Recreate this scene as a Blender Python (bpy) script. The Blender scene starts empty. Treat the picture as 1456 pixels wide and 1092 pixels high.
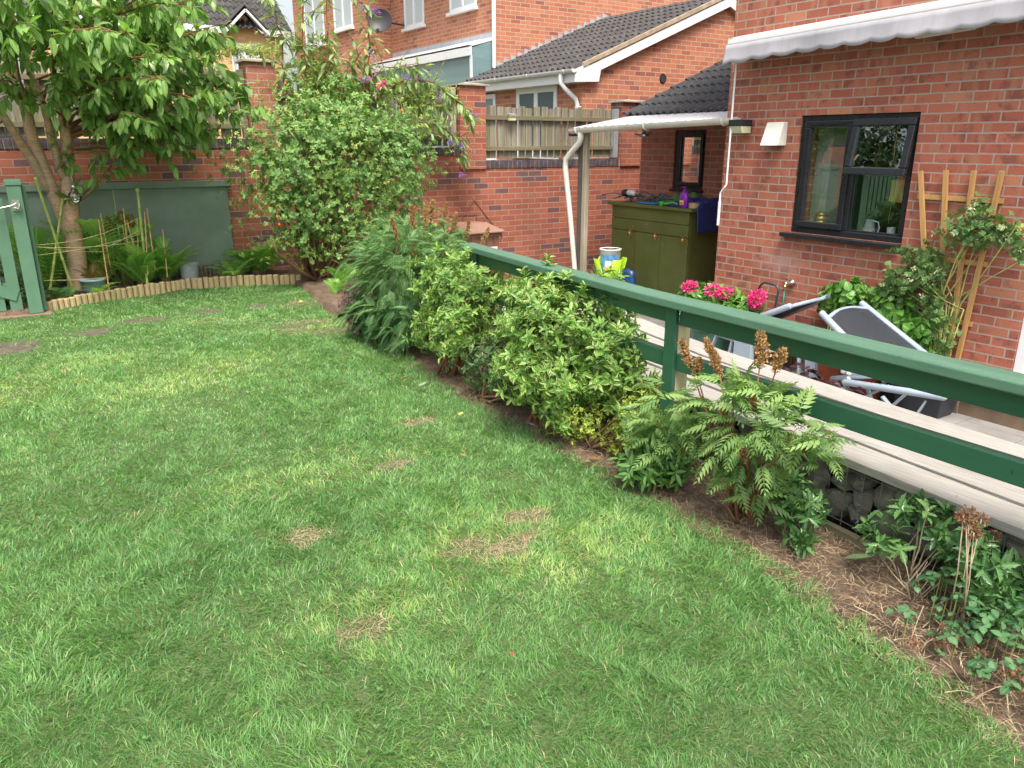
import bpy, math, random
import numpy as np
from mathutils import Vector, Matrix
R = math.radians
sc = bpy.context.scene
COL = sc.collection
rng = np.random.default_rng(7)
random.seed(11)

# ---------------------------------------------------------------- objects
def tag(o, label=None, cat=None, group=None, kind=None):
    if label: o['label'] = label
    if cat: o['category'] = cat
    if group: o['group'] = group
    if kind: o['kind'] = kind
    return o

def empty(name, loc, label, cat, group=None):
    o = bpy.data.objects.new(name, None)
    o.empty_display_size = 0.1
    o.location = loc
    COL.objects.link(o)
    return tag(o, label, cat, group)

def link(name, me, parent=None, m=None):
    o = bpy.data.objects.new(name, me)
    COL.objects.link(o)
    if m is not None: me.materials.append(m)
    if parent is not None:
        o.parent = parent
        if parent.type == 'EMPTY': o.matrix_parent_inverse = Matrix.Translation(-parent.location)
    return o

def copy_tree(o, parent=None):
    c = o.copy(); COL.objects.link(c)
    if parent is not None: c.parent = parent; c.matrix_parent_inverse = o.matrix_parent_inverse.copy()
    for ch in list(o.children):
        copy_tree(ch, c)
    return c

class MB:
    """collects shapes in world coordinates and links them as one mesh"""
    def __init__(s): s.v = []; s.f = []; s.uv = None
    def add(s, vs, fs):
        b = len(s.v); s.v += [tuple(v) for v in vs]; s.f += [tuple(i + b for i in f) for f in fs]; return s
    def box(s, x0, x1, y0, y1, z0, z1):
        return s.add([(x0,y0,z0),(x1,y0,z0),(x1,y1,z0),(x0,y1,z0),(x0,y0,z1),(x1,y0,z1),(x1,y1,z1),(x0,y1,z1)],
              [(0,3,2,1),(4,5,6,7),(0,1,5,4),(1,2,6,5),(2,3,7,6),(3,0,4,7)])
    def bar(s, p, q, w, h, up=(0,0,1)):
        p = Vector(p); q = Vector(q); d = (q-p).normalized(); up = Vector(up)
        a = d.cross(up)
        if a.length < 1e-4: a = d.cross(Vector((1,0,0)))
        a.normalize(); b = a.cross(d).normalized()
        a *= w/2; b *= h/2
        vs = [p-a-b, p+a-b, p+a+b, p-a+b, q-a-b, q+a-b, q+a+b, q-a+b]
        return s.add(vs, [(3,2,1,0),(4,5,6,7),(0,1,5,4),(1,2,6,5),(2,3,7,6),(3,0,4,7)])
    def tube(s, pts, r, n=8, cap=True):
        pts = [Vector(p) for p in pts]; rs = r if isinstance(r, (list, tuple)) else [r]*len(pts)
        b0 = len(s.v); prev = None
        for i, p in enumerate(pts):
            d = (pts[min(i+1, len(pts)-1)] - pts[max(i-1, 0)])
            if d.length < 1e-6: d = Vector((0,0,1))
            d.normalize()
            if prev is None:
                a = d.cross(Vector((0,0,1)))
                if a.length < 0.05: a = d.cross(Vector((1,0,0)))
            else: a = prev - d*prev.dot(d)
            a.normalize(); prev = a; c = d.cross(a)
            for k in range(n):
                t = 2*math.pi*k/n
                s.v.append(tuple(p + (a*math.cos(t)+c*math.sin(t))*rs[i]))
        for i in range(len(pts)-1):
            for k in range(n):
                k2 = (k+1) % n
                s.f.append((b0+i*n+k, b0+i*n+k2, b0+(i+1)*n+k2, b0+(i+1)*n+k))
        if cap:
            s.f.append(tuple(b0+k for k in reversed(range(n))))
            s.f.append(tuple(b0+(len(pts)-1)*n+k for k in range(n)))
        return s
    def lathe(s, c, prof, n=20, axis='z', caps=True):
        c = Vector(c); b0 = len(s.v)
        for (r, z) in prof:
            for k in range(n):
                t = 2*math.pi*k/n; a, b = r*math.cos(t), r*math.sin(t)
                v = (a, b, z) if axis == 'z' else ((z, a, b) if axis == 'x' else (a, z, b))
                s.v.append(tuple(c + Vector(v)))
        for i in range(len(prof)-1):
            for k in range(n):
                k2 = (k+1) % n
                s.f.append((b0+i*n+k, b0+i*n+k2, b0+(i+1)*n+k2, b0+(i+1)*n+k))
        if caps:
            s.f.append(tuple(b0+k for k in reversed(range(n))))
            s.f.append(tuple(b0+(len(prof)-1)*n+k for k in range(n)))
        return s
    def prism(s, poly, d):
        """poly: 3D points of one face, d: extrusion vector"""
        n = len(poly); d = Vector(d)
        vs = [Vector(p) for p in poly] + [Vector(p)+d for p in poly]
        return s.add(vs, [tuple(reversed(range(n))), tuple(range(n, 2*n))] + [(i, (i+1) % n, n+(i+1) % n, n+i) for i in range(n)])
    def build(s, name, m, parent=None, bevel=0, smooth=False, uvf=None):
        me = bpy.data.meshes.new(name)
        me.from_pydata(s.v, [], s.f)
        me.validate()
        me.update()
        uv = me.uv_layers.new(name='UVMap')
        co = np.empty(len(me.vertices)*3, 'f'); me.vertices.foreach_get('co', co); co = co.reshape(-1, 3)
        no = np.empty(len(me.polygons)*3, 'f'); me.polygons.foreach_get('normal', no); no = np.abs(no.reshape(-1, 3))
        tot = np.empty(len(me.polygons), 'i'); me.polygons.foreach_get('loop_total', tot)
        li = np.empty(len(me.loops), 'i'); me.loops.foreach_get('vertex_index', li)
        ax = np.repeat(np.argmax(no + np.array([0.001, 0.0005, 0]), 1), tot)
        c = co[li]
        u = np.where(ax == 0, c[:, 1], c[:, 0]); v = np.where(ax == 2, c[:, 1], c[:, 2])
        uvs = np.stack([u, v], 1).astype('f')
        if uvf is not None: uvs = uvf(c, ax, uvs).astype('f')
        uv.data.foreach_set('uv', uvs.ravel())
        if smooth: me.polygons.foreach_set('use_smooth', [True]*len(me.polygons))
        o = link(name, me, parent, m)
        if bevel:
            md = o.modifiers.new('b', 'BEVEL'); md.width = bevel; md.segments = 2; md.limit_method = 'ANGLE'; md.angle_limit = R(40)
        if smooth == 'auto':
            pass
        return o

def one(name, label, cat, mb, m, group=None, **k):
    return tag(mb.build(name, m, None, **k), label, cat, group)

# ---------------------------------------------------------------- noise in numpy
_lat = rng.random((64, 64)).astype('f')
def vnoise(x, y, s=1.0, o=0):
    x = np.asarray(x)*s + 13.7*o + 100; y = np.asarray(y)*s + 7.3*o + 100
    xi = np.floor(x).astype(int); yi = np.floor(y).astype(int); fx = x-xi; fy = y-yi
    fx = fx*fx*(3-2*fx); fy = fy*fy*(3-2*fy)
    g = lambda a, b: _lat[a % 64, b % 64]
    return (g(xi, yi)*(1-fx)+g(xi+1, yi)*fx)*(1-fy) + (g(xi, yi+1)*(1-fx)+g(xi+1, yi+1)*fx)*fy

# ---------------------------------------------------------------- materials
def srgb(h):
    if isinstance(h, str):
        c = [int(h[i:i+2], 16)/255 for i in (0, 2, 4)]
        return tuple(((v+0.055)/1.055)**2.4 if v > 0.04045 else v/12.92 for v in c) + (1,)
    return tuple(h)+(1,) if len(h) == 3 else tuple(h)

class NT:
    def __init__(s, name):
        s.m = bpy.data.materials.new(name); s.m.use_nodes = True
        s.t = s.m.node_tree; s.t.nodes.clear()
        s.out = s.n('ShaderNodeOutputMaterial'); s.b = s.n('ShaderNodeBsdfPrincipled')
        s.l(s.b.outputs[0], s.out.inputs[0])
    def n(s, typ, **k):
        nd = s.t.nodes.new(typ)
        for a, v in k.items(): setattr(nd, a, v)
        return nd
    def l(s, a, b): s.t.links.new(a, b)
    def set(s, nd, **k):
        for a, v in k.items():
            nd.inputs[a.replace('_', ' ')].default_value = v
        return nd
    def ramp(s, fac, stops, interp='LINEAR'):
        r = s.n('ShaderNodeValToRGB'); cr = r.color_ramp; cr.interpolation = interp
        while len(cr.elements) < len(stops): cr.elements.new(0.5)
        for e, (p, c) in zip(cr.elements, stops): e.position = p; e.color = srgb(c)
        s.l(fac, r.inputs[0]); return r.outputs[0]
    def noise(s, vec, scale, detail=4, rough=.55, dist=0):
        q = s.n('ShaderNodeTexNoise'); q.inputs['Scale'].default_value = scale; q.inputs['Detail'].default_value = detail
        q.inputs['Roughness'].default_value = rough; q.inputs['Distortion'].default_value = dist
        if vec is not None: s.l(vec, q.inputs['Vector'])
        return q.outputs['Fac']
    def mix(s, fac, a, b, typ='MIX'):
        q = s.n('ShaderNodeMix', data_type='RGBA', blend_type=typ)
        for v, i in ((fac, 0), (a, 6), (b, 7)):
            if isinstance(v, (int, float)) and i == 0: q.inputs[0].default_value = v
            elif isinstance(v, (tuple, list, str)): q.inputs[i].default_value = srgb(v)
            else: s.l(v, q.inputs[i])
        return q.outputs[2]
    def math(s, op, a, b=None, clamp=False):
        q = s.n('ShaderNodeMath', operation=op); q.use_clamp = clamp
        for i, v in enumerate((a, b)):
            if v is None: continue
            if isinstance(v, (int, float)): q.inputs[i].default_value = v
            else: s.l(v, q.inputs[i])
        return q.outputs[0]
    def bump(s, h, strength=.3, dist=.01, prev=None):
        q = s.n('ShaderNodeBump'); q.inputs['Strength'].default_value = strength; q.inputs['Distance'].default_value = dist
        s.l(h, q.inputs['Height'])
        if prev is not None: s.l(prev, q.inputs['Normal'])
        return q.outputs[0]
    def coord(s, kind='Object'):
        q = s.n('ShaderNodeTexCoord'); return q.outputs[kind]
    def mapping(s, vec, scale=(1,1,1), loc=(0,0,0), rot=(0,0,0)):
        q = s.n('ShaderNodeMapping'); s.l(vec, q.inputs[0])
        q.inputs['Scale'].default_value = scale; q.inputs['Location'].default_value = loc; q.inputs['Rotation'].default_value = rot
        return q.outputs[0]
    def color(s, c):
        if isinstance(c, (tuple, list, str)): s.b.inputs['Base Color'].default_value = srgb(c)
        else: s.l(c, s.b.inputs['Base Color'])
    def rough(s, r):
        if isinstance(r, (int, float)): s.b.inputs['Roughness'].default_value = r
        else: s.l(r, s.b.inputs['Roughness'])
    def normal(s, n): s.l(n, s.b.inputs['Normal'])

def plain(name, c, rough=.5, metal=0, var=.12, scale=6, bump=.0, bscale=60, dirt=None, dirtamt=.5, stretch=(1,1,1)):
    """a colour with soft wear, fine bump and optional dirt patches"""
    t = NT(name); v = t.mapping(t.coord(), stretch); c = srgb(c)
    n1 = t.noise(v, scale, 5)
    dark = tuple(x*(1-var) for x in c[:3]); light = tuple(min(1, x*(1+var)) for x in c[:3])
    col = t.ramp(n1, [(.3, dark), (.7, light)])
    if dirt:
        f = t.ramp(t.noise(v, scale*1.7, 8, .7), [(.48, (0,0,0)), (.72, (dirtamt,)*3)])
        col = t.mix(f, col, dirt)
    t.color(col); t.b.inputs['Metallic'].default_value = metal
    t.rough(t.math('ADD', t.math('MULTIPLY', n1, .15), rough-.07))
    if bump: t.normal(t.bump(t.noise(v, bscale, 4), bump, .004))
    return t.m

def brick_mat(name, stops, mortar, smudge=.5, bump=.55, grime=0.25, rowoff=.0, uoff=0, pit=False, wear=None):
    t = NT(name)
    uvn = t.coord('UV')
    uv = t.mapping(uvn, (1,1,1), (uoff, rowoff, 0))
    wob = t.n('ShaderNodeTexNoise'); wob.inputs['Scale'].default_value = 14; wob.inputs['Detail'].default_value = 3; t.l(uv, wob.inputs['Vector'])
    off = t.n('ShaderNodeVectorMath', operation='MULTIPLY_ADD'); t.l(wob.outputs['Color'], off.inputs[0])
    off.inputs[1].default_value = (.007, .007, 0); t.l(uv, off.inputs[2])
    def br(msize, smooth):
        q = t.n('ShaderNodeTexBrick'); t.l(off.outputs[0], q.inputs['Vector'])
        q.inputs['Scale'].default_value = 1; q.inputs['Brick Width'].default_value = .225; q.inputs['Row Height'].default_value = .075
        q.inputs['Mortar Size'].default_value = msize; q.inputs['Mortar Smooth'].default_value = smooth
        q.inputs['Color1'].default_value = (0,0,0,1); q.inputs['Color2'].default_value = (1,1,1,1); q.inputs['Mortar'].default_value = (.5,.5,.5,1)
        return q
    q = br(.0058, .12)
    col = t.ramp(q.outputs['Color'], stops, 'LINEAR')
    # burnt smudges and buff kisses inside the bricks
    sh = t.n('ShaderNodeVectorMath', operation='MULTIPLY_ADD'); t.l(q.outputs['Color'], sh.inputs[0]); sh.inputs[1].default_value = (37, 19, 11); t.l(uv, sh.inputs[2]); uvb = sh.outputs[0]
    f = t.ramp(t.noise(t.mapping(uvb, (1, .9, 1)), 9, 3, .6), [(.53, (0,0,0)), (.66, (smudge,)*3)])
    col = t.mix(f, col, (.10, .042, .045))
    f2 = t.ramp(t.noise(t.mapping(uvb, (1, .15, 1), (5, 3, 0)), 11, 2, .5), [(.56, (0,0,0)), (.66, (smudge*.9,)*3)])
    col = t.mix(f2, col, (.40, .20, .125))
    fine = t.noise(uv, 90, 5, .7)
    col = t.mix(.55, col, t.ramp(fine, [(.3, (.35,.35,.35)), (.7, (.72,.72,.72))]), 'OVERLAY')
    if pit:
        pf = t.ramp(t.noise(uv, 55, 3, .6), [(.62, (0,0,0)), (.66, (.9,.9,.9))])
        pf2 = t.ramp(t.noise(uv, 3, 2), [(.45, (0,0,0)), (.6, (1,1,1))])
        col = t.mix(t.math('MULTIPLY', pf, pf2), col, (.02,.015,.012))
    mcol = t.mix(t.noise(uv, 25, 4), mortar, tuple(x*.55 for x in srgb(mortar)[:3]))
    col = t.mix(q.outputs['Fac'], col, mcol)
    if grime:
        g = t.ramp(t.noise(t.mapping(uv, (1, .6, 1)), 1.3, 6, .6), [(.42, (0,0,0)), (.75, (grime,)*3)])
        col = t.mix(g, col, (.06, .045, .035))
    if wear:
        for (cx, cy, rx, ry, am) in wear:
            mp = t.mapping(uv, (1/rx, 1/ry, 0), (-cx/rx, -cy/ry, 0))
            ln = t.n('ShaderNodeVectorMath', operation='LENGTH'); t.l(mp, ln.inputs[0])
            w = t.math('SUBTRACT', 1, ln.outputs['Value'], True)
            w = t.math('MULTIPLY', t.math('MULTIPLY', w, am), t.noise(uv, 14, 5, .7), True)
            col = t.mix(w, col, (.55,.45,.45))
    t.color(col); t.rough(.85)
    h = t.math('SUBTRACT', 1, q.outputs['Fac'])
    b = t.bump(h, bump, .006); b = t.bump(fine, .35, .003, b)
    t.normal(b)
    return t.m

def wood_mat(name, c1, c2, axis='y', rough=.7, stripe=1.0, bump=.25, green=None, ga=.5):
    t = NT(name); v = t.coord()
    sc_ = {'x': (.8, 18, 18), 'y': (18, .8, 18), 'z': (18, 18, .8)}[axis]
    m = t.mapping(v, sc_)
    n = t.noise(m, 2.2*stripe, 6, .65, .4)
    big = t.noise(v, 1.7, 3)
    col = t.ramp(n, [(.3, c1), (.7, c2)])
    col = t.mix(.35, col, t.ramp(big, [(.3, (.3,.3,.3)), (.7, (.7,.7,.7))]), 'OVERLAY')
    if green:
        f = t.ramp(t.noise(v, 3.1, 6, .7), [(.45, (0,0,0)), (.68, (ga,)*3)])
        col = t.mix(f, col, green)
    t.color(col); t.rough(rough)
    t.normal(t.bump(n, bump, .004))
    return t.m

def leaf_mat(name, dark, light, rough=.42, trans=.25, edge=None, edge_at=.55, vein=True, yellow=None):
    """leaf colour varies from leaf to leaf by the stored 'rnd'; 'lx' runs from midrib to margin"""
    t = NT(name)
    a = t.n('ShaderNodeAttribute', attribute_name='rnd'); x = t.n('ShaderNodeAttribute', attribute_name='lx')
    stops = [(0, dark), (.85, light)]
    if yellow: stops = [(0, dark), (.8, light), (.93, light), (.97, yellow)]
    col = t.ramp(a.outputs['Fac'], stops)
    if vein:
        f = t.ramp(x.outputs['Fac'], [(0, (.45,.45,.45)), (.22, (0,0,0))])
        col = t.mix(f, col, tuple(min(1, v*1.7+.01) for v in srgb(light)[:3]))
    if edge:
        nz = t.noise(t.coord(), 45, 2)
        r2 = t.math('FRACT', t.math('MULTIPLY', a.outputs['Fac'], 7.31))
        th = t.math('ADD', t.math('MULTIPLY', nz, .5), t.math('MULTIPLY', r2, .5))
        s_ = t.math('ADD', x.outputs['Fac'], t.math('SUBTRACT', th, .5))
        f = t.ramp(s_, [(edge_at, (0,0,0)), (edge_at+.08, (1,1,1))])
        col = t.mix(f, col, edge)
    t.color(col); t.rough(rough); t.b.inputs['Specular IOR Level'].default_value = .4
    if trans:
        tr = t.n('ShaderNodeBsdfTranslucent')
        tc = t.mix(.6, col, (.55, .7, .12), 'MULTIPLY'); tc2 = t.mix(.5, col, tc)
        t.l(t.mix(1.0, tc2, (1.6, 1.7, 1.0), 'MULTIPLY'), tr.inputs[0])
        mx = t.n('ShaderNodeMixShader'); mx.inputs[0].default_value = trans
        t.l(t.b.outputs[0], mx.inputs[1]); t.l(tr.outputs[0], mx.inputs[2]); t.l(mx.outputs[0], t.out.inputs[0])
    return t.m

M = {}
# walls
M['house_brick'] = brick_mat('house_brick', [(0,(.30,.088,.056)),(.3,(.40,.122,.074)),(.6,(.43,.138,.084)),(.82,(.35,.100,.062)),(1,(.47,.195,.112))],
                             (.50,.41,.34), smudge=.55, grime=.12, wear=[(4.85,.38,.32,.16,.7)])
M['garden_brick'] = brick_mat('garden_brick', [(0,(.30,.082,.050)),(.5,(.40,.122,.072)),(.80,(.31,.085,.052)),(.86,(.17,.075,.075)),(1,(.13,.065,.075))],
                             (.46,.34,.26), smudge=.12, grime=.35, bump=.8, pit=True)
M['pink_brick'] = brick_mat('pink_brick', [(0,(.36,.12,.08)),(.5,(.43,.16,.11)),(1,(.33,.10,.07))], (.5,.38,.32), smudge=.3, grime=.1)
M['neighbour_brick'] = brick_mat('neighbour_brick', [(0,(.38,.13,.07)),(.5,(.52,.2,.105)),(.85,(.45,.165,.09)),(1,(.27,.09,.07))], (.6,.47,.36), smudge=.15, grime=.05, bump=.3)
M['yellow_brick'] = brick_mat('yellow_brick', [(0,(.6,.38,.17)),(1,(.75,.5,.24))], (.7,.55,.36), smudge=.1, grime=.05, bump=.2)
M['blue_brick'] = plain('blue_brick', (.07,.058,.075), .6, var=.5, scale=9, bump=.4, dirt=(.17,.10,.09), dirtamt=.6)
M['plinth'] = plain('plinth_stone', (.22,.15,.10), .85, var=.3, scale=5, bump=.6, bscale=40, dirt=(.14,.10,.08), dirtamt=.6)
M['pier_cap'] = plain('pier_cap', (.42,.37,.3), .9, var=.25, scale=8, bump=.5, dirt=(.16,.13,.1), dirtamt=.7)
# timber
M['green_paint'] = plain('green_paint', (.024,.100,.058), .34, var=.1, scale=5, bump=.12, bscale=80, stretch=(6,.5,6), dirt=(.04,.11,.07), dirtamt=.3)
for k_ in ('green_paint',):
    b_ = M[k_].node_tree.nodes['Principled BSDF']; b_.inputs['Specular IOR Level'].default_value = .6
M['green_top'] = plain('skylit_green_paint', (.085,.185,.125), .5, var=.14, scale=4, bump=.15, bscale=70, stretch=(6,.6,6), dirt=(.12,.22,.16), dirtamt=.5)  # handrail green, lightened in colour for the skylight on its top
def specks(m, c, th=.70, sc_=55):
    nt = m.node_tree; b_ = nt.nodes['Principled BSDF']; src = b_.inputs['Base Color'].links[0].from_socket
    n_ = nt.nodes.new('ShaderNodeTexNoise'); n_.inputs['Scale'].default_value = sc_; n_.inputs['Detail'].default_value = 3; co_ = nt.nodes.new('ShaderNodeTexCoord'); nt.links.new(co_.outputs['Object'], n_.inputs['Vector'])
    r_ = nt.nodes.new('ShaderNodeValToRGB'); r_.color_ramp.elements[0].position = th; r_.color_ramp.elements[1].position = th+.03; nt.links.new(n_.outputs['Fac'], r_.inputs[0])
    mx = nt.nodes.new('ShaderNodeMix'); mx.data_type = 'RGBA'; nt.links.new(r_.outputs[0], mx.inputs[0]); nt.links.new(src, mx.inputs[6]); mx.inputs[7].default_value = srgb(c); nt.links.new(mx.outputs[2], b_.inputs['Base Color'])
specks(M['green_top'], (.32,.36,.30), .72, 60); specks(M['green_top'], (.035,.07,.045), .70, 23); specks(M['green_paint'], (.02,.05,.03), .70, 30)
M['green_gate'] = plain('green_gate_paint', (.10,.21,.135), .5, var=.14, scale=4, bump=.15, bscale=50, dirt=(.12,.2,.12), dirtamt=.35)
M['green_board'] = plain('green_board_paint', (.16,.225,.175), .5, var=.18, scale=2.5, bump=.2, bscale=30, dirt=(.12,.15,.09), dirtamt=.5)
M['olive_paint'] = plain('olive_paint', (.095,.108,.027), .42, var=.12, scale=3, bump=.12, dirt=(.16,.17,.07), dirtamt=.35)
M['deck'] = wood_mat('weathered_deck', (.26,.25,.225), (.45,.43,.40), 'y', .8, 3.0, .45)
M['fence'] = wood_mat('old_fence', (.10,.085,.06), (.36,.33,.265), 'z', .85, .55, .5, green=(.20,.21,.09), ga=.6)
M['fence_rail'] = wood_mat('old_fence_rail', (.13,.11,.07), (.25,.22,.14), 'x', .85, 1, .4, green=(.13,.14,.05), ga=.6)
M['post_pale'] = wood_mat('treated_post', (.36,.38,.20), (.5,.5,.29), 'z', .7, 1, .25)
M['post_old'] = wood_mat('porch_post_wood', (.26,.22,.16), (.45,.39,.30), 'z', .8, 1, .3)
M['post_dark'] = wood_mat('porch_post_dark', (.05,.045,.04), (.14,.12,.10), 'z', .8, 1, .3)
M['trellis'] = wood_mat('trellis_wood', (.42,.22,.07), (.58,.34,.13), 'z', .65, 1, .2)
M['log'] = wood_mat('log_roll_wood', (.34,.26,.13), (.55,.43,.24), 'z', .8, 1, .3, green=(.2,.2,.08), ga=.4)
M['cane'] = plain('bamboo_cane', (.55,.34,.17), .5, var=.2, scale=20)
M['green_cane'] = plain('green_cane', (.36,.45,.12), .4, var=.15, scale=15)
M['edge_board'] = wood_mat('edge_board', (.10,.09,.07), (.22,.19,.15), 'y', .85, 1, .3)
M['string'] = plain('garden_string', (.5,.47,.22), .8)
specks(M['green_board'], (.30,.33,.26), .76, 11); specks(M['olive_paint'], (.25,.27,.2), .73, 9)
# plastics, metal, paint
M['white_upvc'] = plain('white_upvc', (.78,.79,.80), .35, var=.03, scale=3)
M['old_white'] = plain('old_white_plastic', (.68,.67,.60), .4, var=.08, scale=3, dirt=(.4,.38,.30), dirtamt=.4)
M['black_frame'] = plain('black_window_frame', (.018,.02,.024), .28, var=.1)
M['gutter_black'] = plain('black_plastic', (.02,.021,.024), .4)
M['canopy'] = plain('canopy_sheet', (.58,.58,.61), .4, var=.08, scale=4, dirt=(.35,.34,.33), dirtamt=.35)
M['awning_metal'] = plain('awning_cassette', (.66,.66,.67), .3, var=.03)
M['awning_cloth'] = plain('awning_cloth', (.40,.39,.43), .8, var=.09, scale=4, bump=.1, bscale=400, stretch=(1,3,.4), dirt=(.33,.33,.35), dirtamt=.5)
M['vent'] = plain('vent_cover', (.80,.79,.72), .4, var=.04)
M['chair_white'] = plain('chair_tube_paint', (.34,.41,.49), .35, var=.06)
M['sling'] = plain('chair_sling', (.030,.034,.045), .6, var=.2, scale=30, bump=.2, bscale=500)
M['tile_dark'] = plain('roof_tile_dark', (.040,.041,.046), .7, var=.35, scale=7, bump=.5, dirt=(.14,.13,.12), dirtamt=.5)
M['tile_brown'] = plain('roof_tile_brown', (.052,.05,.052), .8, var=.3, scale=4, bump=.4, dirt=(.19,.15,.13), dirtamt=.5)
M['lead'] = plain('lead_flashing', (.42,.45,.5), .45, var=.15, scale=5, metal=.1)
M['mortar_verge'] = plain('verge_mortar', (.40,.31,.22), .9, var=.25, scale=9, bump=.4)
M['dish'] = plain('dish_grey', (.06,.055,.06), .45, var=.15)
M['chrome'] = plain('tap_metal', (.55,.54,.52), .25, metal=.9)
M['brass'] = plain('brass', (.55,.36,.12), .3, metal=.85)
M['bin_brown'] = plain('bin_brown_plastic', (.22,.11,.07), .5, var=.1, dirt=(.28,.17,.12), dirtamt=.4)
M['bin_lid'] = plain('bin_lid_plastic', (.27,.15,.11), .55, var=.12, dirt=(.36,.24,.2), dirtamt=.5)
M['paper'] = plain('paper_label', (.8,.78,.8), .6, var=.03)
M['ink'] = plain('label_ink', (.03,.09,.09), .6)
M['white_plastic'] = plain('white_plastic', (.74,.76,.77), .35, var=.05)
M['lime'] = plain('lime_plastic', (.42,.72,.03), .35, var=.06)
M['blue_print'] = plain('blue_print', (.12,.32,.62), .4, var=.5, scale=14)
M['blue_bag'] = plain('navy_bag', (.015,.05,.15), .35, var=.4, scale=12, bump=.5, bscale=25)
M['blue_tarp'] = plain('blue_tarp', (.02,.035,.16), .45, var=.3, scale=12, bump=.4, bscale=30)
M['green_cloth'] = plain('green_cloth', (.09,.15,.06), .8, var=.3, scale=14, bump=.4, bscale=40)
M['purple'] = plain('purple_bottle_plastic', (.23,.02,.42), .3, var=.06)
M['yellow'] = plain('yellow_print', (.75,.5,.05), .5, var=.4, scale=60)
M['teal_net'] = plain('teal_net', (.05,.11,.13), .8, var=.5, scale=30)
M['blue_plastic'] = plain('blue_plastic', (.03,.22,.55), .4)
M['tan'] = plain('tan_wood', (.42,.28,.17), .7)
M['green_plastic'] = plain('green_plastic', (.08,.45,.05), .4)
M['black_plastic'] = plain('black_crate_plastic', (.03,.033,.042), .5, var=.15)
M['terracotta'] = plain('terracotta', (.42,.10,.045), .8, var=.15, dirt=(.2,.06,.03), dirtamt=.5)
M['pot_green'] = plain('glazed_green_pot', (.05,.14,.10), .25, var=.1)
M['pot_grey'] = plain('grey_pot', (.27,.30,.32), .6, var=.15, dirt=(.15,.15,.14), dirtamt=.4)
M['pot_white'] = plain('white_pot', (.55,.58,.62), .4, var=.06)
M['slate'] = plain('slate_dark', (.06,.065,.065), .7, var=.3)
M['navy_tube'] = plain('navy_tube', (.03,.045,.075), .35)
M['hose'] = plain('hose_green', (.02,.14,.10), .4)
M['statue'] = plain('white_ornament', (.7,.7,.68), .6)
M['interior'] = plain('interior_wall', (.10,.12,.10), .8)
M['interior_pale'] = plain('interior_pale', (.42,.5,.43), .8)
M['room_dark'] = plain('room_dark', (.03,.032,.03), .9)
M['conserv'] = plain('conservatory_glass_blind', (.17,.27,.28), .35, var=.12, scale=2, stretch=(1,.2,6))
M['bark_cherry'] = wood_mat('cherry_bark', (.24,.14,.085), (.62,.41,.25), 'x', .6, 1.6, .6, green=(.34,.31,.26), ga=.6)
M['stem_brown'] = plain('stem_brown', (.17,.10,.055), .75, var=.3, scale=20)
M['stem_red'] = plain('stem_redbrown', (.26,.12,.055), .7, var=.3, scale=20)
M['stem_green'] = plain('stem_green', (.30,.34,.10), .6, var=.2, scale=20)
M['twig_pale'] = plain('twig_pale', (.40,.32,.22), .8, var=.3, scale=20)
M['plume'] = plain('plume_brown', (.34,.19,.075), .9, var=.35, scale=60)
M['seedhead'] = plain('seedhead_brown', (.20,.10,.055), .9, var=.4, scale=60)
M['pink'] = plain('pink_petals', (.80,.06,.28), .6, var=.25, scale=40)
M['violet'] = plain('violet_petals', (.30,.10,.52), .7, var=.3, scale=60)
M['lilac'] = plain('lilac_petals', (.62,.56,.8), .6)
M['hip'] = plain('rose_hip', (.75,.13,.02), .35, var=.2, scale=30)
M['stone'] = plain('gabion_stone', (.20,.20,.16), .85, var=.5, scale=6, bump=1.0, bscale=22, dirt=(.15,.12,.085), dirtamt=.6)
M['wire'] = plain('galvanised_wire', (.22,.24,.26), .45, metal=.6)
M['slab'] = plain('paving_slab', (.26,.25,.24), .85, var=.16, scale=3, bump=.3, bscale=60, dirt=(.15,.14,.125), dirtamt=.5)

def glass(name, tint=(.9,.95,.93), rough=0.0, alpha_mix=.82):
    t = NT(name)
    tr = t.n('ShaderNodeBsdfTransparent'); tr.inputs[0].default_value = srgb(tint)
    gl = t.n('ShaderNodeBsdfGlossy'); gl.inputs['Roughness'].default_value = rough; gl.inputs[0].default_value = (.95,1,.97,1)
    fr = t.n('ShaderNodeFresnel'); fr.inputs[0].default_value = 1.52
    f = t.math('ADD', t.math('MULTIPLY', fr.outputs[0], 1.6), .10 if alpha_mix < .9 else .02, True)
    mx = t.n('ShaderNodeMixShader'); t.l(f, mx.inputs[0]); t.l(tr.outputs[0], mx.inputs[1]); t.l(gl.outputs[0], mx.inputs[2])
    t.l(mx.outputs[0], t.out.inputs[0]); return t.m
M['glass'] = glass('window_glass')
M['clear_glass'] = glass('clear_glass', (.97,.97,.97), 0, .95)
t = NT('far_window_glass'); t.color((.55,.62,.64)); t.rough(.12); M['far_glass'] = t.m
t = NT('neighbour_window_glass'); t.color((.10,.14,.14)); t.rough(.08); M['dark_glass'] = t.m
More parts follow.
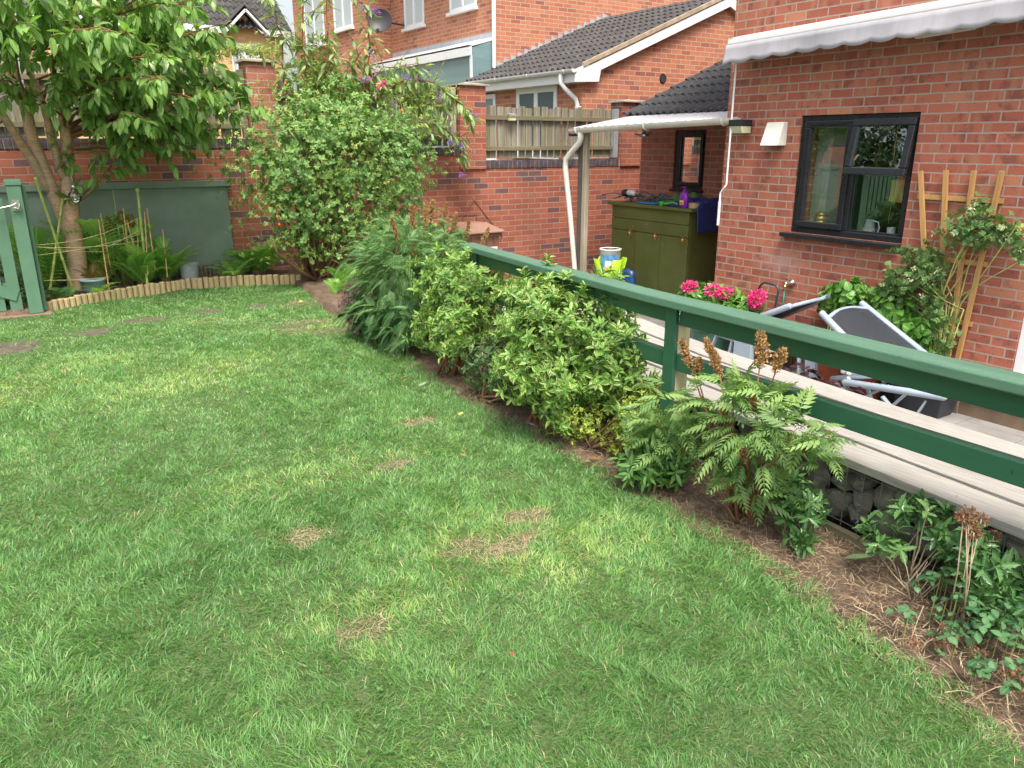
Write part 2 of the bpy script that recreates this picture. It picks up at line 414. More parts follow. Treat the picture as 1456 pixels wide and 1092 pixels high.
# ---------------------------------------------------------------- foliage toolkit
def tmpl_leaf(w=.45, fold=.12, droop=.15, serr=0):
    """one blade from (0,0,0) to (0,1,0); returns verts, tris, lx"""
    ts = [.0, .22, .5, .78, 1.0]; ws = [.0, .75, 1.0, .62, .0]
    v = [(0,0,0)]; lx = [0.0]
    for t_, k in zip(ts[1:4], ws[1:4]):
        z = -droop*t_*t_
        v += [(-w/2*k, t_, z+fold*k*w), (0, t_, z), (w/2*k, t_, z+fold*k*w)]; lx += [1, 0, 1]
    v.append((0, 1, -droop)); lx.append(.8)
    f = [(0,2,1),(0,3,2)]
    for b in (1, 4):
        f += [(b,b+1,b+4),(b,b+4,b+3),(b+1,b+2,b+5),(b+1,b+5,b+4)]
    f += [(7,8,10),(8,9,10)]
    return np.array(v, 'f'), np.array(f, 'i'), np.array(lx, 'f')

def tmpl_holly(w=.5):
    """spiny margin"""
    v = [(0,0,0)]; lx = [0.]
    ed = [(.18,.55),(.28,1.0),(.38,.7),(.5,1.05),(.6,.65),(.72,.85),(.82,.4)]
    c = []
    for t_, k in ed: c.append((t_, k))
    for t_, k in c:
        z = -.12*t_*t_
        v += [(-w/2*k, t_, z+.12*k), (0, t_, z), (w/2*k, t_, z+.12*k)]; lx += [1,0,1]
    v.append((0,1,-.12)); lx.append(1)
    f = [(0,2,1),(0,3,2)]
    for i in range(len(c)-1):
        b = 1+3*i
        f += [(b,b+1,b+4),(b,b+4,b+3),(b+1,b+2,b+5),(b+1,b+5,b+4)]
    b = 1+3*(len(c)-1); e = len(v)-1
    f += [(b,b+1,e),(b+1,b+2,e)]
    return np.array(v,'f'), np.array(f,'i'), np.array(lx,'f')

def tmpl_pinnate(n=9, lw=.3, ll=.42, droop=.35, ang=62, taper=.55, rach=.012, hang=.15, start=.12):
    """compound leaf along +Y, length 1"""
    V = []; F = []; L = []
    def cur(t_): return np.array([0, t_*(1-.12*droop*t_), -droop*t_*t_*.8])
    # rachis
    ps = [cur(t_) for t_ in np.linspace(0, 1, 6)]
    for i, p in enumerate(ps): V += [p+[-rach,0,0], p+[rach,0,0]]; L += [0,0]
    for i in range(5): a = 2*i; F += [(a,a+1,a+3),(a,a+3,a+2)]
    for i in range(n):
        t_ = start + (1-start)*(i+.3)/n
        k = math.sin(math.pi*min(1, .28+.72*t_)**1.0) if taper > 1 else 1-taper*abs(t_-.35)/.65
        ln = ll*max(.2, k)
        for s in (-1, 1):
            p = cur(t_); a = R(ang*(1-.25*t_)); d = np.array([s*math.sin(a), math.cos(a), -hang]); d /= np.linalg.norm(d)
            side = np.cross(d, [0,0,1]); side /= np.linalg.norm(side)
            w = lw*ln*.5; b = len(V)
            m = p + d*ln*.4; e = p + d*ln + np.array([0,0,-hang*ln*.5])
            V += [p, m-side*w+[0,0,.02], m+[0,0,-.01], m+side*w+[0,0,.02], e]; L += [0,1,0,1,.7]
            F += [(b,b+2,b+1),(b,b+3,b+2),(b+1,b+2,b+4),(b+2,b+3,b+4)]
    b = len(V); p = cur(1); V += [p, p+[-.05,.09,0], p+[.05,.09,0], p+[0,.22,-.06]]; L += [0,1,1,.7]; F += [(b,b+2,b+1),(b+1,b+2,b+3)]
    return np.array(V,'f'), np.array(F,'i'), np.array(L,'f')

def tmpl_fern(n=26, droop=.42, wid=.22):
    V = []; F = []; L = []
    def cur(t_): return np.array([0, t_*(1-.2*droop*t_), .12*math.sin(t_*2.2)-droop*t_**2.3*.8])
    for i, t_ in enumerate(np.linspace(0,1,9)): p = cur(t_); V += [p+[-.006,0,0], p+[.006,0,0]]; L += [0,0]
    for i in range(8): a = 2*i; F += [(a,a+1,a+3),(a,a+3,a+2)]
    for i in range(n):
        t_ = .1+.9*i/n
        ln = wid*(math.sin(math.pi*min(1,(t_-.02))**.75)**.8+.03)
        for s in (-1, 1):
            p = cur(t_); a = R(72-20*t_); d = np.array([s*math.sin(a), math.cos(a), -.18]); d /= np.linalg.norm(d)
            side = np.array([0,1,0])-d*d[1]; side /= np.linalg.norm(side)
            w = .30/n*1.05; k = 4
            b = len(V); V.append(p); L.append(0)
            for j in range(1, k+1):       # lobed pinna
                q = p + d*ln*j/(k+.6); ww = w*(1-.75*j/(k+1))
                V += [q-side*ww*1.0, q+side*ww*1.0-d*ln*.06]; L += [1,1]
            V.append(p+d*ln+[0,0,-.02]); L.append(.8)
            F += [(b,b+2,b+1)]
            for j in range(k-1): c = b+1+2*j; F += [(c,c+1,c+3),(c,c+3,c+2)]
            c = b+1+2*(k-1); F += [(c,c+1,c+2)]
    return np.array(V,'f'), np.array(F,'i'), np.array(L,'f')

def norm(a): return a/np.maximum(1e-6, np.linalg.norm(a, axis=-1, keepdims=True))
def frames(d, up):
    """rotation matrices whose columns are x (side), y (tip direction), z (face normal)"""
    y = norm(d); x = norm(np.cross(y, up)); z = np.cross(x, y)
    return np.stack([x, y, z], 2)

def scatter(name, tmpl, pos, d, up, size, m, parent=None, rnd=None, wid=None):
    """many copies of one leaf joined into one foliage mesh"""
    V, F, L = tmpl; N = len(pos)
    if N == 0: return None
    rot = frames(d, up)
    sv = V[None]*np.asarray(size).reshape(-1,1,1)
    if wid is not None: sv = sv*np.stack([np.asarray(wid), np.ones(N), np.ones(N)], 1)[:, None, :]
    P = np.einsum('nij,nvj->nvi', rot, sv) + np.asarray(pos)[:, None]
    nv = len(V); fa = (F[None] + (np.arange(N)*nv)[:, None, None]).reshape(-1, 3)
    if rnd is None: rnd = rng.random(N)
    me = tri_mesh(name, P.reshape(-1,3), fa, np.repeat(rnd, nv), np.tile(L, N))
    return link(name, me, parent, m)

def tri_mesh(name, P, fa, rn, lx):
    me = bpy.data.meshes.new(name)
    me.vertices.add(len(P)); me.vertices.foreach_set('co', np.ascontiguousarray(P, 'f').ravel())
    me.loops.add(fa.size); me.loops.foreach_set('vertex_index', np.ascontiguousarray(fa, 'i').ravel())
    me.polygons.add(len(fa)); me.polygons.foreach_set('loop_start', np.arange(0, fa.size, 3, dtype='i'))
    a = me.attributes.new('rnd', 'FLOAT', 'POINT'); a.data.foreach_set('value', np.ascontiguousarray(rn, 'f'))
    a = me.attributes.new('lx', 'FLOAT', 'POINT'); a.data.foreach_set('value', np.ascontiguousarray(lx, 'f'))
    me.update(calc_edges=True)
    return me

def blob_pts(n, c, r, inner=.45, lump=.25, zmin=None, seed=0, squash=True):
    """points through a lumpy ellipsoid, thicker near its skin; returns pts, outward dirs"""
    g = np.random.default_rng(seed)
    d = norm(g.normal(size=(n,3)))
    lat = .5*np.sin(d[:,0]*5+seed)+.5*np.sin(d[:,1]*6+seed*2+1)+.6*np.sin(d[:,2]*5+seed*3+2)+.4*np.sin(d[:,0]*11+d[:,2]*9+seed)
    rad = (1+lump*lat*.55)*(inner+(1-inner)*g.random(n)**.5)
    p = np.array(c)+d*rad[:,None]*np.array(r)
    keep = np.ones(n, bool) if zmin is None else p[:,2] > zmin
    return p[keep], norm(d/np.array(r))[keep]

def stems_mesh(name, base, tips, m, parent, r0=.012, r1=.003, spread=.05, n=5, lean=.4, seed=0):
    g = np.random.default_rng(seed); mb = MB(); base = np.array(base, float)
    for t_ in tips:
        t_ = np.array(t_, float); b = base + np.append(g.normal(size=2)*spread, 0)
        mid = b*(1-.5)+t_*.5; mid[:2] = b[:2]+(t_[:2]-b[:2])*lean + g.normal(size=2)*.02*np.linalg.norm(t_-b)
        q = [b, b*.45+mid*.55+g.normal(size=3)*.01, mid, mid*.4+t_*.6+g.normal(size=3)*.012, t_]
        mb.tube(q, [r0, r0*.8, (r0+r1)/2, r1*1.3, r1], n=n)
    return mb.build(name, m, parent, smooth=True)

def rosettes(pts, out, per, leaf, spread=.8, seed=0, up_bias=.35):
    """whorls of leaves at twig tips: returns pos, dirs, ups, size"""
    g = np.random.default_rng(seed); n = len(pts)
    ax = norm(out + np.array([0,0,up_bias]) + g.normal(size=(n,3))*.35)
    ref = norm(np.cross(ax, norm(g.normal(size=(n,3))))); ref2 = np.cross(ax, ref)
    P=[];D=[];U=[];S=[]; G=[]
    gr = g.random(n)
    for k in range(per):
        a = 2.4*k + g.random(n)*.6; lift = 1-spread*(1-.5*k/per)
        rad = ref*np.cos(a)[:,None]+ref2*np.sin(a)[:,None]
        d = norm(rad*(.45+spread*.7) + ax*(lift+.25*k/per) + g.normal(size=(n,3))*.12)
        P.append(pts - ax*(.035*(per-k)/per)*leaf/.05); D.append(d); U.append(norm(ax+g.normal(size=(n,3))*.25)); S.append(leaf*(.65+.5*g.random(n)))
        G.append(np.clip(gr*.6+.4*g.random(n), 0, 1))
    c = np.concatenate
    return c(P), c(D), c(U), c(S), c(G)

def interp_poly(pts, y):
    """x along a polyline given as (x, y) sorted by y"""
    a = np.array(pts); return np.interp(y, a[:,1], a[:,0])
# ---------------------------------------------------------------- world, camera, light
w = bpy.data.worlds.new('World'); sc.world = w; w.use_nodes = True
wt = w.node_tree; bg = wt.nodes['Background']
sky = wt.nodes.new('ShaderNodeTexSky'); sky.sky_type = 'NISHITA'; sky.sun_disc = False
SUN_EL, SUN_AZ = 60, 205     # azimuth: degrees clockwise from +Y
sky.sun_elevation = R(SUN_EL); sky.sun_rotation = R(SUN_AZ)
sky.air_density = 1.0; sky.dust_density = 5.0; sky.ozone_density = .6
hs = wt.nodes.new('ShaderNodeHueSaturation'); hs.inputs['Saturation'].default_value = .35; hs.inputs['Value'].default_value = 1.0
wt.links.new(sky.outputs[0], hs.inputs['Color']); wt.links.new(hs.outputs[0], bg.inputs[0])
bg.inputs[1].default_value = .135
sl = bpy.data.lights.new('sun', 'SUN'); sl.energy = 1.8; sl.angle = R(15); sl.color = (1, .91, .77)
so = bpy.data.objects.new('sun', sl); COL.objects.link(so)
sv = Vector((math.sin(R(SUN_AZ))*math.cos(R(SUN_EL)), math.cos(R(SUN_AZ))*math.cos(R(SUN_EL)), math.sin(R(SUN_EL))))
so.rotation_euler = (-sv).to_track_quat('-Z', 'Y').to_euler()
so.location = sv*30
cam = bpy.data.cameras.new('camera'); co = bpy.data.objects.new('camera', cam); COL.objects.link(co)
cam.sensor_fit = 'HORIZONTAL'; cam.sensor_width = 36; cam.lens = 36*1094/1456; cam.clip_end = 500; cam.clip_start = .05
co.location = (0, 0, 1.5); co.rotation_mode = 'XYZ'; co.rotation_euler = (R(90-17.4), 0, R(-33.3))
sc.camera = co
sc.view_settings.view_transform = 'Standard'; sc.view_settings.look = 'None'; sc.view_settings.exposure = 1.13; sc.view_settings.gamma = 1
sc.cycles.max_bounces = 6; sc.cycles.transparent_max_bounces = 8
sc.cycles.use_denoising = True

# ---------------------------------------------------------------- ground, lawn, bed, patio
LAWN_R = [(1.75,-3),(1.92,0),(1.99,.65),(2.07,.96),(2.18,1.56),(2.24,2.4),(2.27,3.67),(2.31,5.2),(2.34,6.0),(2.45,6.9),(2.62,8.0),(2.66,8.45)]
LOGS = [(.13,8.10),(.3,8.26),(.6,8.46),(1.1,8.68),(1.62,8.85),(2.18,8.72),(2.45,8.60),(2.72,8.44)]
def lawn_h(x, y): return (vnoise(x, y, .8)-.5)*.05 + (vnoise(x, y, 3, 2)-.5)*.016
def lawn_r(y): return interp_poly(LAWN_R, y) + (vnoise(y, y*0, 4, 5)-.5)*.04
def lawn_back(x):
    a = np.array(LOGS); return np.where(x < .13, 8.06, np.interp(x, a[:,0], a[:,1]))
g = MB(); g.add([(-300,-300,-.72),(300,-300,-.72),(300,400,-.72),(-300,400,-.72)], [(0,1,2,3)])
t = NT('far_ground'); t.color(t.ramp(t.noise(t.coord(), .3, 4), [(.3,(.06,.08,.03)),(.7,(.12,.12,.07))])); t.rough(.9)
tag(g.build('ground', t.m), kind='structure')
def sheet(name, x0, x1, y0, y1, st, zf, m, kind='structure', warp=None):
    nx = int((x1-x0)/st)+1; ny = int((y1-y0)/st)+1
    X, Y = np.meshgrid(np.linspace(x0,x1,nx), np.linspace(y0,y1,ny))
    if warp is not None: X, Y = warp(X, Y)
    Z = zf(X, Y); v = np.stack([X, Y, Z], 2).reshape(-1,3)
    i = np.arange((nx-1)*(ny-1)); r, c = i//(nx-1), i % (nx-1); a = r*nx+c
    me = bpy.data.meshes.new(name); me.from_pydata(v.tolist(), [], np.stack([a,a+1,a+nx+1,a+nx],1).tolist()); me.update()
    me.polygons.foreach_set('use_smooth', [True]*len(me.polygons))
    o = link(name, me, None, m); tag(o, kind=kind); return o
# soil under everything on the lawn terrace
t = NT('bed_soil'); v = t.coord()
c = t.ramp(t.noise(v, 22, 8, .75), [(.3,(.12,.08,.052)),(.5,(.24,.165,.11)),(.72,(.37,.27,.185))])
c = t.mix(t.ramp(t.noise(v, 2.2, 4), [(.4,(0,0,0)),(.65,(.8,.8,.8))]), c, (.12,.075,.048))
t.color(c); t.rough(.95); t.normal(t.bump(t.noise(v, 60, 8, .8), 1.0, .03)); M['soil'] = t.m
def warp_bed(X, Y):   # x runs 0..1 between lawn edge and gabion
    return lawn_r(Y)-.06+X*(interp_poly(GAB, Y)-.0-(lawn_r(Y)-.06)), Y
GAB = [(2.52,-3),(2.60,.95),(2.66,1.7),(2.72,2.9),(2.93,4.5),(3.05,5.6),(3.2,6.5)]
sheet('bed_soil', 0, 1, -3, 6.5, .03, lambda X, Y: -.008+(vnoise(X,Y,9)-.5)*.03+(vnoise(X,Y,30,3)-.5)*.018, M['soil'], warp=warp_bed)
sheet('corner_soil', -1.3, 3.85, 6.5, 9.33, .035, lambda X, Y: np.where((Y > lawn_back(X)+.02) | (X > lawn_r(Y)), .05+(vnoise(X,Y,7)-.5)*.06, -.06), M['soil'])
# lawn sheet
t = NT('lawn_base'); v = t.coord()
c = t.ramp(t.noise(v, 90, 6, .7), [(.3,(.05,.085,.028)),(.55,(.10,.155,.05)),(.75,(.20,.20,.09))])
t.color(c); t.rough(.95); t.normal(t.bump(t.noise(v, 120, 5), .8, .02)); M['lawn_base'] = t.m
def warp_lawn(X, Y):
    xr = lawn_r(Y); return np.minimum(-6+X*(xr+6), xr), np.minimum(Y, lawn_back(-6+X*(xr+6)))
sheet('lawn', 0, 1, -4, 8.9, .06, lambda X, Y: lawn_h(X,Y), M['lawn_base'], warp=lambda X, Y: warp_lawn(X, Y))
for o in COL.objects:
    if o.name == 'lawn': pass
# fix lawn resolution across x
old = bpy.data.objects['lawn']; bpy.data.objects.remove(old)
def lawn_warp2(X, Y):
    xr = lawn_r(Y); k = (X+6)/8.8; XX = -6+k*(xr+6); return XX, np.minimum(Y, lawn_back(XX))
sheet('lawn', -6, 2.8, -4, 8.9, .05, lambda X, Y: lawn_h(X,Y), M['lawn_base'], warp=lawn_warp2)

# ---------------------------------------------------------------- grass
BARE = [(.82,2.74,.085,.07),(.755,2.05,.085,.055),(1.34,2.32,.06,.05),(1.44,2.23,.11,.06),(1.56,2.26,.05,.035),(1.25,2.30,.04,.03),(1.64,2.40,.085,.07),(1.79,3.67,.10,.05),(1.40,3.16,.08,.05),
        (2.17,6.05,.16,.10),(2.08,6.45,.22,.10),(2.35,7.3,.2,.12),(1.93,6.2,.12,.08)]
YEL = [(1.1,5.35,.55,.33),(.75,5.15,.55,.28),(.3,6.0,.5,.3),(1.35,2.3,.45,.25),(.8,2.1,.28,.2),(2.05,6.3,.4,.3),(-.1,5.6,.5,.35),(1.7,2.1,.3,.25),(1.0,3.3,.5,.2),(1.5,7.0,.4,.2)]
STONES = [(-.10,6.81,.24,.18),(.46,7.03,.18,.13),(.92,7.33,.20,.13),(1.47,7.47,.18,.12),(2.0,7.44,.13,.10)]
def field(lst, x, y, k=1.0):
    f = np.zeros_like(x)
    for cx, cy, rx, ry in lst:
        d = np.sqrt(((x-cx)/(rx*k))**2+((y-cy)/(ry*k))**2) + (vnoise(x,y,14,4)-.5)*1.1 + (vnoise(x,y,40,9)-.5)*.6
        f = np.maximum(f, np.clip((1.45-d)*.9, 0, 1))
    return f
def grass():
    Ps=[];Fs=[];Rn=[];Lx=[]; base=0
    g = np.random.default_rng(3)
    fwd = np.array([math.sin(R(33.3)), math.cos(R(33.3))]); rt_ = np.array([fwd[1], -fwd[0]])
    # rings of distance: (near, far, blades per m2, width, length)
    for (r0, r1, dens, bw, bl) in [(0,2.2,27000,.00135,.038),(2.2,3.2,21000,.0017,.037),(3.2,4.6,13500,.0022,.034),(4.6,6.5,9500,.0027,.030),(6.5,9.6,6200,.0036,.028)]:
        area = (11*12.5)
        n = int(dens*area)
        # sample only inside the wedge seen (plus a margin)
        a0, a1 = (-84, 58) if r0 < 3 else (-58, 50); rr = np.sqrt(g.random(int(dens*(r1*r1-max(r0,.5)**2)*.5*R(a1-a0)))*(r1*r1-max(r0,.5)**2)+max(r0,.5)**2)
        aa = R(a0)+g.random(len(rr))*R(a1-a0)
        xy = fwd[None]*(rr*np.cos(aa))[:,None]+rt_[None]*(rr*np.sin(aa))[:,None]
        x, y = xy[:,0], xy[:,1]
        jag = (vnoise(x,y,18,9)-.5)*.10
        ok = (x < lawn_r(y)+.02+jag) & (y < lawn_back(x)-.03) & (x > -4.5)
        bare = field(BARE, x, y); st = np.clip(1.45-np.min([np.sqrt(((x-a)/c)**2+((y-b)/d)**2)+(vnoise(x,y,10,7)-.5)*.5 for a,b,c,d in STONES],0),0,1)
        ok &= g.random(len(x)) > np.clip(bare*1.0, 0, .55)
        ok &= g.random(len(x)) > np.clip(st*1.6, 0, .95)
        clump = vnoise(x,y,22,11)*.6+vnoise(x,y,7,12)*.4
        ok &= g.random(len(x)) < .55+clump*.8
        x, y, bare, clump = x[ok], y[ok], bare[ok], clump[ok]; n = len(x)
        yel = field(YEL, x, y)*.85
        dry = np.clip(bare*1.3 + yel*.55*g.random(n), 0, 1)
        dryb = (g.random(n) < .10+dry*.95*(g.random(n)**.3) - .04*(1-dry)) & (g.random(n) < .3+dry)
        L = bl*(.45+.75*g.random(n))*(.7+.6*vnoise(x,y,2.2,3))*(1-.55*np.clip(bare,0,1))*(1+.25*(clump-.5))
        az = 2*math.pi*(vnoise(x,y,4.5,1)*1.4+vnoise(x,y,17,8)*.8) + g.normal(size=n)*1.05
        lean = .35+1.2*g.random(n)**1.3+.35*vnoise(x,y,5,6); lean = np.where(dryb, lean+.55, lean)
        dx, dy = np.cos(az), np.sin(az)
        h = L/np.sqrt(1+lean**2*.6)
        W = bw*(.7+.6*g.random(n)); ta = g.random(n)*math.pi; sx, sy = np.cos(ta)*W, np.sin(ta)*W
        z = lawn_h(x,y)-.004
        P = np.empty((n,5,3),'f')
        P[:,0] = np.stack([x-sx,y-sy,z],1); P[:,1] = np.stack([x+sx,y+sy,z],1)
        mx = x+dx*L*lean*.32; my = y+dy*L*lean*.32; mz = z+h*.62
        P[:,2] = np.stack([mx-sx*.85,my-sy*.85,mz],1); P[:,3] = np.stack([mx+sx*.85,my+sy*.85,mz],1)
        P[:,4] = np.stack([x+dx*L*lean*.85,y+dy*L*lean*.85,z+h*np.where(dryb,.75,1.0)],1)
        F = np.array([[0,1,3],[0,3,2],[2,3,4]])[None]+(np.arange(n)*5)[:,None,None]+base
        base += n*5
        big = vnoise(x,y,.9,5)*.5+vnoise(x,y,2.7,6)*.5
        r = np.clip(.04+.50*g.random(n)**1.2+.34*(big-.5)+.25*(vnoise(x,y,25,15)-.5)+.34*yel, 0, .8)
        r = np.where(dryb, .86+.14*g.random(n), r)
        Ps.append(P.reshape(-1,3)); Fs.append(F.reshape(-1,3)); Rn.append(np.repeat(r,5)); Lx.append(np.tile([0,0,.6,.6,1.],n))
    me = tri_mesh('grass', np.concatenate(Ps), np.concatenate(Fs), np.concatenate(Rn), np.concatenate(Lx))
    t = NT('grass_blades')
    a = t.n('ShaderNodeAttribute', attribute_name='rnd'); x = t.n('ShaderNodeAttribute', attribute_name='lx')
    c = t.ramp(a.outputs['Fac'], [(0,(.095,.225,.07)),(.3,(.175,.36,.115)),(.6,(.29,.475,.16)),(.8,(.50,.61,.21)),(.86,(.44,.34,.19)),(1,(.62,.52,.34))])
    c = t.mix(t.ramp(x.outputs['Fac'], [(0,(.45,.45,.45)),(.35,(0,0,0))]), c, (.24,.30,.12))
    t.color(c); t.rough(.38); t.b.inputs['Specular IOR Level'].default_value = .5
    tr = t.n('ShaderNodeBsdfTranslucent'); t.l(t.mix(1., c, (1.3,1.5,.7), 'MULTIPLY'), tr.inputs[0])
    mxs = t.n('ShaderNodeMixShader'); mxs.inputs[0].default_value = .42
    t.l(t.b.outputs[0], mxs.inputs[1]); t.l(tr.outputs[0], mxs.inputs[2]); t.l(mxs.outputs[0], t.out.inputs[0])
    o = link('grass', me, None, t.m); tag(o, 'short green lawn grass with dry straw patches', 'grass', kind='stuff')
    print('blades', base//5)
grass()

def clover():
    g = np.random.default_rng(17); n = 5200
    x = g.uniform(-3,2.35,n); y = g.uniform(1.2,8.3,n); m_ = vnoise(x,y,1.8,21)*.6+vnoise(x,y,6,22)*.4
    ok = (m_ > .56) & (x < lawn_r(y)-.05) & (y < lawn_back(x)-.1) & (field(BARE,x,y) < .2); x, y = x[ok], y[ok]; n = len(x)
    a = (g.random(n)*6.28)[:,None]+np.arange(3)*2.09; P = np.repeat(np.stack([x,y,lawn_h(x,y)+g.uniform(.012,.03,n)],1),3,0)
    T = (np.array([(0,0,0),(-.42,.5,.05),(0,.55,0),(.42,.5,.05),(-.25,.95,.0),(.25,.95,0)],'f'), np.array([[0,2,1],[0,3,2],[1,2,4],[2,5,4],[2,3,5]]), np.array([0,1,0,1,1,1],'f'))
    a = a.ravel(); o = scatter('clover', T, P, np.stack([np.cos(a),np.sin(a),.15*g.normal(size=3*n)],1), np.array([0,0,1.])+g.normal(size=(3*n,3))*.2, np.repeat(g.uniform(.006,.012,n),3), leaf_mat('turf_clover',(.07,.17,.05),(.17,.31,.09),.5,.3), None, np.repeat(g.random(n),3))
    tag(o, 'tiny round clover leaves among the lawn grass', 'clover', kind='stuff')
clover()

# straw and twigs lying on the bare soil
def litter():
    g = np.random.default_rng(5); mbp = []; n = 26000
    y = -.2+g.random(n)**1.1*6.2; xl = lawn_r(y)-.07; xr = interp_poly(GAB, y)-.03; x = xl+(xr-xl)*g.random(n)
    bx = []; 
    for (cx,cy,rx,ry) in BARE:
        k = int(420*rx*ry/.01*(1 if cy < 4 else .4)); aa = g.random(k)*6.28; rr = np.where(g.random(k) < .6, np.sqrt(g.random(k))*.95, np.abs(g.normal(size=k))*.75+.5)
        bx.append(np.stack([cx+np.cos(aa)*rr*rx, cy+np.sin(aa)*rr*ry],1))
    q = np.concatenate([np.stack([x,y],1)]+bx); x, y = q[:,0], q[:,1]; n = len(x)
    L = .02+.055*g.random(n)**2; az = g.random(n)*6.28; wd = 1
    z = .002+.012*g.random(n)+np.where(x < lawn_r(y)-.03, lawn_h(x,y)-.002, 0); tilt = (g.random(n)-.4)*.25
    d = np.stack([np.cos(az),np.sin(az),tilt],1)
    V = np.array([(-1,0,0),(1,0,0),(-.8,.5,.08),(.8,.5,.08),(0,1,0)],'f'); 
    T = (V*np.array([.012,1,1]), np.array([[0,1,3],[0,3,2],[2,3,4]]), np.zeros(5,'f'))
    o = scatter('straw', T, np.stack([x,y,z],1), d, np.tile([0,0,1.],(n,1)), L, None, None)
    t = NT('straw'); a = t.n('ShaderNodeAttribute', attribute_name='rnd')
    t.color(t.ramp(a.outputs['Fac'], [(0,(.14,.08,.05)),(.3,(.30,.19,.11)),(.7,(.50,.37,.23)),(1,(.68,.56,.38))])); t.rough(.8)
    o.data.materials.append(t.m); tag(o, 'dry straw and clippings strewn over the bare soil', 'straw', kind='stuff')
litter()

# stepping stones sunk in the lawn
stone_lab = ['sunken stepping stone partly in view at the left edge of the lawn', 'sunken stepping stone in front of the crossed green canes',
             'sunken stepping stone between the two green posts of the lawn path, third from the gate', 'sunken stepping stone in front of the grey pot by the log edging',
             'small sunken stepping stone farthest from the gate, near the rose bush']
stone_lab[2] = 'middle one of the five sunken stepping stones in the lawn'
t = NT('stepping_stone'); v = t.coord(); t.color(t.ramp(t.noise(v, 18, 8, .7), [(.3,(.05,.045,.03)),(.55,(.13,.11,.08)),(.8,(.24,.205,.155))])); t.rough(.9); t.normal(t.bump(t.noise(v,50,6),.6,.01)); M['step'] = t.m
for i, (cx, cy, rx, ry) in enumerate(STONES):
    k = 18; pr = random.Random(i); ring = []
    for a in range(k):
        th = 6.283*a/k; q = (abs(math.cos(th))**4+abs(math.sin(th))**4)**-.25
        ring.append((cx+math.cos(th)*rx*q*.92*(1+pr.uniform(-.05,.05)), cy+math.sin(th)*ry*q*.92*(1+pr.uniform(-.05,.05)), -.03))
    zt = float(lawn_h(np.array(cx), np.array(cy)))+.001
    mb = MB(); mb.prism(ring, (0,0,zt+.03))
    one('stepping_stone', stone_lab[i], 'stepping stone', mb, M['step'], 'stepping stones sunk in the lawn', bevel=.006)

# patio slabs
mb = MB(); mb.box(2.9, 6.31, -4, 9.6, -.75, -.604); mb.box(6.31, 12, 5.6, 9.6, -.75, -.604)
t = NT('patio_joint'); t.color((.10,.09,.08)); t.rough(.9)
tag(mb.build('patio_bed', t.m), kind='structure')
mb = MB(); yy = -4
for i in range(29):
    y0 = yy+i*.455
    for j in range(9):
        x0 = 3.2+j*.455+(.0 if i % 2 else .22)
        x1 = min(x0+.449, 6.298) if y0 < 5.3 else x0+.449
        if x1-x0 > .06: mb.box(x0, x1, y0, y0+.449, -.70, -.60+random.uniform(-.0015,.0015))
tag(mb.build('patio', M['slab'], bevel=.003), kind='structure')
GAP_SHADES = []
# ---------------------------------------------------------------- back garden wall with its piers and fences
def wall_holes(mb, axis, pos, thick, u0, u1, z0, z1, holes):
    """brick skin in the plane x=pos (axis 'x') or y=pos, from pos inward by thick, with rectangular openings"""
    def bx(a0, a1, b0, b1):
        if a1-a0 < 1e-4 or b1-b0 < 1e-4: return
        p0, p1 = sorted((pos, pos+thick))
        if axis == 'x': mb.box(p0, p1, a0, a1, b0, b1)
        else: mb.box(a0, a1, p0, p1, b0, b1)
    hs = sorted(holes); cur = u0
    for (h0, h1, a, b) in hs:
        bx(cur, h0, z0, z1); bx(h0, h1, z0, a); bx(h0, h1, b, z1); cur = h1
    bx(cur, u1, z0, z1)

wall = empty('garden_wall', (3, 9.4, -.7), 'red brick garden wall with tall piers, topped by dark coping bricks and weathered fence panels', 'wall')
mb = MB(); mb.box(-4, 2.57, 9.33, 9.55, -.75, 1.44); mb.box(2.57, 5.28, 9.33, 9.55, -.75, 1.335); mb.box(5.28, 8.55, 9.33, 9.55, -.75, 1.163)
mb.build('wall', M['garden_brick'], wall)
def pier(x0, x1, z0, z1, m, capdx=.035):
    mb = MB(); mb.box(x0, x1, 9.30, 9.58, z0, z1); p = mb.build('pier', m, wall)
    c = MB(); c.prism([(x0-capdx,9.26,z1),(x1+capdx,9.26,z1),(x1+capdx,9.62,z1),(x0-capdx,9.62,z1)], (0,0,.022))
    xm = (x0+x1)/2; b = len(c.v)
    c.add([(x0-capdx,9.26,z1+.022),(x1+capdx,9.26,z1+.022),(x1+capdx,9.62,z1+.022),(x0-capdx,9.62,z1+.022),(xm,9.44,z1+.05)], [(0,1,4),(1,2,4),(2,3,4),(3,0,4)])
    c.build('pier_cap', M['pier_cap'], p, bevel=.004)
for f_ in (.2415,.5025,.754):
    mb = MB()
    for i in range(10):
        y0, y1 = -1.4+i*.63, min(4.85,-.77+i*.63); q = [(float(interp_poly([(2.43,-2),(2.55,.6),(2.562,.94),(2.63,1.7),(2.715,2.94),(2.84,3.9),(3.02,5.0),(3.06,5.2)],y))*(1-f_)+float(interp_poly([(3.20,-2),(3.28,.6),(3.325,1.29),(3.37,1.9),(3.455,2.94),(3.60,3.7),(3.78,4.4),(3.97,5.2)],y))*f_, y) for y in (y0,y1)]
        mb.prism([(q[0][0]-.018,q[0][1],.296),(q[1][0]-.018,q[1][1],.296),(q[1][0]+.018,q[1][1],.296),(q[0][0]+.018,q[0][1],.296)], (0,0,.012))
    GAP_SHADES.append(mb)
pier(2.575, 2.905, 1.335, 2.36, M['pink_brick']); pier(5.29, 5.69, 1.163, 2.215, M['garden_brick']); pier(8.10, 8.50, 1.163, 2.08, M['garden_brick'])
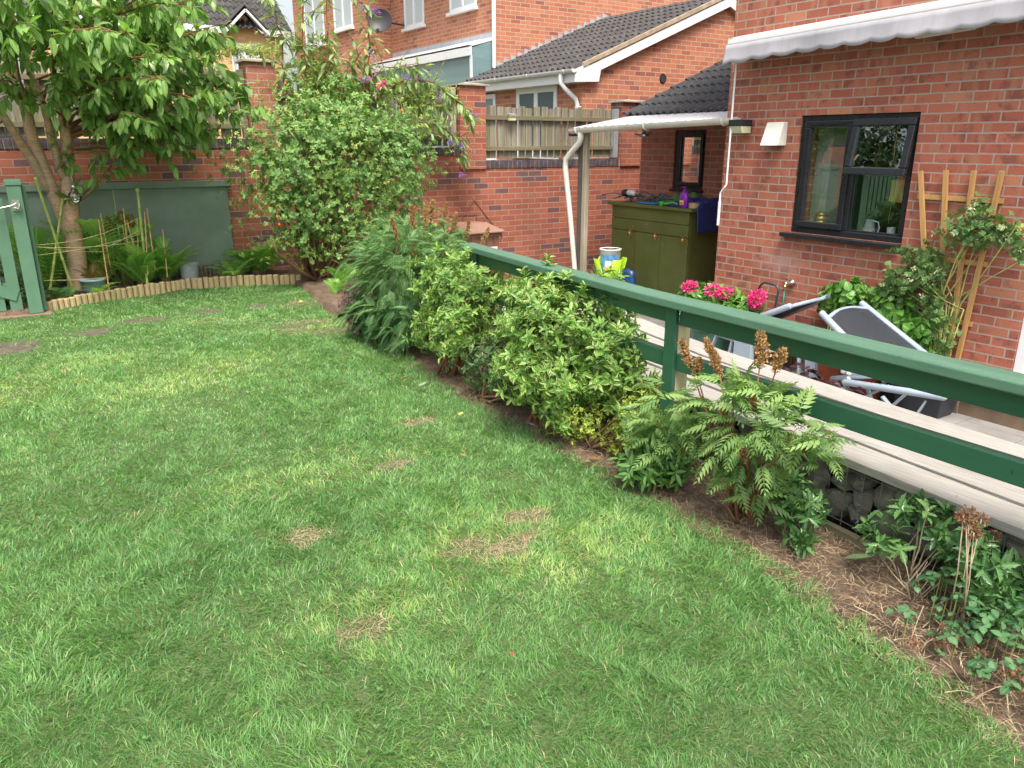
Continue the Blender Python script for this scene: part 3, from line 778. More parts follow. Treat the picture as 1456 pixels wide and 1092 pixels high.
def coping(x0, x1, z0, seed):
    g = random.Random(seed); mb = MB(); x = x0+.002
    while x < x1-.03:
        w_ = .066; mb.box(x, min(x+w_, x1), 9.318+g.uniform(-.003,.003), 9.56, z0+.001, z0+.105+g.uniform(-.003,.003)); x += .0745
    mb.build('coping', M['blue_brick'], wall, bevel=.004)
    m2 = MB(); m2.box(x0, x1, 9.328, 9.55, z0, z0+.095); m2.build('coping_mortar', M['mortar_verge'], wall)
coping(-4, 2.57, 1.441, 1); coping(2.91, 5.28, 1.336, 2); coping(5.695, 8.095, 1.164, 3)

def fence(x0, x1, z0, z1, rails, label, seed, posts=()):
    f = empty('picket_fence', ((x0+x1)/2, 9.4, z0), label, 'fence', 'weathered fence panels on the garden wall')
    g = random.Random(seed); mb = MB(); x = x0
    while x < x1-.05:
        w_ = g.uniform(.088,.112); w_ = min(w_, x1-x); h = z1+g.uniform(-.018,.014); t_ = g.uniform(-.006,.006)
        mb.prism([(x,9.425,z0+g.uniform(0,.02)),(x+w_,9.425,z0+.01),(x+w_+t_,9.425,h),(x+t_,9.425,h+g.uniform(-.006,.006))], (0,.015,0))
        x += w_+g.choice([.008,.014,.02,.028])
    mb.build('pickets', M['fence'], f, bevel=.002)
    for (a, b) in rails:
        r_ = MB(); r_.bar((x0-.01,9.402,(a+b)/2),(x1+.01,9.402,(a+b)/2+g.uniform(-.008,.008)),.045,b-a); r_.build('rail', M['fence_rail'], f, bevel=.004)
    for (px, w_, mm) in posts:
        p = MB(); p.box(px, px+w_, 9.36, 9.44, z0, z1+.01); p.build('post', M[mm], f, bevel=.004)
    return f
fence(-1.6, 2.50, 1.555, 2.27, [(1.645,1.70),(2.09,2.15)], 'weathered picket fence panel on the wall behind the cherry tree', 1, [(2.505,.06,'fence_rail')])
fence(2.93, 5.17, 1.45, 2.18, [(1.535,1.595),(1.99,2.05)], 'weathered picket fence panel between the two tall brick piers, behind the buddleia', 2, [(5.19,.08,'post_old')])
fence(5.72, 7.98, 1.285, 1.975, [(1.395,1.455),(1.80,1.86)], 'weathered picket fence panel behind the white canopy gutter, right of the tall pier', 3, [(8.0,.08,'pot_grey')])
# small solar lamp on the fence
lm = empty('fence_lamp', (6.14,9.36,1.80), 'small square solar lamp on the top rail of the fence panel beside the pier', 'lamp')
mb = MB(); mb.prism([(6.08,9.375,1.855),(6.20,9.375,1.855),(6.20,9.375,1.885),(6.08,9.375,1.89)], (0,-.06,-.015)); mb.build('lamp_cap', M['slab'], lm, bevel=.003)
mb = MB(); mb.box(6.085,6.195,9.325,9.372,1.79,1.85); mb.build('lamp_body', plain('solar_lamp_lens',(.62,.6,.28),.4), lm, bevel=.006)

# green panel on the wall with its ledge
b = empty('wall_board', (.9,9.3,.1), 'large dull green painted board with a ledge fixed to the brick wall behind the ferns', 'board')
mb = MB(); mb.box(-.9,2.235,9.29,9.327,.06,1.03); mb.build('panel', M['green_board'], b, bevel=.002)
mb = MB(); mb.box(-.9,2.275,9.262,9.327,1.032,1.10); mb.build('ledge', M['green_board'], b, bevel=.004)
mb = MB()
for i in range(24): mb.lathe((1.35+i*.045,9.24,.04), [(.02,0),(.021,.11),(.018,.135)], 7)
one('log_palisade', 'low dark log palisade along the wall beneath the green board', 'edging', mb, M['edge_board'])

# log roll along the lawn
le = MB(); a = np.array(LOGS); seg = np.sqrt((np.diff(a, axis=0)**2).sum(1)); cum = np.concatenate([[0], np.cumsum(seg)])
s = .02; g_ = random.Random(4)
while s < cum[-1]:
    x = np.interp(s, cum, a[:,0]); y = np.interp(s, cum, a[:,1]); r_ = .029+g_.uniform(-.003,.003)
    h = .098+g_.uniform(-.006,.006); le.lathe((x+g_.uniform(-.004,.004), y+g_.uniform(-.006,.006), -.05), [(r_,0),(r_,h+.045),(r_*.8,h+.052)], 9)
    s += r_*2+.002
one('log_edging', 'curved roll of pale half-height logs edging the far end of the lawn', 'edging', le, M['log'], smooth=False)
mb = MB(); mb.prism([(2.66,8.0,.0),(2.72,8.0,.0),(2.42,5.75,.0),(2.36,5.75,.0)], (0,0,.035)); 
one('edging_board', 'dark old timber edging board between the far lawn corner and the fern bed', 'edging', mb, M['edge_board'], bevel=.003)

# ---------------------------------------------------------------- gate
gt = empty('garden_gate', (-.5,8.12,.0), 'green painted picket gate standing beside its post at the far left of the lawn', 'gate')
for i in range(8):
    x1 = .065-i*.128; x0 = x1-.095; zt = 1.03+.02*math.sin(i*.5); mb = MB()
    arc = [(x0+.0475+.0475*math.cos(t_), 8.10, zt+.04*math.sin(t_)) for t_ in np.linspace(0, math.pi, 9)]
    mb.prism([(x0,8.10,.07),(x1,8.10,.07)]+arc, (0,.02,0)); mb.build('picket', M['green_gate'], gt, bevel=.003)
for z in (.27,.82):
    mb = MB(); mb.box(-.96,.05,8.122,8.16,z-.04,z+.04); mb.build('rail', M['green_gate'], gt, bevel=.003)
mb = MB()
q = [(.04-.9*k/10, 8.098, .20+.24*math.sin(math.pi*.5*k/10)) for k in range(11)]
for k in range(10): mb.bar(q[k], q[k+1], .02, .10)
mb.build('brace', M['green_gate'], gt)
gp = empty('gate_post', (.17,8.1,0), 'thick green gate post with a metal latch at the left end of the log edging', 'post')
mb = MB(); mb.box(.105,.215,8.06,8.17,.03,1.15); mb.box(.095,.225,8.05,8.30,1.15,1.20) ; mb.build('post', M['green_gate'], gp, bevel=.006)
mb = MB(); mb.box(.22,.25,8.15,8.30,.03,1.15); mb.build('side_board', M['green_gate'], gp, bevel=.004)
mb = MB(); mb.box(.125,.185,8.05,8.058,.94,1.03); mb.tube([(.155,8.045,1.0),(.155,8.02,1.0),(.12,8.01,.985),(0.0,8.03,.96),(-.1,8.06,.945)], .007); mb.tube([(.14,8.04,.96),(.17,8.02,.955),(.18,8.03,.99)], .01)
mb.build('latch', M['chrome'], gp)
mb = MB(); mb.box(-.95,.28,8.02,8.24,-.02,.028); one('threshold', 'low pale brick threshold under the green gate', 'step', mb, M['plinth'], bevel=.005)

# ---------------------------------------------------------------- gabion, bench, rail
gb = empty('gabion_wall', (3.0,2.5,0), 'low wire gabion basket filled with grey stones under the timber bench', 'gabion wall')
gx = lambda y: float(interp_poly(GAB, y))
def stones():
    g = np.random.default_rng(21)
    V0 = []; 
    # unit sphere
    nlat, nlon = 7, 10
    sv = [(0,0,1)]+[(math.sin(math.pi*i/nlat)*math.cos(2*math.pi*j/nlon), math.sin(math.pi*i/nlat)*math.sin(2*math.pi*j/nlon), math.cos(math.pi*i/nlat)) for i in range(1,nlat) for j in range(nlon)]+[(0,0,-1)]
    sf = [(0,1+j,1+(j+1)%nlon) for j in range(nlon)]
    for i in range(nlat-2):
        for j in range(nlon): a=1+i*nlon+j; b_=1+i*nlon+(j+1)%nlon; sf += [(a,a+nlon,b_+nlon,b_)]
    e = len(sv)-1; o_ = 1+(nlat-2)*nlon; sf += [(o_+j,e,o_+(j+1)%nlon) for j in range(nlon)]
    sv = np.array(sv); mb = MB(); y = -.2
    while y < 6.4:
        z = .035
        step = g.uniform(.075,.125)
        while z < .27:
            h = g.uniform(.035,.06); r = np.array([g.uniform(.05,.07), step*.68, h*1.28])
            k = norm(g.normal(size=(12,3))); d = g.uniform(.5,.8,12)
            p = sv.copy()
            for n_, dd in zip(k, d):
                t_ = p@n_; p = p - np.maximum(0, t_-dd)[:,None]*n_[None]*1.0
            th = g.uniform(-.3,.3); yy_ = y+g.uniform(-.015,.015)
            p = p*r; q = p.copy(); q[:,1] = p[:,1]*math.cos(th)-p[:,2]*math.sin(th); q[:,2] = p[:,1]*math.sin(th)+p[:,2]*math.cos(th)
            q += np.array([gx(yy_)+.068+g.uniform(-.012,.012), yy_, z+h*.8])
            q[:,2] = np.minimum(q[:,2], .283)
            mb.add(q.tolist(), sf); z += h*1.75
        y += step*.98
    o = mb.build('stone_fill', M['stone'], gb, smooth=False); o['kind'] = 'stuff'
    md = o.modifiers.new('s','BEVEL'); md.width = .004; md.segments = 1; md.limit_method = 'ANGLE'; md.angle_limit = R(25)
stones()
mb = MB(); ys = np.arange(-.3, 6.45, .0765)
for y in ys: mb.tube([(gx(y)-.004,y,.0),(gx(y)-.004,y,.285)], .0022, 5)
for z in (.045,.12,.195,.27): mb.tube([(gx(y)-.009,y,z) for y in np.arange(-.3,6.5,.4)], .0022, 5)
y = 1.54; mb.tube([(gx(y)-.012+.006*math.cos(k*.9), y+.007*math.sin(k*.9), .01+k*.0035) for k in range(78)], .0018, 4)
y = 4.1; mb.tube([(gx(y)-.012+.006*math.cos(k*.9), y+.007*math.sin(k*.9), .01+k*.0035) for k in range(78)], .0018, 4)
mb.build('wire_mesh', M['wire'], gb)
mb = MB()
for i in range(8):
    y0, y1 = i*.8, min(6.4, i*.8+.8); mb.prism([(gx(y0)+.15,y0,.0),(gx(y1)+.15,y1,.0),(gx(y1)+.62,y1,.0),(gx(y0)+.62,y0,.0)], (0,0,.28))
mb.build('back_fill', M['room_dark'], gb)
mb = MB()
for i in range(8):
    y0, y1 = i*.8, min(6.4, i*.8+.8); mb.prism([(gx(y0)+.62,y0,-.62),(gx(y1)+.62,y1,-.62),(gx(y1)+.72,y1,-.62),(gx(y0)+.72,y0,-.62)], (0,0,.9))
mb.build('retaining_board', M['edge_board'], gb)
mb = MB(); 
for i in range(6): mb.bar((gx(i*1.0-.2)-.045,i*1.0-.2,.01),(gx(i*1.0+.8)-.045,i*1.0+.8,.01),.03,.05)
mb.build('base_board', wood_mat('mossy_board',(.10,.085,.055),(.2,.17,.11),'y',.9,1,.3,green=(.06,.09,.03),ga=.7), gb, bevel=.003)

BF = [(2.43,-2),(2.55,.6),(2.562,.94),(2.63,1.7),(2.715,2.94),(2.84,3.9),(3.02,5.0),(3.06,5.2)]
BB = [(3.20,-2),(3.28,.6),(3.325,1.29),(3.37,1.9),(3.455,2.94),(3.60,3.7),(3.78,4.4),(3.97,5.2)]
bn = empty('timber_bench', (3.0,2.5,.29), 'long weathered pale grey timber bench top of four boards on the stone gabion', 'bench')
ys = [-1.5,-.4,.6,1.2,1.8,2.4,3.0,3.5,4.0,4.5,4.9]
for k in range(4):
    f0, f1 = [(0,.228),(.255,.485),(.52,.740),(.768,1.0)][k]
    vs = []; mb = MB()
    for y in ys:
        a0 = float(interp_poly(BF,y)); b0 = float(interp_poly(BB,y)); x0 = a0+(b0-a0)*f0; x1 = a0+(b0-a0)*f1
        zt = .325+(.003 if k in (1,3) else 0)
        vs += [(x0,y,zt-.035),(x1,y,zt-.035),(x1,y,zt),(x0,y,zt)]
    fs = [(3,2,1,0)]; n = len(ys)
    for i in range(n-1):
        for e in range(4): fs.append((4*i+e, 4*i+(e+1)%4, 4*i+4+(e+1)%4, 4*i+4+e))
    fs.append(tuple(4*(n-1)+e for e in range(4)))
    mb.add(vs, fs); mb.build('board', M['deck'], bn, bevel=.003)
for y in np.arange(-.9,4.9,.62): mb = MB(); mb.bar((float(interp_poly(BF,y))+.05,y,.285),(float(interp_poly(BB,y))-.05,y,.285),.05,.01); mb.build('batten', M['edge_board'], bn)
for mb in GAP_SHADES: mb.build('gap_shade', M['room_dark'], bn)  # dark strips between the boards, shade of the gaps put in as colour
# planter of dark heucheras sits behind the bench (built with the plants)

rl = empty('garden_rail', (2.45,2.4,0), 'dark green painted handrail fence with post between the lawn bed and the bench', 'fence')
NE = [(2.37,-2),(2.383,1.0),(2.385,1.43),(2.42,2.59),(2.495,3.46),(2.622,4.66)]
nx_ = lambda y: float(interp_poly(NE, y))
def rail_piece(name, y0, y1, dx0, dx1, z0, z1, bev=.005):
    ys = [y for y in [y0,.2,1.0,1.43,2.0,2.59,3.0,3.46,4.0] if y0 <= y < y1]+[y1]
    vs = []; mb = MB()
    for y in ys: x = nx_(y); vs += [(x+dx0,y,z0),(x+dx1,y,z0),(x+dx1,y,z1),(x+dx0,y,z1)]
    n = len(ys); fs = [(3,2,1,0)]
    for i in range(n-1):
        for e in range(4): fs.append((4*i+e, 4*i+(e+1)%4, 4*i+4+(e+1)%4, 4*i+4+e))
    fs.append(tuple(4*(n-1)+e for e in range(4)))
    mb.add(vs, fs); return mb.build(name, M['green_paint'], rl, bevel=bev)
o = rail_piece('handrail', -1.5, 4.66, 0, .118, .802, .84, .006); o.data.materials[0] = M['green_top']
rail_piece('upper_board', -1.5, 2.398, .052, .08, .722, .799)
rail_piece('upper_board', 2.472, 4.6, .052, .08, .722, .799)
rail_piece('lower_rail', -1.5, 2.398, .05, .092, .512, .592)
rail_piece('lower_rail', 2.472, 4.6, .05, .092, .512, .592)
for y in (-.9, 2.402, 4.45):
    mb = MB(); x = nx_(y)+.035; mb.box(x, x+.024, y, y+.066, -.05, .80); p = mb.build('post_face', M['green_paint'], rl, bevel=.003)
    mb = MB(); mb.box(x+.0245, x+.10, y+.002, y+.066, -.05, .722); mb.box(x+.0245, x+.10, y+.066, y+.07, -.05,.5) ; mb.build('post', M['post_pale'], rl, bevel=.003)
    mb = MB(); mb.box(x+.003, x+.026, y-.004, y-.0005, .722, .80); 
for z in (.712,.655,.575): mb = MB(); mb.lathe((nx_(2.4)+.095,2.4,z), [(.0055,0),(.004,-.005)], 8, 'y'); mb.build('screw', M['chrome'], rl)
# ---------------------------------------------------------------- our house
def tile_roof(o, u, s, ulen, slen, tw=.15, cl=.32, hh=.03, seed=0, back=False):
    O = np.array(o, float); u = np.array(u, float); s = norm(np.array(s, float)); n = np.cross(u, s); n = n if n[2] > 0 else -n
    prof = [(0,0),(.22,0),(.34,.6),(.48,1),(.66,1),(.80,.6),(.92,0)]
    us = []; k = 0
    while k*tw < ulen:
        for a, h in prof: us.append(((k+a)*tw, h))
        k += 1
    us = [(min(a, ulen), h) for a, h in us]+[(ulen, 0)]
    mb = MB(); m = len(us); nc = int(slen/cl)+1; g = random.Random(seed)
    for c in range(nc):
        s0 = c*cl-.02; s1 = min((c+1)*cl, slen); b = len(mb.v); of = g.uniform(-.003,.003)
        for (ss, lift) in ((s0, -.004), (s0+.002, .022), (s1+.0, .0)):
            for a, h in us: mb.v.append(tuple(O+u*a+s*ss+n*(lift+h*hh+of*(lift > 0))))
        for r in range(2):
            for i in range(m-1): q = b+r*m+i; mb.f.append((q, q+1, q+1+m, q+m))
    return mb

hs_ = empty('brick_house', (6.3,5.6,-.6), 'red brick house with a black framed window, low side extension and white door frame', 'house')
mb = MB()
wall_holes(mb, 'x', 6.3, .28, -6, 5.65, -.34, 5.2, [(1.55,2.625,-.34,1.75),(3.645,4.768,.69,1.738)])
mb.box(6.58, 12, 5.37, 5.65, -.34, 5.2); mb.box(6.58, 12, -6, -5.72, -.34, 5.2)
mb.build('wall', M['house_brick'], hs_)
mb = MB(); mb.box(6.275,6.58,2.64,5.67,-.6,-.34); mb.box(6.275,6.58,-6,1.54,-.6,-.34); mb.box(6.275,6.60,1.54,2.64,-.6,-.44)
# plinth stone courses
pr = random.Random(2); mbs = []
for r_ in range(2):
    mb2 = MB(); mbs.append(mb2); y = -4+r_*.2
    while y < 5.6:
        L = pr.uniform(.30,.44); y2 = min(y+L-.012, 5.66)
        if not (y < 2.63 and y2 > 1.5): mb2.box(6.255+pr.uniform(-.003,.003), 6.30, y, y2, -.598+r_*.128, -.598+r_*.128+.116)
        y += L
mb.build('plinth', M['plinth'], hs_); [q_.build('plinth_course', M['plinth'], hs_, bevel=.006) for q_ in mbs]
# roof over the main block (above the picture)
mb = MB(); mb.prism([(5.85,-6.2,5.15),(9.3,-6.2,7.1),(9.3,-6.2,7.2),(5.85,-6.2,5.25)], (0,12.1,0)); mb.prism([(9.3,-6.2,7.1),(12.6,-6.2,5.15),(12.6,-6.2,5.25),(9.3,-6.2,7.2)], (0,12.1,0))
mb.build('roof', M['tile_dark'], hs_)
mb = MB(); mb.add([(6.3,5.65,5.2),(12,5.65,5.2),(9.2,5.65,7.05)], [(0,1,2)]); mb.add([(6.3,-6,5.2),(12,-6,5.2),(9.2,-6,7.05)], [(0,2,1)]); mb.build('gable', M['house_brick'], hs_)
# window
Y0, Y1, Z0, Z1 = 3.645, 4.768, .69, 1.738
def frame_rect(mb, x0, x1, y0, y1, z0, z1, w_):
    mb.box(x0,x1,y0,y1,z0,z0+w_); mb.box(x0,x1,y0,y1,z1-w_,z1); mb.box(x0,x1,y0,y0+w_,z0+w_,z1-w_); mb.box(x0,x1,y1-w_,y1,z0+w_,z1-w_)
mb = MB(); frame_rect(mb, 6.32, 6.385, Y0, Y1, Z0, Z1, .055)
mb.box(6.32,6.385,4.185,4.24,Z0+.055,Z1-.055); mb.box(6.32,6.385,Y0+.055,4.185,1.255,1.305)
wn = mb.build('window', M['black_frame'], hs_, bevel=.008)
mb = MB(); mb.box(6.225,6.40,Y0-.0,Y1+.06,.648,.688); mb.build('sill', M['black_frame'], wn, bevel=.006)
mb = MB(); frame_rect(mb, 6.300,6.345,4.228,4.715,.745,1.690,.06); mb.build('casement', M['black_frame'], wn, bevel=.009)
mb = MB(); frame_rect(mb, 0,.045,3.66,4.222,1.24,1.70,.062)
mb.v = [(6.285-(1.70-z)*.17+x, y, z) for x, y, z in mb.v]; mb.build('top_casement', M['black_frame'], wn, bevel=.009)
mb = MB(); frame_rect(mb, 6.335,6.355,Y0+.05,4.19,.74,1.26,.022); mb.build('bead', M['black_frame'], wn, bevel=.003)
mb = MB(); mb.box(6.288,6.30,4.30,4.65,1.655,1.672); mb.build('trickle_vent', M['black_frame'], wn, bevel=.002)
mb = MB(); mb.add([(6.335,4.28,.80),(6.335,4.66,.80),(6.335,4.66,1.635),(6.335,4.28,1.635)], [(0,1,2,3)]); mb.build('pane', M['glass'], wn)
mb = MB(); mb.add([(6.348,Y0+.06,.75),(6.348,4.185,.75),(6.348,4.185,1.25),(6.348,Y0+.06,1.25)], [(0,1,2,3)]); mb.build('pane', M['glass'], wn)
mb = MB(); z_, zz = 1.30, 1.64; mb.add([(6.285-(1.70-z_)*.17+.02,3.72,z_),(6.285-(1.70-z_)*.17+.02,4.16,z_),(6.285-(1.70-zz)*.17+.02,4.16,zz),(6.285-(1.70-zz)*.17+.02,3.72,zz)], [(0,1,2,3)]); mb.build('pane', M['glass'], wn)
mb = MB(); mb.bar((6.35,3.80,1.30),(6.28,3.82,1.36),.012,.02); mb.build('stay', M['chrome'], wn)
# the room behind it
mb = MB(); mb.box(6.60,9.0,2.9,2.95,.0,2.3); mb.box(6.60,9.0,5.2,5.25,.0,2.3); mb.box(9.0,9.05,2.9,5.25,.0,2.3); mb.box(6.60,9.0,2.95,5.2,2.25,2.3); mb.box(6.60,9.0,2.95,5.2,-.05,0)
mb.build('room', M['room_dark'], hs_)
mb = MB(); mb.box(6.585,6.60,4.70,5.2,.0,2.3); mb.box(6.60,6.95,4.62,4.70,.69,2.2); mb.build('reveal', M['interior_pale'], hs_)
mb = MB(); mb.box(6.386,6.62,Y0+.001,Y1-.001,.66,.70); mb.build('inner_sill', M['interior_pale'], hs_)
# things on the inner sill
j = empty('brass_jar', (6.5,4.60,.70), 'ringed brass jar on the inner sill at the left of the black window', 'jar')
mb = MB(); mb.lathe((6.5,4.58,.70), [(.05,0),(.066,.02),(.07,.05),(.062,.055),(.07,.065),(.07,.095),(.06,.10),(.067,.11),(.064,.135),(.05,.15)], 20); mb.build('body', M['brass'], j, smooth=True)
mb = MB(); mb.lathe((6.5,4.58,.852), [(.06,0),(.055,.015),(.035,.03),(.01,.035)], 20); mb.build('lid', M['brass'], j, smooth=True)
j = empty('soap_bottle', (6.47,4.29,.70), 'white soap bottle with a pink pump on the inner window sill', 'bottle')
mb = MB(); mb.lathe((6.46,4.285,.70), [(.03,0),(.032,.05),(.02,.08),(.012,.09)], 14); mb.build('body', M['white_plastic'], j, smooth=True)
mb = MB(); mb.lathe((6.46,4.285,.79), [(.014,0),(.014,.02),(.006,.025),(.006,.045),(.013,.05),(.013,.062)], 12); mb.bar((6.46,4.285,.845),(6.43,4.285,.842),.012,.012); mb.build('pump', M['pink'], j)
j = empty('hanging_lantern', (6.75,3.98,1.2), 'yellow brass drum lantern hanging inside the lower right window pane', 'lantern')
mb = MB(); mb.lathe((6.72,3.97,1.0), [(.085,0),(.088,.005),(.085,.015),(.085,.175),(.088,.185),(.06,.19)], 24); mb.build('shade', plain('lantern_glow_brass',(.6,.47,.12),.5), j)
mb = MB(); mb.tube([(6.72,3.97,1.19),(6.72,3.98,1.24),(6.72,4.03,1.27),(6.72,4.07,1.33),(6.72,4.08,1.43),(6.72,4.08,2.2)], .005); mb.tube([(6.72,3.90,.8),(6.72,3.9,1.0)], .003); mb.tube([(6.72,4.04,.8),(6.72,4.04,1.0)], .003); mb.build('wire_hook', M['brass'], j)
j = empty('glass_jug', (6.5,4.08,.70), 'grey glass jug with a white handle on the inner window sill', 'jug')
mb = MB(); mb.lathe((6.5,4.08,.70), [(.045,0),(.055,.03),(.05,.08),(.035,.13),(.03,.15)], 16); mb.build('body', M['pot_grey'], j, smooth=True)
mb = MB(); mb.tube([(6.5,4.05,.84),(6.5,4.0,.83),(6.5,3.985,.78),(6.5,4.0,.73),(6.5,4.03,.72)], .006); mb.build('handle', M['white_plastic'], j)
j = MB(); j.lathe((6.48,3.86,.70), [(.03,0),(.035,.09),(.036,.1),(.028,.1),(.028,.02)], 16); one('tumbler', 'clear tumbler on the inner window sill beside the jug', 'glass', j, M['white_plastic'])
# door at the right edge
mb = MB(); frame_rect(mb, 6.31,6.40,1.55,2.622,-.34,1.75,.075); dr = mb.build('door', M['white_upvc'], hs_, bevel=.006)
mb = MB(); mb.box(6.33,6.37,1.63,2.54,-.25,.25); mb.build('panel', M['white_upvc'], dr)
mb = MB(); frame_rect(mb, 6.325,6.375,1.63,2.54,.25,1.66,.05); mb.build('sash', M['white_upvc'], dr, bevel=.005)
mb = MB(); mb.add([(6.35,1.68,.3),(6.35,2.49,.3),(6.35,2.49,1.61),(6.35,1.68,1.61)], [(0,1,2,3)]); mb.build('pane', M['dark_glass'], dr)
mb = MB(); mb.box(6.235,6.40,1.5,2.66,-.375,-.345); mb.build('threshold', M['white_upvc'], dr, bevel=.005)
# extension
mb = MB()
wall_holes(mb, 'x', 7.4, .25, 5.655, 8.1, -.6, 1.86, [(6.945,7.475,.935,1.655)])
mb.box(7.65,12,7.85,8.1,-.6,1.86); mb.prism([(7.4,8.1,1.86),(12,8.1,1.86),(12,8.1,2.6),(9.6,8.1,2.78),(9.3,8.1,2.66)], (0,-.2,0))
mb.build('extension_wall', M['pink_brick'], hs_)
mb = tile_roof((7.22,5.66,1.845), (0,1,0), (math.cos(R(22.4)),0,math.sin(R(22.4))), 2.60, 2.6, .125, .30, .036, 3)
mb.build('extension_roof', M['tile_dark'], hs_)
mb = MB(); mb.prism([(7.25,8.10,1.80),(9.6,8.10,2.77),(9.6,8.10,2.83),(7.25,8.10,1.86)], (0,.14,0)); mb.prism([(7.24,5.66,1.79),(7.4,5.66,1.79),(7.4,5.66,1.855),(7.24,5.66,1.845)], (0,2.44,0)); mb.build('extension_verge', M['tile_dark'], hs_)
mb = MB(); frame_rect(mb, 7.42,7.48,6.945,7.475,.935,1.655,.05); ew = mb.build('window', M['black_frame'], hs_, bevel=.006)
mb = MB(); frame_rect(mb, 7.40,7.44,6.99,7.43,.98,1.61,.045); mb.build('casement', M['black_frame'], ew, bevel=.006)
mb = MB(); mb.add([(7.445,7.0,.99),(7.445,7.42,.99),(7.445,7.42,1.6),(7.445,7.0,1.6)], [(0,1,2,3)]); mb.build('pane', M['glass'], ew)
mb = MB(); mb.box(7.36,7.48,6.93,7.49,.905,.934); mb.build('sill', M['black_frame'], ew)
mb = MB(); mb.box(7.9,7.95,6.6,7.9,.3,1.8); mb.box(7.66,7.9,7.8,7.84,.3,1.8); mb.box(7.66,7.9,6.6,6.64,.3,1.8); mb.box(7.66,7.9,6.6,7.84,.3,.34); mb.build('room', M['interior'], hs_)
# white canopy with gutter, posts and downpipe
cn = empty('porch_canopy', (6.3,7.0,-.6), 'white sheet canopy with a white gutter and downpipe on old timber posts beside the house', 'canopy')
mb = MB(); n = 90; vs = []
for i in range(n+1):
    y = 5.50+2.62*i/n; hz = .006*math.sin(i*1.4); k = i/n
    vs += [(6.26,y,1.738-.055*k+hz),(7.33,y,1.868+hz*.5-.01*k)]
mb.add(vs, [(2*i,2*i+1,2*i+3,2*i+2) for i in range(n)])
o = mb.build('sheet', M['canopy'], cn); md = o.modifiers.new('s','SOLIDIFY'); md.thickness = .008
mb = MB(); prof = [(math.cos(a)*.055, math.sin(a)*.055) for a in np.linspace(math.pi, 2*math.pi, 9)]
vs = []; fs = []
for i, (y, z) in enumerate(((5.46,1.735),(6.8,1.705),(8.12,1.665))):
    for a, b in prof: vs.append((6.235+a, y, z+b))
for i in range(2):
    for k in range(8): q = i*9+k; fs.append((q,q+1,q+10,q+9))
fs += [tuple(range(9)), tuple(range(18,27))]
mb.add(vs, fs); o = mb.build('gutter', M['old_white'], cn); md = o.modifiers.new('s','SOLIDIFY'); md.thickness = .004
for y in (5.62,6.75,7.98):
    z = 1.735-(y-5.46)*.026; mb = MB(); mb.tube([(6.235+.062*math.cos(a), y, z+.062*math.sin(a)) for a in np.linspace(math.pi-.1,2*math.pi+.1,11)], .011, 6); mb.build('gutter_bracket', M['old_white'], cn)
mb = MB(); mb.tube([(6.235,7.93,1.625),(6.235,7.93,1.56),(6.235,7.96,1.50),(6.235,8.10,1.40),(6.22,8.21,1.30),(6.22,8.22,1.20),(6.24,8.12,.6),(6.26,8.02,-.1),(6.26,8.02,-.58)], [.045,.04,.036,.036,.036,.036,.033,.033,.033], 12); mb.build('downpipe', M['old_white'], cn, smooth=True)
mb = MB(); mb.box(6.29,6.35,7.885,7.955,-.6,1.67); mb.build('post', M['post_old'], cn, bevel=.004)
mb = MB(); mb.box(6.30,6.37,7.965,8.06,-.6,1.66); mb.build('post', M['post_dark'], cn, bevel=.004)
mb = MB(); mb.box(6.28,6.34,8.06,8.24,1.58,1.655); mb.build('beam_end', M['gutter_black'], cn)
mb = MB(); mb.tube([(6.24,6.78,1.63),(6.24,6.79,1.60)], .01); mb.lathe((6.24,6.79,1.56), [(.01,0),(.06,.01),(.05,.03),(.015,.045)], 12); mb.tube([(6.2,6.9,1.60),(6.24,6.8,1.57),(6.28,6.72,1.61)], .009)
one('pan_hook', 'small dark metal bracket hanging under the white gutter', 'bracket', mb, M['gutter_black'])

# fittings on the house wall
w_ = empty('awning', (6.2,1.8,2.2), 'closed white awning cassette with a scalloped grey cloth valance on the house wall', 'awning')
mb = MB(); pf = [(6.297,2.32),(6.297,2.46),(6.22,2.475),(6.10,2.45),(6.045,2.42),(6.04,2.385),(6.06,2.36),(6.2,2.33)]
mb.prism([(x,5.49,z) for x,z in pf], (0,-8,.22)); mb.build('cassette', M['awning_metal'], w_, bevel=.008)
mb = MB(); n = 640; vs = []
for i in range(n+1):
    y = 5.50-8*i/n; k = i/n; top = 2.38+.22*k; sw = .010*math.sin(y*3.1)+.006*math.sin(y*9.7+1)
    ph = (y % .235)/.235; sca = .022*abs(math.sin(math.pi*ph))
    ln = .178-.022+sca-.02*min(1,max(0,(5.5-y)/3))+.008*math.sin(y*2.3)
    for q in range(5):
        vs.append((6.036-.018*(q/4)**2+sw*(q/4)*1.6, y, top-ln*q/4))
mb.add(vs, [(5*i+q,5*i+q+1,5*i+q+6,5*i+q+5) for i in range(n) for q in range(4)]); o = mb.build('valance', M['awning_cloth'], w_, smooth=True); md = o.modifiers.new('s','SOLIDIFY'); md.thickness = .003
mb = MB(); mb.bar((6.10,3.66,2.275),(6.14,3.25,2.30),.05,.03); mb.build('arm', M['old_white'], w_, bevel=.004)
mb = MB(); mb.box(6.05,6.295,5.43,5.488,2.30,2.44); mb.build('end_cap', M['awning_metal'], w_)
mb = MB(); mb.tube([(6.13,5.44,2.30),(6.13,5.44,1.10),(6.12,5.45,1.08),(6.12,5.50,1.02),(6.12,5.50,.72)], [.009,.009,.009,.009,.013], 8)
mb.tube([(6.12,5.50,.94),(6.12,5.50,.70)], .014, 8); mb.build('crank', M['white_upvc'], w_)
v_ = empty('vent_cover', (6.25,4.99,1.57), 'cream sloping vent cover on the brick wall left of the black window', 'vent')
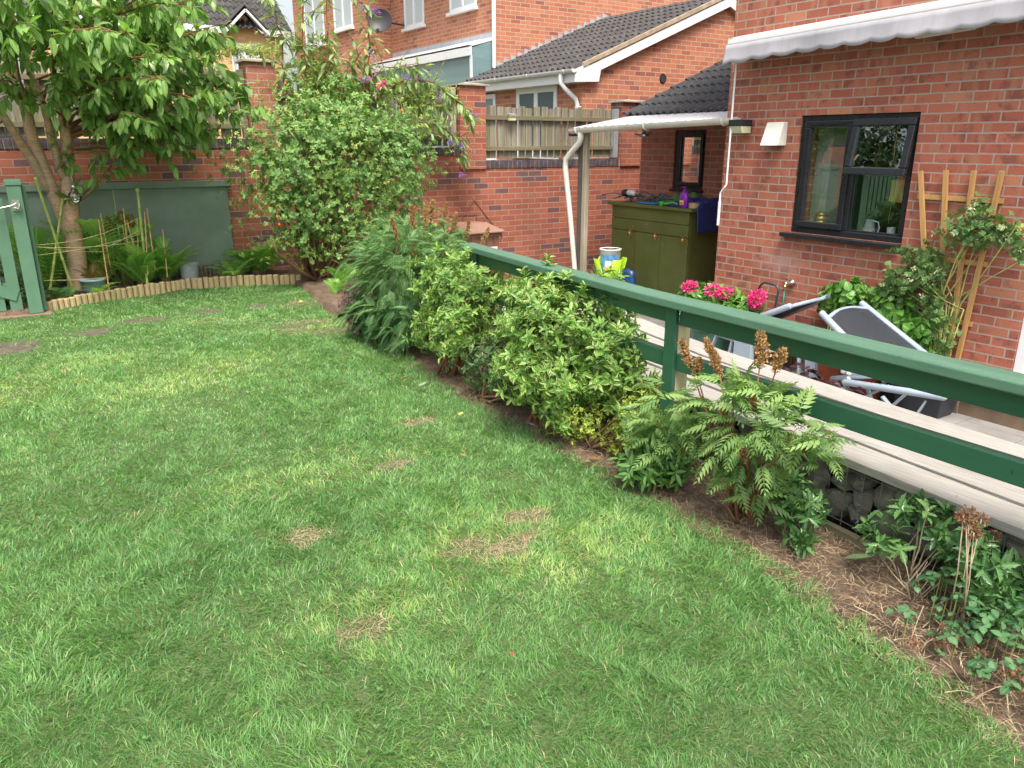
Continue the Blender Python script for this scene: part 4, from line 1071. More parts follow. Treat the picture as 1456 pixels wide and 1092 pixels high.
mb = MB(); mb.prism([(6.298,4.905,1.685),(6.298,4.905,1.475),(6.16,4.905,1.475),(6.24,4.905,1.685)], (0,.195,0)); mb.build('hood', M['vent'], v_, bevel=.006)
mb = MB(); mb.box(6.18,6.29,4.92,5.085,1.470,1.4745); mb.build('grille', M['gutter_black'], v_)
l_ = empty('wall_light', (6.2,5.36,1.66), 'black box lamp with a pale lens on the corner of the house under the awning', 'lamp')
mb = MB(); mb.prism([(6.298,5.34,1.71),(6.298,5.34,1.60),(6.27,5.34,1.60),(6.27,5.34,1.71)], (0,.07,0)); mb.box(6.11,6.27,5.30,5.46,1.655,1.715); mb.build('housing', M['gutter_black'], l_, bevel=.005)
mb = MB(); mb.prism([(6.115,5.305,1.654),(6.26,5.305,1.654),(6.26,5.305,1.59),(6.14,5.305,1.59)], (0,.15,0)); mb.build('lens', plain('lamp_lens',(.55,.55,.36),.3), l_, bevel=.003)
tp = empty('garden_tap', (6.25,4.67,.2), 'outside tap with a brass outlet on the brick wall above the hose frame', 'tap')
mb = MB(); mb.lathe((6.25,4.67,.215), [(.035,.05),(.035,.03),(.018,.02),(.018,-.05),(.022,-.06)], 16, 'x'); mb.build('body', M['chrome'], tp, smooth=True)
mb = MB(); mb.tube([(6.21,4.67,.21),(6.19,4.67,.19),(6.19,4.67,.15)], .013, 10); mb.lathe((6.21,4.67,.245), [(.008,0),(.008,.02),(.025,.022),(.025,.03)], 10); mb.build('outlet', M['brass'], tp)
# timber fan trellis on the wall
tr_ = empty('fan_trellis', (6.26,3.2,-.55), 'fan shaped honey coloured timber trellis on the wall right of the window', 'trellis')
for i, (ya, za, yb) in enumerate([(3.554,1.285,3.17),(3.352,1.295,3.12),(3.139,1.30,3.075),(2.937,1.303,3.035)]):
    mb = MB(); mb.bar((6.262,ya,za),(6.262,yb if i < 3 else yb,-.56),.038,.022,(1,0,0)); mb.build('upright', M['trellis'], tr_, bevel=.002)
for (z, a, b) in ((1.085,3.56,2.90),(.61,3.46,2.93),(.135,3.37,2.96)):
    mb = MB(); mb.bar((6.284,a,z),(6.284,b,z),.038,.020,(1,0,0)); mb.build('crosspiece', M['trellis'], tr_, bevel=.002)
# ---------------------------------------------------------------- neighbouring houses
nb = empty('neighbour_house', (8.4,13.4,-.7), 'two storey orange brick house beyond the garden wall with a low tiled garage wing', 'house')
mb = MB()
mb.box(8.42,16,13.4,17.95,-.7,7.0); mb.build('wall', M['neighbour_brick'], nb)
mb = MB(); mb.box(7.65,16,17.952,22.5,-.7,7.0); mb.build('rear_wing', M['neighbour_brick'], nb)
mb = MB(); mb.prism([(7.2,13.1,6.95),(12.2,13.1,9.6),(16.8,13.1,6.95)], (0,9.8,0)); mb.build('roof', M['tile_brown'], nb)
mb = MB(); mb.prism([(8.03,10.2,-.7),(14.2,10.2,-.7),(14.2,10.2,2.60),(11.12,10.2,3.86),(8.03,10.2,2.60)], (0,3.19,0)); mb.build('garage_wall', M['neighbour_brick'], nb)
mb = tile_roof((7.80,10.12,2.575), (0,1,0), (3.32,0,1.345), 3.28, 3.59, .15, .30, .045, 5); mb.build('garage_roof', M['tile_brown'], nb)
mb = tile_roof((14.44,13.4,2.575), (0,-1,0), (-3.32,0,1.345), 3.28, 3.58, .15, .30, .03, 6); mb.build('garage_roof', M['tile_brown'], nb)
# white barge boards, fascia, soffit
sl_ = 1.345/3.32
def rake(x, z0, w0, w1, y=10.10, th=.03):
    mb = MB(); x0, x1 = x; za = z0
    mb.prism([(x0,y,za-w0),(x1,y,za+(x1-x0)*sl_-w0),(x1,y,za+(x1-x0)*sl_-w1),(x0,y,za-w1)], (0,th,0)); return mb
rake((7.96,11.13), 2.655, .20, .05).build('barge_board', M['white_upvc'], nb)
mb = MB(); mb.prism([(11.13,10.10,3.735),(14.3,10.10,2.45),(14.3,10.10,2.62),(11.13,10.10,3.89)], (0,.03,0)); mb.build('barge_board', M['white_upvc'], nb)
mb = MB(); mb.prism([(7.80,10.098,2.40),(8.27,10.098,2.42),(8.31,10.098,2.62),(8.0,10.098,2.66),(7.80,10.098,2.58)], (0,.028,0)); mb.build('box_end', M['white_upvc'], nb)
rake((7.95,11.13), 2.665, .045, -.02, 10.085, .05).build('verge', M['mortar_verge'], nb)
mb = MB(); mb.box(7.82,7.845,10.13,13.39,2.40,2.56); mb.box(7.845,8.03,10.13,13.39,2.40,2.42); mb.build('fascia', M['white_upvc'], nb)
mb = MB(); prof = [(math.cos(a)*.055, math.sin(a)*.055) for a in np.linspace(math.pi, 2*math.pi, 9)]
vs = [(7.765+a, y, 2.585+b) for y in (10.08,13.35) for a, b in prof]; mb.add(vs, [(q,q+1,q+10,q+9) for q in range(8)]+[tuple(range(9)), tuple(range(9,18))]); mb.build('gutter', M['white_upvc'], nb)
for y in (10.3,11.3,12.3): mb = MB(); mb.tube([(7.765+.06*math.cos(a), y, 2.585+.06*math.sin(a)) for a in np.linspace(math.pi-.1,2*math.pi,9)], .01, 6); mb.build('gutter_bracket', M['old_white'], nb)
mb = MB(); mb.tube([(7.765,10.42,2.53),(7.765,10.42,2.40),(7.80,10.36,2.32),(7.96,10.28,2.16),(7.985,10.27,2.08),(7.985,10.27,-.6)], .036, 12); mb.box(7.97,8.03,10.22,10.33,2.03,2.055); mb.build('downpipe', M['white_upvc'], nb, smooth=True)
mb = MB(); mb.tube([(8.37,13.36,-.6),(8.37,13.36,6.9)], .038, 12); mb.build('downpipe', M['white_upvc'], nb, smooth=True)
# lead step flashing
mb = MB(); x = 8.42; n = 0
while x < 11.1:
    zb = 2.66+(x-7.95)*sl_-.02; mb.prism([(x,13.385,zb-.02),(x+.17,13.385,zb+.17*sl_-.02),(x+.17,13.385,zb+.17*sl_+.05),(x+.02,13.385,zb+.155)], (0,-.012,0)); x += .16
mb.build('flashing', M['lead'], nb)
def upvc_window(name, axis, pos, u0, u1, z0, z1, parent, mull=1, out=-1, fr=.06, glassm='far_glass', sill=True):
    def B(mb, a0, a1, b0, b1, d0, d1):
        lo, hi = sorted((pos+out*d0, pos+out*d1))
        if axis == 'x': mb.box(lo, hi, a0, a1, b0, b1)
        else: mb.box(a0, a1, lo, hi, b0, b1)
    mb = MB(); B(mb,u0,u1,z0,z0+fr,0,.03); B(mb,u0,u1,z1-fr,z1,0,.03); B(mb,u0,u0+fr,z0+fr,z1-fr,0,.03); B(mb,u1-fr,u1,z0+fr,z1-fr,0,.03)
    for k in range(mull):
        m_ = u0+(u1-u0)*(k+1)/(mull+1); B(mb,m_-fr*.6,m_+fr*.6,z0+fr,z1-fr,0,.032)
    f = mb.build(name, M['white_upvc'], parent, bevel=.006)
    mb = MB(); B(mb,u0+fr*.9,u1-fr*.9,z0+fr*.9,z1-fr*.9,.004,.012); mb.build('pane', M[glassm], f)
    if sill: mb = MB(); B(mb,u0-.05,u1+.05,z0-.06,z0-.002,0,.09); mb.build('sill', M['white_upvc'], f, bevel=.005)
    return f
upvc_window('window', 'x', 8.42, 16.25, 17.2, 3.95, 5.15, nb); upvc_window('window', 'x', 8.42, 14.05, 15.1, 4.02, 5.2, nb)
upvc_window('window', 'x', 7.65, 18.35, 19.5, 4.08, 5.3, nb); upvc_window('window', 'x', 7.65, 20.2, 21.6, 3.9, 5.2, nb)
upvc_window('window', 'x', 8.03, 10.85, 12.05, 1.3, 2.40, nb, 1, fr=.09, glassm='dark_glass'); upvc_window('window', 'x', 8.03, 12.75, 13.3, 1.2, 2.36, nb, 0, fr=.08, glassm='conserv')
# lean-to conservatory with white fascia
mb = MB(); mb.prism([(7.92,13.42,3.06),(7.92,17.94,3.06),(7.92,17.94,3.25),(7.92,13.42,3.25)], (-.04,0,0)); mb.prism([(7.88,13.42,3.25),(8.42,13.42,3.42),(8.42,13.42,3.36),(7.88,13.42,3.21)], (0,4.52,0)); mb.build('lean_to_fascia', M['white_upvc'], nb, bevel=.005)
mb = MB(); mb.box(8.395,8.419,13.42,17.9,3.38,3.50); mb.build('flashing', M['lead'], nb)
mb = MB(); mb.prism([(7.93,13.43,-.6),(8.41,13.43,-.6),(8.41,13.43,3.37),(7.93,13.43,3.2)], (0,4.5,0))
mb.build('lean_to', M['conserv'], nb)
mb = MB()
for y in (13.42,17.8): mb.box(7.90,7.929,y,y+.06,2.1,3.06)
mb.box(7.90,7.929,13.42,17.9,1.95,2.1); mb.build('lean_to_frame', M['white_upvc'], nb)
mb = MB(); mb.lathe((9.73,10.195,2.53), [(.075,-.006),(.08,.002),(.06,.002)], 16, 'y', caps=False); o = mb.build('flue_hole', M['room_dark'], nb)
mb = MB(); mb.lathe((9.73,10.196,2.53), [(.06,0),(.06,-.004)], 16, 'y'); mb.build('flue_plate', M['room_dark'], nb)
ds = empty('satellite_dish', (8.2,17.2,4.05), 'dark grey satellite dish on the corner of the neighbouring brick house', 'satellite dish')
mb = MB(); C0 = Vector((7.80,17.15,4.07)); dn = Vector((-.62,-.78,.12)).normalized(); a_ = dn.cross(Vector((0,0,1))).normalized(); b_ = a_.cross(dn)
vs = [C0+dn*-.02]; fs = []; K = 28
for ring in (.1,.19,.26,.275):
    for k in range(K): t_ = 6.2832*k/K; vs.append(C0+a_*math.cos(t_)*ring+b_*math.sin(t_)*ring*.88+dn*(ring*ring*1.1-.02))
fs += [(0,1+k,1+(k+1)%K) for k in range(K)]
for r_ in range(3): fs += [(1+r_*K+k,1+(r_+1)*K+k,1+(r_+1)*K+(k+1)%K,1+r_*K+(k+1)%K) for k in range(K)]
mb.add(vs, fs); o = mb.build('reflector', M['dish'], ds, smooth=True); md = o.modifiers.new('s','SOLIDIFY'); md.thickness = .01
mb = MB(); mb.tube([C0-dn*.03,(8.1,17.2,4.05),(8.41,17.2,4.03)], .02); mb.tube([C0+b_*-.24, C0+dn*.3-b_*.28], .012); mb.lathe(tuple(C0+dn*.3-b_*.28), [(.03,-.04),(.03,.04)], 10); mb.bar((8.405,17.2,3.93),(8.405,17.2,4.13),.08,.02); mb.build('bracket', M['gutter_black'], ds)
# house with the pale yellow gable
fh = empty('yellow_house', (6.8,24.5,-.7), 'pale yellow brick house with a white gablet and ribbed brown roof far behind the wall', 'house')
Yf = 24.5; yb_ = Yf-.35
mb = MB(); mb.prism([(1.5,Yf,-.7),(7.95,Yf,-.7),(7.95,Yf,4.55),(7.35,Yf,4.55),(6.84,Yf,5.05),(6.33,Yf,4.55),(1.5,Yf,4.55)], (0,7,0)); mb.build('wall', M['yellow_brick'], fh)
mb = tile_roof((1.3,Yf-.25,4.62), (1,0,0), (0,3.6,2.75), 6.85, 4.6, .16, .34, .05, 8); mb.build('roof', M['tile_brown'], fh)
mb = MB(); mb.box(1.3,6.28,Yf-.28,Yf-.02,4.46,4.62); mb.box(7.40,8.15,Yf-.28,Yf-.02,4.46,4.62); mb.prism([(8.15,Yf-.28,4.46),(8.15,Yf-.28,4.64),(8.15,Yf+3.4,7.45),(8.15,Yf+3.4,7.27)], (-.03,0,0)); mb.build('fascia', M['white_upvc'], fh)
mb = MB(); mb.bar((6.24,Yf-.3,4.50),(6.84,Yf-.3,5.10),.06,.16,(0,1,0)); mb.bar((6.84,Yf-.3,5.10),(7.44,Yf-.3,4.50),.06,.16,(0,1,0)); mb.v = mb.v; mb.build('gablet_boards', M['white_upvc'], fh)
mb = MB(); mb.prism([(6.2,Yf-.3,4.6),(6.84,Yf-.3,5.22),(6.84,Yf+1.2,5.25),(6.2,Yf+.3,4.62)], (0,0,.03)); mb.prism([(7.48,Yf-.3,4.6),(6.84,Yf-.3,5.22),(6.84,Yf+1.2,5.25),(7.48,Yf+.3,4.62)], (0,0,.03)); mb.build('gablet_roof', M['tile_brown'], fh)
upvc_window('window', 'y', Yf, 6.42, 7.22, 3.3, 4.25, fh, 1)
upvc_window('window', 'y', Yf, 4.2, 5.3, 3.3, 4.3, fh, 1)

# ---------------------------------------------------------------- things on the patio
cb = empty('storage_cupboard', (7,7.1,-.6), 'tall olive green wooden garden cupboard with three doors standing by the side extension', 'cupboard')
mb = MB(); mb.box(6.725,7.32,6.46,7.83,-.58,.735); mb.build('carcass', M['olive_paint'], cb, bevel=.004)
mb = MB(); mb.box(6.66,7.36,6.40,7.88,.738,.775); mb.build('top', M['olive_paint'], cb, bevel=.006)
for (z0, z1) in ((.585,.733),(.44,.578)):
    mb = MB(); mb.box(6.70,6.724,6.462,7.828,z0,z1); mb.build('drawer_front', M['olive_paint'], cb, bevel=.003)
for i in range(3):
    y0 = 6.463+i*.456; mb = MB(); mb.box(6.70,6.724,y0,y0+.449,-.55,.432); d = mb.build('door', M['olive_paint'], cb, bevel=.003)
    y = y0+.06 if i == 0 else y0+.07
    mb = MB(); mb.box(6.688,6.70,y-.03,y+.03,.385,.43); mb.box(6.682,6.70,y-.012,y+.012,.36,.455); mb.lathe((6.680,y,.41), [(.012,0),(.018,-.012),(.01,-.02)], 10, 'x'); mb.build('catch', M['brass'], d)
mb = MB(); mb.box(7.20,7.34,7.90,7.95,-.6,.72); one('green_board', 'narrow dark green board standing at the left side of the olive cupboard', 'board', mb, M['green_paint'])
# on the cupboard
T = .776
def cloth(name, cx, cy, rx, ry, hz, m, label, cat, seed, drop=None):
    nx, ny = 34, 34; vs = []
    for j in range(ny):
        for i in range(nx):
            u, v = i/(nx-1)*2-1, j/(ny-1)*2-1; x = cx+u*rx; y = cy+v*ry
            e = max(0, 1-max(abs(u),abs(v))**3)
            z = T+.004+hz*e*(.35+.9*float(vnoise(x,y,16,seed)))+.02*e*float(vnoise(x,y,50,seed+1))
            if drop: x, y, z = drop(x, y, z)
            vs.append((x,y,z))
    mb = MB(); mb.add(vs, [(j*nx+i,j*nx+i+1,(j+1)*nx+i+1,(j+1)*nx+i) for j in range(ny-1) for i in range(nx-1)])
    o = mb.build(name, m, None, smooth=True); md = o.modifiers.new('s','SOLIDIFY'); md.thickness = .004
    return tag(o, label, cat)
def drp(x, y, z):
    if y < 6.39: k = 6.39-y; return (x, 6.385-.10*k, T-.0-k*.95)
    return (x, y, z)
cloth('green_sheet', 7.12, 6.95, .20, .33, .13, M['green_cloth'], 'crumpled green cloth heaped on top of the olive cupboard', 'cloth', 3)
cloth('blue_tarp', 7.02, 6.52, .28, .42, .09, M['blue_tarp'], 'dark blue tarpaulin draped over the right end of the olive cupboard', 'tarpaulin', 5, drp)
def netf():
    g = np.random.default_rng(4); mb = MB(); 
    for k in range(46):
        a = g.random(3)*[.22,.75,.05]+[6.85,7.05,T+.01]; b = a+g.normal(size=3)*[.09,.16,.03]; b[2] = max(T+.008,b[2]); c = (a+b)/2+[0,0,g.random()*.07]
        mb.tube([a,c,b], .006, 4)
    one('garden_net', 'tangled dark teal netting on the left half of the olive cupboard', 'netting', mb, M['teal_net'])
netf()
mb = MB(); mb.prism([(6.74,7.08,T+.004),(6.86,7.08,T+.004),(6.86,7.46,T+.004),(6.74,7.40,T+.004)], (0,0,.014)); one('blue_tray', 'flat bright blue plastic tray near the front edge of the olive cupboard', 'tray', mb, M['blue_plastic'], bevel=.003)
hd = empty('spray_head', (6.80,7.70,T), 'black and white spray head lying at the left corner of the olive cupboard', 'spray head')
mb = MB(); mb.lathe((6.82,7.62,T+.115), [(.028,-.08),(.034,-.05),(.034,.04),(.02,.06)], 14, 'y'); mb.build('body', M['white_plastic'], hd, smooth=True)
mb = MB(); mb.lathe((6.82,7.72,T+.11), [(.02,-.04),(.045,-.01),(.045,.03),(.03,.05)], 14, 'y'); mb.tube([(6.82,7.62,T+.09),(6.81,7.61,T+.03),(6.82,7.60,T+.002)], .009); mb.build('nozzle', M['gutter_black'], hd, smooth=True)
pb = empty('purple_bottle', (6.74,6.62,T), 'purple plastic garden feed bottle with a printed label on the olive cupboard', 'bottle')
mb = MB(); pf = [(.055,0),(.062,.01),(.064,.10),(.060,.14),(.048,.165),(.022,.178),(.02,.185)]
mb.lathe((0,0,0), pf, 20); mb.v = [(6.74+x*.62, 6.60+y, T+z) for x,y,z in mb.v]; mb.build('body', M['purple'], pb, smooth=True)
mb = MB(); mb.lathe((6.74,6.60,T+.186), [(.02,0),(.02,.018),(.008,.02),(.008,.04),(.02,.042),(.02,.052)], 12); mb.bar((6.74,6.60,T+.232),(6.70,6.61,T+.226),.014,.014); mb.build('trigger', M['purple'], pb)
mb = MB(); mb.box(6.6985,6.701,6.566,6.628,T+.035,T+.085); mb.build('label', M['yellow'], pb)
mb = MB(); mb.box(6.6965,6.6985,6.58,6.60,T+.042,T+.062); mb.box(6.6965,6.6985,6.605,6.618,T+.05,T+.06); mb.build('label_print', M['ink'], pb)
mb = MB(); mb.lathe((6.78,6.47,T+.002), [(.065,0),(.065,.055),(.06,.058)], 20); one('wooden_disc', 'round tan wooden block beside the purple bottle on the olive cupboard', 'block', mb, M['tan'])
mb = MB(); mb.tube([(6.70,6.92,T+.03),(6.72,6.86,T+.03),(6.73,6.76,T+.05),(6.74,6.70,T+.03)], .011, 8); mb.lathe((6.70,6.92,T+.03), [(.028,-.015),(.028,.015)], 12, 'x'); one('hand_tool', 'bright green handled garden tool in front of the green cloth on the cupboard', 'garden tool', mb, M['green_plastic'])

# brown wheelie bin
wb = empty('wheelie_bin', (5.3,8.85,-.6), 'brown garden waste wheelie bin standing against the brick wall beyond the handrail', 'bin')
mb = MB(); x0,x1,y0,y1 = 5.03,5.50,8.66,9.16
mb.add([(x0+.06,y0+.08,-.56),(x1-.06,y0+.08,-.56),(x1-.06,y1-.04,-.56),(x0+.06,y1-.04,-.56),(x0,y0,.36),(x1,y0,.36),(x1,y1,.36),(x0,y1,.36)], [(0,3,2,1),(4,5,6,7),(0,1,5,4),(1,2,6,5),(2,3,7,6),(3,0,4,7)])
mb.box(x0-.02,x1+.02,y0-.02,y1+.02,.33,.375); mb.build('body', M['bin_brown'], wb, bevel=.012)
mb = MB(); 
for i in range(5):
    x = x0+.03+i*.112; mb.prism([(x,y0-.02,.33),(x+.02,y0-.02,.33),(x+.012,y0-.002,.26)], (0,.02,0)); mb.prism([(x,y0-.03,.35),(x+.016,y0-.03,.35),(x+.012,y0,.24),(x+.004,y0,.24)], (0,.012,0))
for i in range(4):
    y = y0+.05+i*.13; mb.prism([(x0-.03,y,.35),(x0-.03,y+.016,.35),(x0,y+.012,.24),(x0,y+.004,.24)], (.012,0,0))
mb.build('rib', M['bin_brown'], wb)
mb = MB(); b0 = [(x0-.045,y0-.055,.378),(x1+.045,y0-.055,.378),(x1+.045,y1+.03,.378),(x0-.045,y1+.03,.378)]; b1 = [(x,y,z+.025) for x,y,z in b0]; b2 = [(x0+.12,y0+.14,.50),(x1-.12,y0+.14,.50),(x1-.10,y1-.02,.49),(x0+.10,y1-.02,.49)]
mb.add(b0+b1+b2, [(3,2,1,0)]+[(i,(i+1)%4,4+(i+1)%4,4+i) for i in range(4)]+[(4+i,4+(i+1)%4,8+(i+1)%4,8+i) for i in range(4)]+[(8,9,10,11)]); mb.build('lid', M['bin_lid'], wb, bevel=.01)
mb = MB(); mb.tube([(x0+.08,y1+.06,.42),(x1-.08,y1+.06,.42)], .016); mb.build('handle', M['bin_lid'], wb)
for x in (x0+.02, x1-.06): mb = MB(); mb.lathe((x,y1-.03,-.50), [(.10,0),(.10,.045)], 20, 'x'); mb.build('wheel', M['gutter_black'], wb)
mb = MB(); mb.add([(x0+.14,y0+.01,.02),(x0+.42,y0+.01,.02),(x0+.42,y0-.004,.20),(x0+.14,y0-.004,.20)], [(0,1,2,3)]); mb.v = [(x,y-.012,z) for x,y,z in mb.v]; mb.build('notice', M['paper'], wb)
mb = MB(); mb.box(x0+.345,x0+.39,y0-.022,y0-.020,.135,.17); mb.build('notice_mark', M['ink'], wb)
# thin wire triangle hung on the wall
mb = MB(); A, B_, C_ = (5.24,9.318,.80),(4.95,9.318,.42),(5.60,9.318,.44)
A=(5.50,9.318,.76); B_=(5.20,9.318,.36); C_=(5.86,9.318,.34); mb.tube([A,B_],.004,5); mb.tube([A,C_],.006,5); mb.tube([(5.54,9.318,.56),(5.54,9.318,.36)],.006,5); mb.tube([(4.85,9.318,.56),(5.54,9.318,.56)],.004,5)
one('wire_frame', 'thin brown wire triangle hung on the brick wall above the bin', 'wire frame', mb, M['bin_brown'])

# tubs by the cupboard
tb = empty('white_tub', (6.35,7.42,-.1), 'white paint tub with a blue printed label standing in the lime green trug', 'tub')
cx, cy = 6.35, 7.42
mb = MB(); mb.lathe((cx,cy,-.12), [(.10,0),(.115,.02),(.128,.34),(.138,.345),(.138,.36),(.128,.362),(.124,.30)], 26); mb.build('body', M['white_plastic'], tb, smooth=True)
def arc_lab(mb, r0, r1, z0, z1, a0, a1, n=12):
    vs = []; 
    for i in range(n+1):
        a = R(a0+(a1-a0)*i/n); vs += [(cx+r0*math.cos(a), cy+r0*math.sin(a), z0), (cx+r1*math.cos(a), cy+r1*math.sin(a), z1)]
    mb.add(vs, [(2*i,2*i+1,2*i+3,2*i+2) for i in range(n)])
mb = MB(); arc_lab(mb,.1235,.1295,-.02,.17,165,285); mb.build('label', M['blue_print'], tb)
mb = MB(); arc_lab(mb,.1245,.1285,.02,.10,200,236,6); mb.build('label_white', M['paper'], tb)
mb = MB(); arc_lab(mb,.1250,.1260,-.015,.022,190,250,6); mb.build('label_amber', M['yellow'], tb)
mb = MB(); mb.tube([(cx-.135*math.cos(R(a)),cy+.135*math.sin(R(a)),.22-.05*math.sin(R(a))) for a in range(-70,80,15)], .003); mb.build('bail', M['chrome'], tb)
mb = MB(); mb.lathe((cx,cy,.228), [(.12,0),(.12,.006)], 24); mb.build('rim_opening', M['gutter_black'], tb)
tg = empty('trug', (6.35,7.42,-.2), 'lime green plastic trug with tall open handles around the white tub', 'trug')
mb = MB(); K = 48; vs = []
for i in range(K):
    t_ = 2*math.pi*i/K; hh = .0
    h = max(0, abs(math.cos(t_*2+.5))-.55)/.45; h = min(1, h*2.2)
    vs += [(cx+.15*math.cos(t_),cy+.15*math.sin(t_),-.16),(cx+.165*math.cos(t_),cy+.165*math.sin(t_),-.06),(cx+(.165+.05*h)*math.cos(t_),cy+(.165+.05*h)*math.sin(t_),-.05+.17*h)]
mb.add(vs, [(3*i+q,3*((i+1)%K)+q,3*((i+1)%K)+q+1,3*i+q+1) for i in range(K) for q in (0,1)]); o = mb.build('body', M['lime'], tg, smooth=True); md = o.modifiers.new('s','SOLIDIFY'); md.thickness = .008
bb = MB(); bb.lathe((cx,cy,-.60), [(.15,0),(.165,.38),(.17,.42),(.155,.435)], 26); one('printed_tub', 'blue and white printed tub beneath the lime green trug', 'tub', bb, M['blue_print'], smooth=True)
mb = MB(); pr = random.Random(3); vs = []
for j in range(9):
    for i in range(14):
        a = 2*math.pi*i/14; r_ = .13*(1-.35*(j/8)**2)*(1+pr.uniform(-.10,.10)); vs.append((6.36+r_*.6*math.cos(a), 7.08+r_*1.1*math.sin(a), -.60+.62*j/8+ (pr.uniform(-.03,.03) if j == 8 else 0)))
mb.add(vs, [(j*14+i,j*14+(i+1)%14,(j+1)*14+(i+1)%14,(j+1)*14+i) for j in range(8) for i in range(14)]+[tuple(range(8*14,9*14))]); sb = mb.build('sack', M['blue_bag'], None, smooth=True)
tag(sb, 'crumpled dark blue printed sack leaning at the foot of the olive cupboard', 'sack')

# garden chairs with white tube frames and dark slings
def chair(label, P):
    """P: dict of points: bl, br (top ends of the back), sl, sr (hinge), fl, fr (front of seat)"""
    V = {k: Vector(v) for k, v in P.items()}
    c = empty('reclining_chair', P['sl'], label, 'chair', 'tipped reclining chairs on the patio')
    for a, b in (('bl','sl'),('br','sr')):
        mb = MB(); d = (V[a]-V[b]).normalized(); mb.tube([V[b]-d*.04, V[a], V[a]+d*.012], [.027,.027,.018], 12); mb.build('back_tube', M['chair_white'], c, smooth=True)
    u = V['bl']+(V['sl']-V['bl'])*.10; w2 = V['br']+(V['sr']-V['br'])*.10; up = (V['bl']-V['sl']).normalized()
    mb = MB(); mb.tube([u*(1-k)+w2*k+up*.055*math.sin(math.pi*k) for k in np.linspace(0,1,13)], .018, 8); mb.build('top_bar', M['chair_white'], c, smooth=True)
    def sling(a, b, c1, d1, bow, name, arch=0):
        n, mm = 12, 10; vs = []
        nrm = (b-a).cross(c1-a).normalized()
        for i in range(n+1):
            for j in range(mm+1):
                k, l = i/n, j/mm
                p = (a*(1-l)+b*l)*(1-k)+(c1*(1-l)+d1*l)*k
                p = p+nrm*bow*math.sin(math.pi*l)+up*arch*math.sin(math.pi*l)*(1-k); vs.append(p)
        mb = MB(); mb.add(vs, [(i*(mm+1)+j,i*(mm+1)+j+1,(i+1)*(mm+1)+j+1,(i+1)*(mm+1)+j) for i in range(n) for j in range(mm)])
        o = mb.build(name, M['sling'], c, smooth=True); md = o.modifiers.new('s','SOLIDIFY'); md.thickness = .004; return o
    sling(u, w2, V['sl'], V['sr'], -.012, 'back_sling', .045)
    sling(V['sl'], V['sr'], V['fl'], V['fr'], -.012, 'seat_sling')
    for a, b in (('sl','fl'),('sr','fr')):
        mb = MB(); mb.tube([V[a],V[b]], .02, 10); mb.build('seat_tube', M['chair_white'], c, smooth=True)
    mb = MB(); mb.tube([V['fl'],V['fr']], .016, 8); mb.build('front_bar', M['chair_white'], c, smooth=True)
    return c, V
def armtube(c, p, q, name='armrest'):
    mb = MB(); p = Vector(p); q = Vector(q); d = (q-p).normalized(); mb.tube([p-d*.02,p,q,q+d*.02], [.016,.028,.028,.016], 12); return mb.build(name, M['chair_white'], c, smooth=True)
def legs(c, lst, w_=.04, h=.018):
    for p, q in lst: mb = MB(); mb.bar(p, q, w_, h, (0,1,0)); mb.build('leg', M['chair_white'], c, bevel=.004)
cB, V = chair('reclining chair with its dark sling back facing the lawn, nearest the trellis', dict(bl=(5.394,3.697,.20), br=(5.996,3.74,.205), sl=(5.46,3.16,-.20), sr=(6.03,3.05,-.17), fl=(5.50,3.60,-.34), fr=(6.05,3.56,-.36)))
armtube(cB, (5.45,3.45,-.325), (5.45,2.67,-.235)); armtube(cB, (6.05,3.2,-.19), (6.05,2.75,-.17))
mb = MB(); mb.lathe((5.45,3.10,-.288), [(.012,-.026),(.012,.026)], 8, 'x'); mb.build('rivet', M['chrome'], cB)
legs(cB, [((5.50,3.12,-.28),(5.55,3.52,-.58)),((5.52,2.93,-.24),(5.55,3.18,-.56)),((5.58,3.20,-.40),(5.58,2.96,-.585)),((5.98,3.3,-.25),(5.95,3.55,-.585)),((6.0,2.95,-.22),(5.97,3.1,-.58)),((5.57,3.55,-.35),(5.62,3.40,-.585)),((5.56,3.33,-.33),(5.60,3.24,-.585))])
cA, V = chair('reclining chair folded low with its back turned to the tap, behind the post', dict(bl=(5.56,4.12,.165), br=(6.09,4.10,.20), sl=(5.60,4.80,-.17), sr=(6.12,4.74,-.15), fl=(5.62,4.36,-.30), fr=(6.13,4.28,-.30)))
armtube(cA, (5.60,5.15,-.23), (5.60,4.55,-.27)); 
legs(cA, [((5.60,4.74,-.27),(5.60,4.80,-.585)),((5.60,4.62,-.25),(5.60,4.56,-.585)),((5.60,4.02,-.13),(5.60,3.96,-.585)),((5.95,3.95,-.1),(5.92,3.86,-.585)),((5.60,4.93,-.24),(5.60,5.05,-.585))])
mb = MB(); mb.box(5.57,5.63,4.50,4.70,-.585,-.25); mb.build('side_plate', M['chair_white'], cA, bevel=.006)
mb = MB(); mb.bar((5.60,3.90,-.10),(5.60,3.84,-.585),.045,.10,(0,1,0)); mb.build('leg_plate', M['chair_white'], cA, bevel=.004)
pl = MB(); pl.prism([(5.90,3.885,-.16),(5.90,3.965,-.16),(5.90,3.955,-.59),(5.90,3.875,-.59)], (.05,0,0)); pl.box(5.89,5.96,3.86,3.98,-.6,-.585)
one('white_plank', 'short upright white plank standing between the two reclining chairs', 'plank', pl, M['white_upvc'], bevel=.004)
mb = MB(); mb.lathe((6.02,3.62,-.6), [(.12,0),(.17,.30),(.185,.30),(.185,.345),(.165,.345),(.16,.30)], 24); one('terracotta_pot', 'red terracotta pot behind the legs of the nearer reclining chair', 'pot', mb, M['terracotta'], smooth=True)
bx_ = empty('black_crate', (6.1,3.1,-.6), 'black plastic crate on the paving by the foot of the trellis', 'crate')
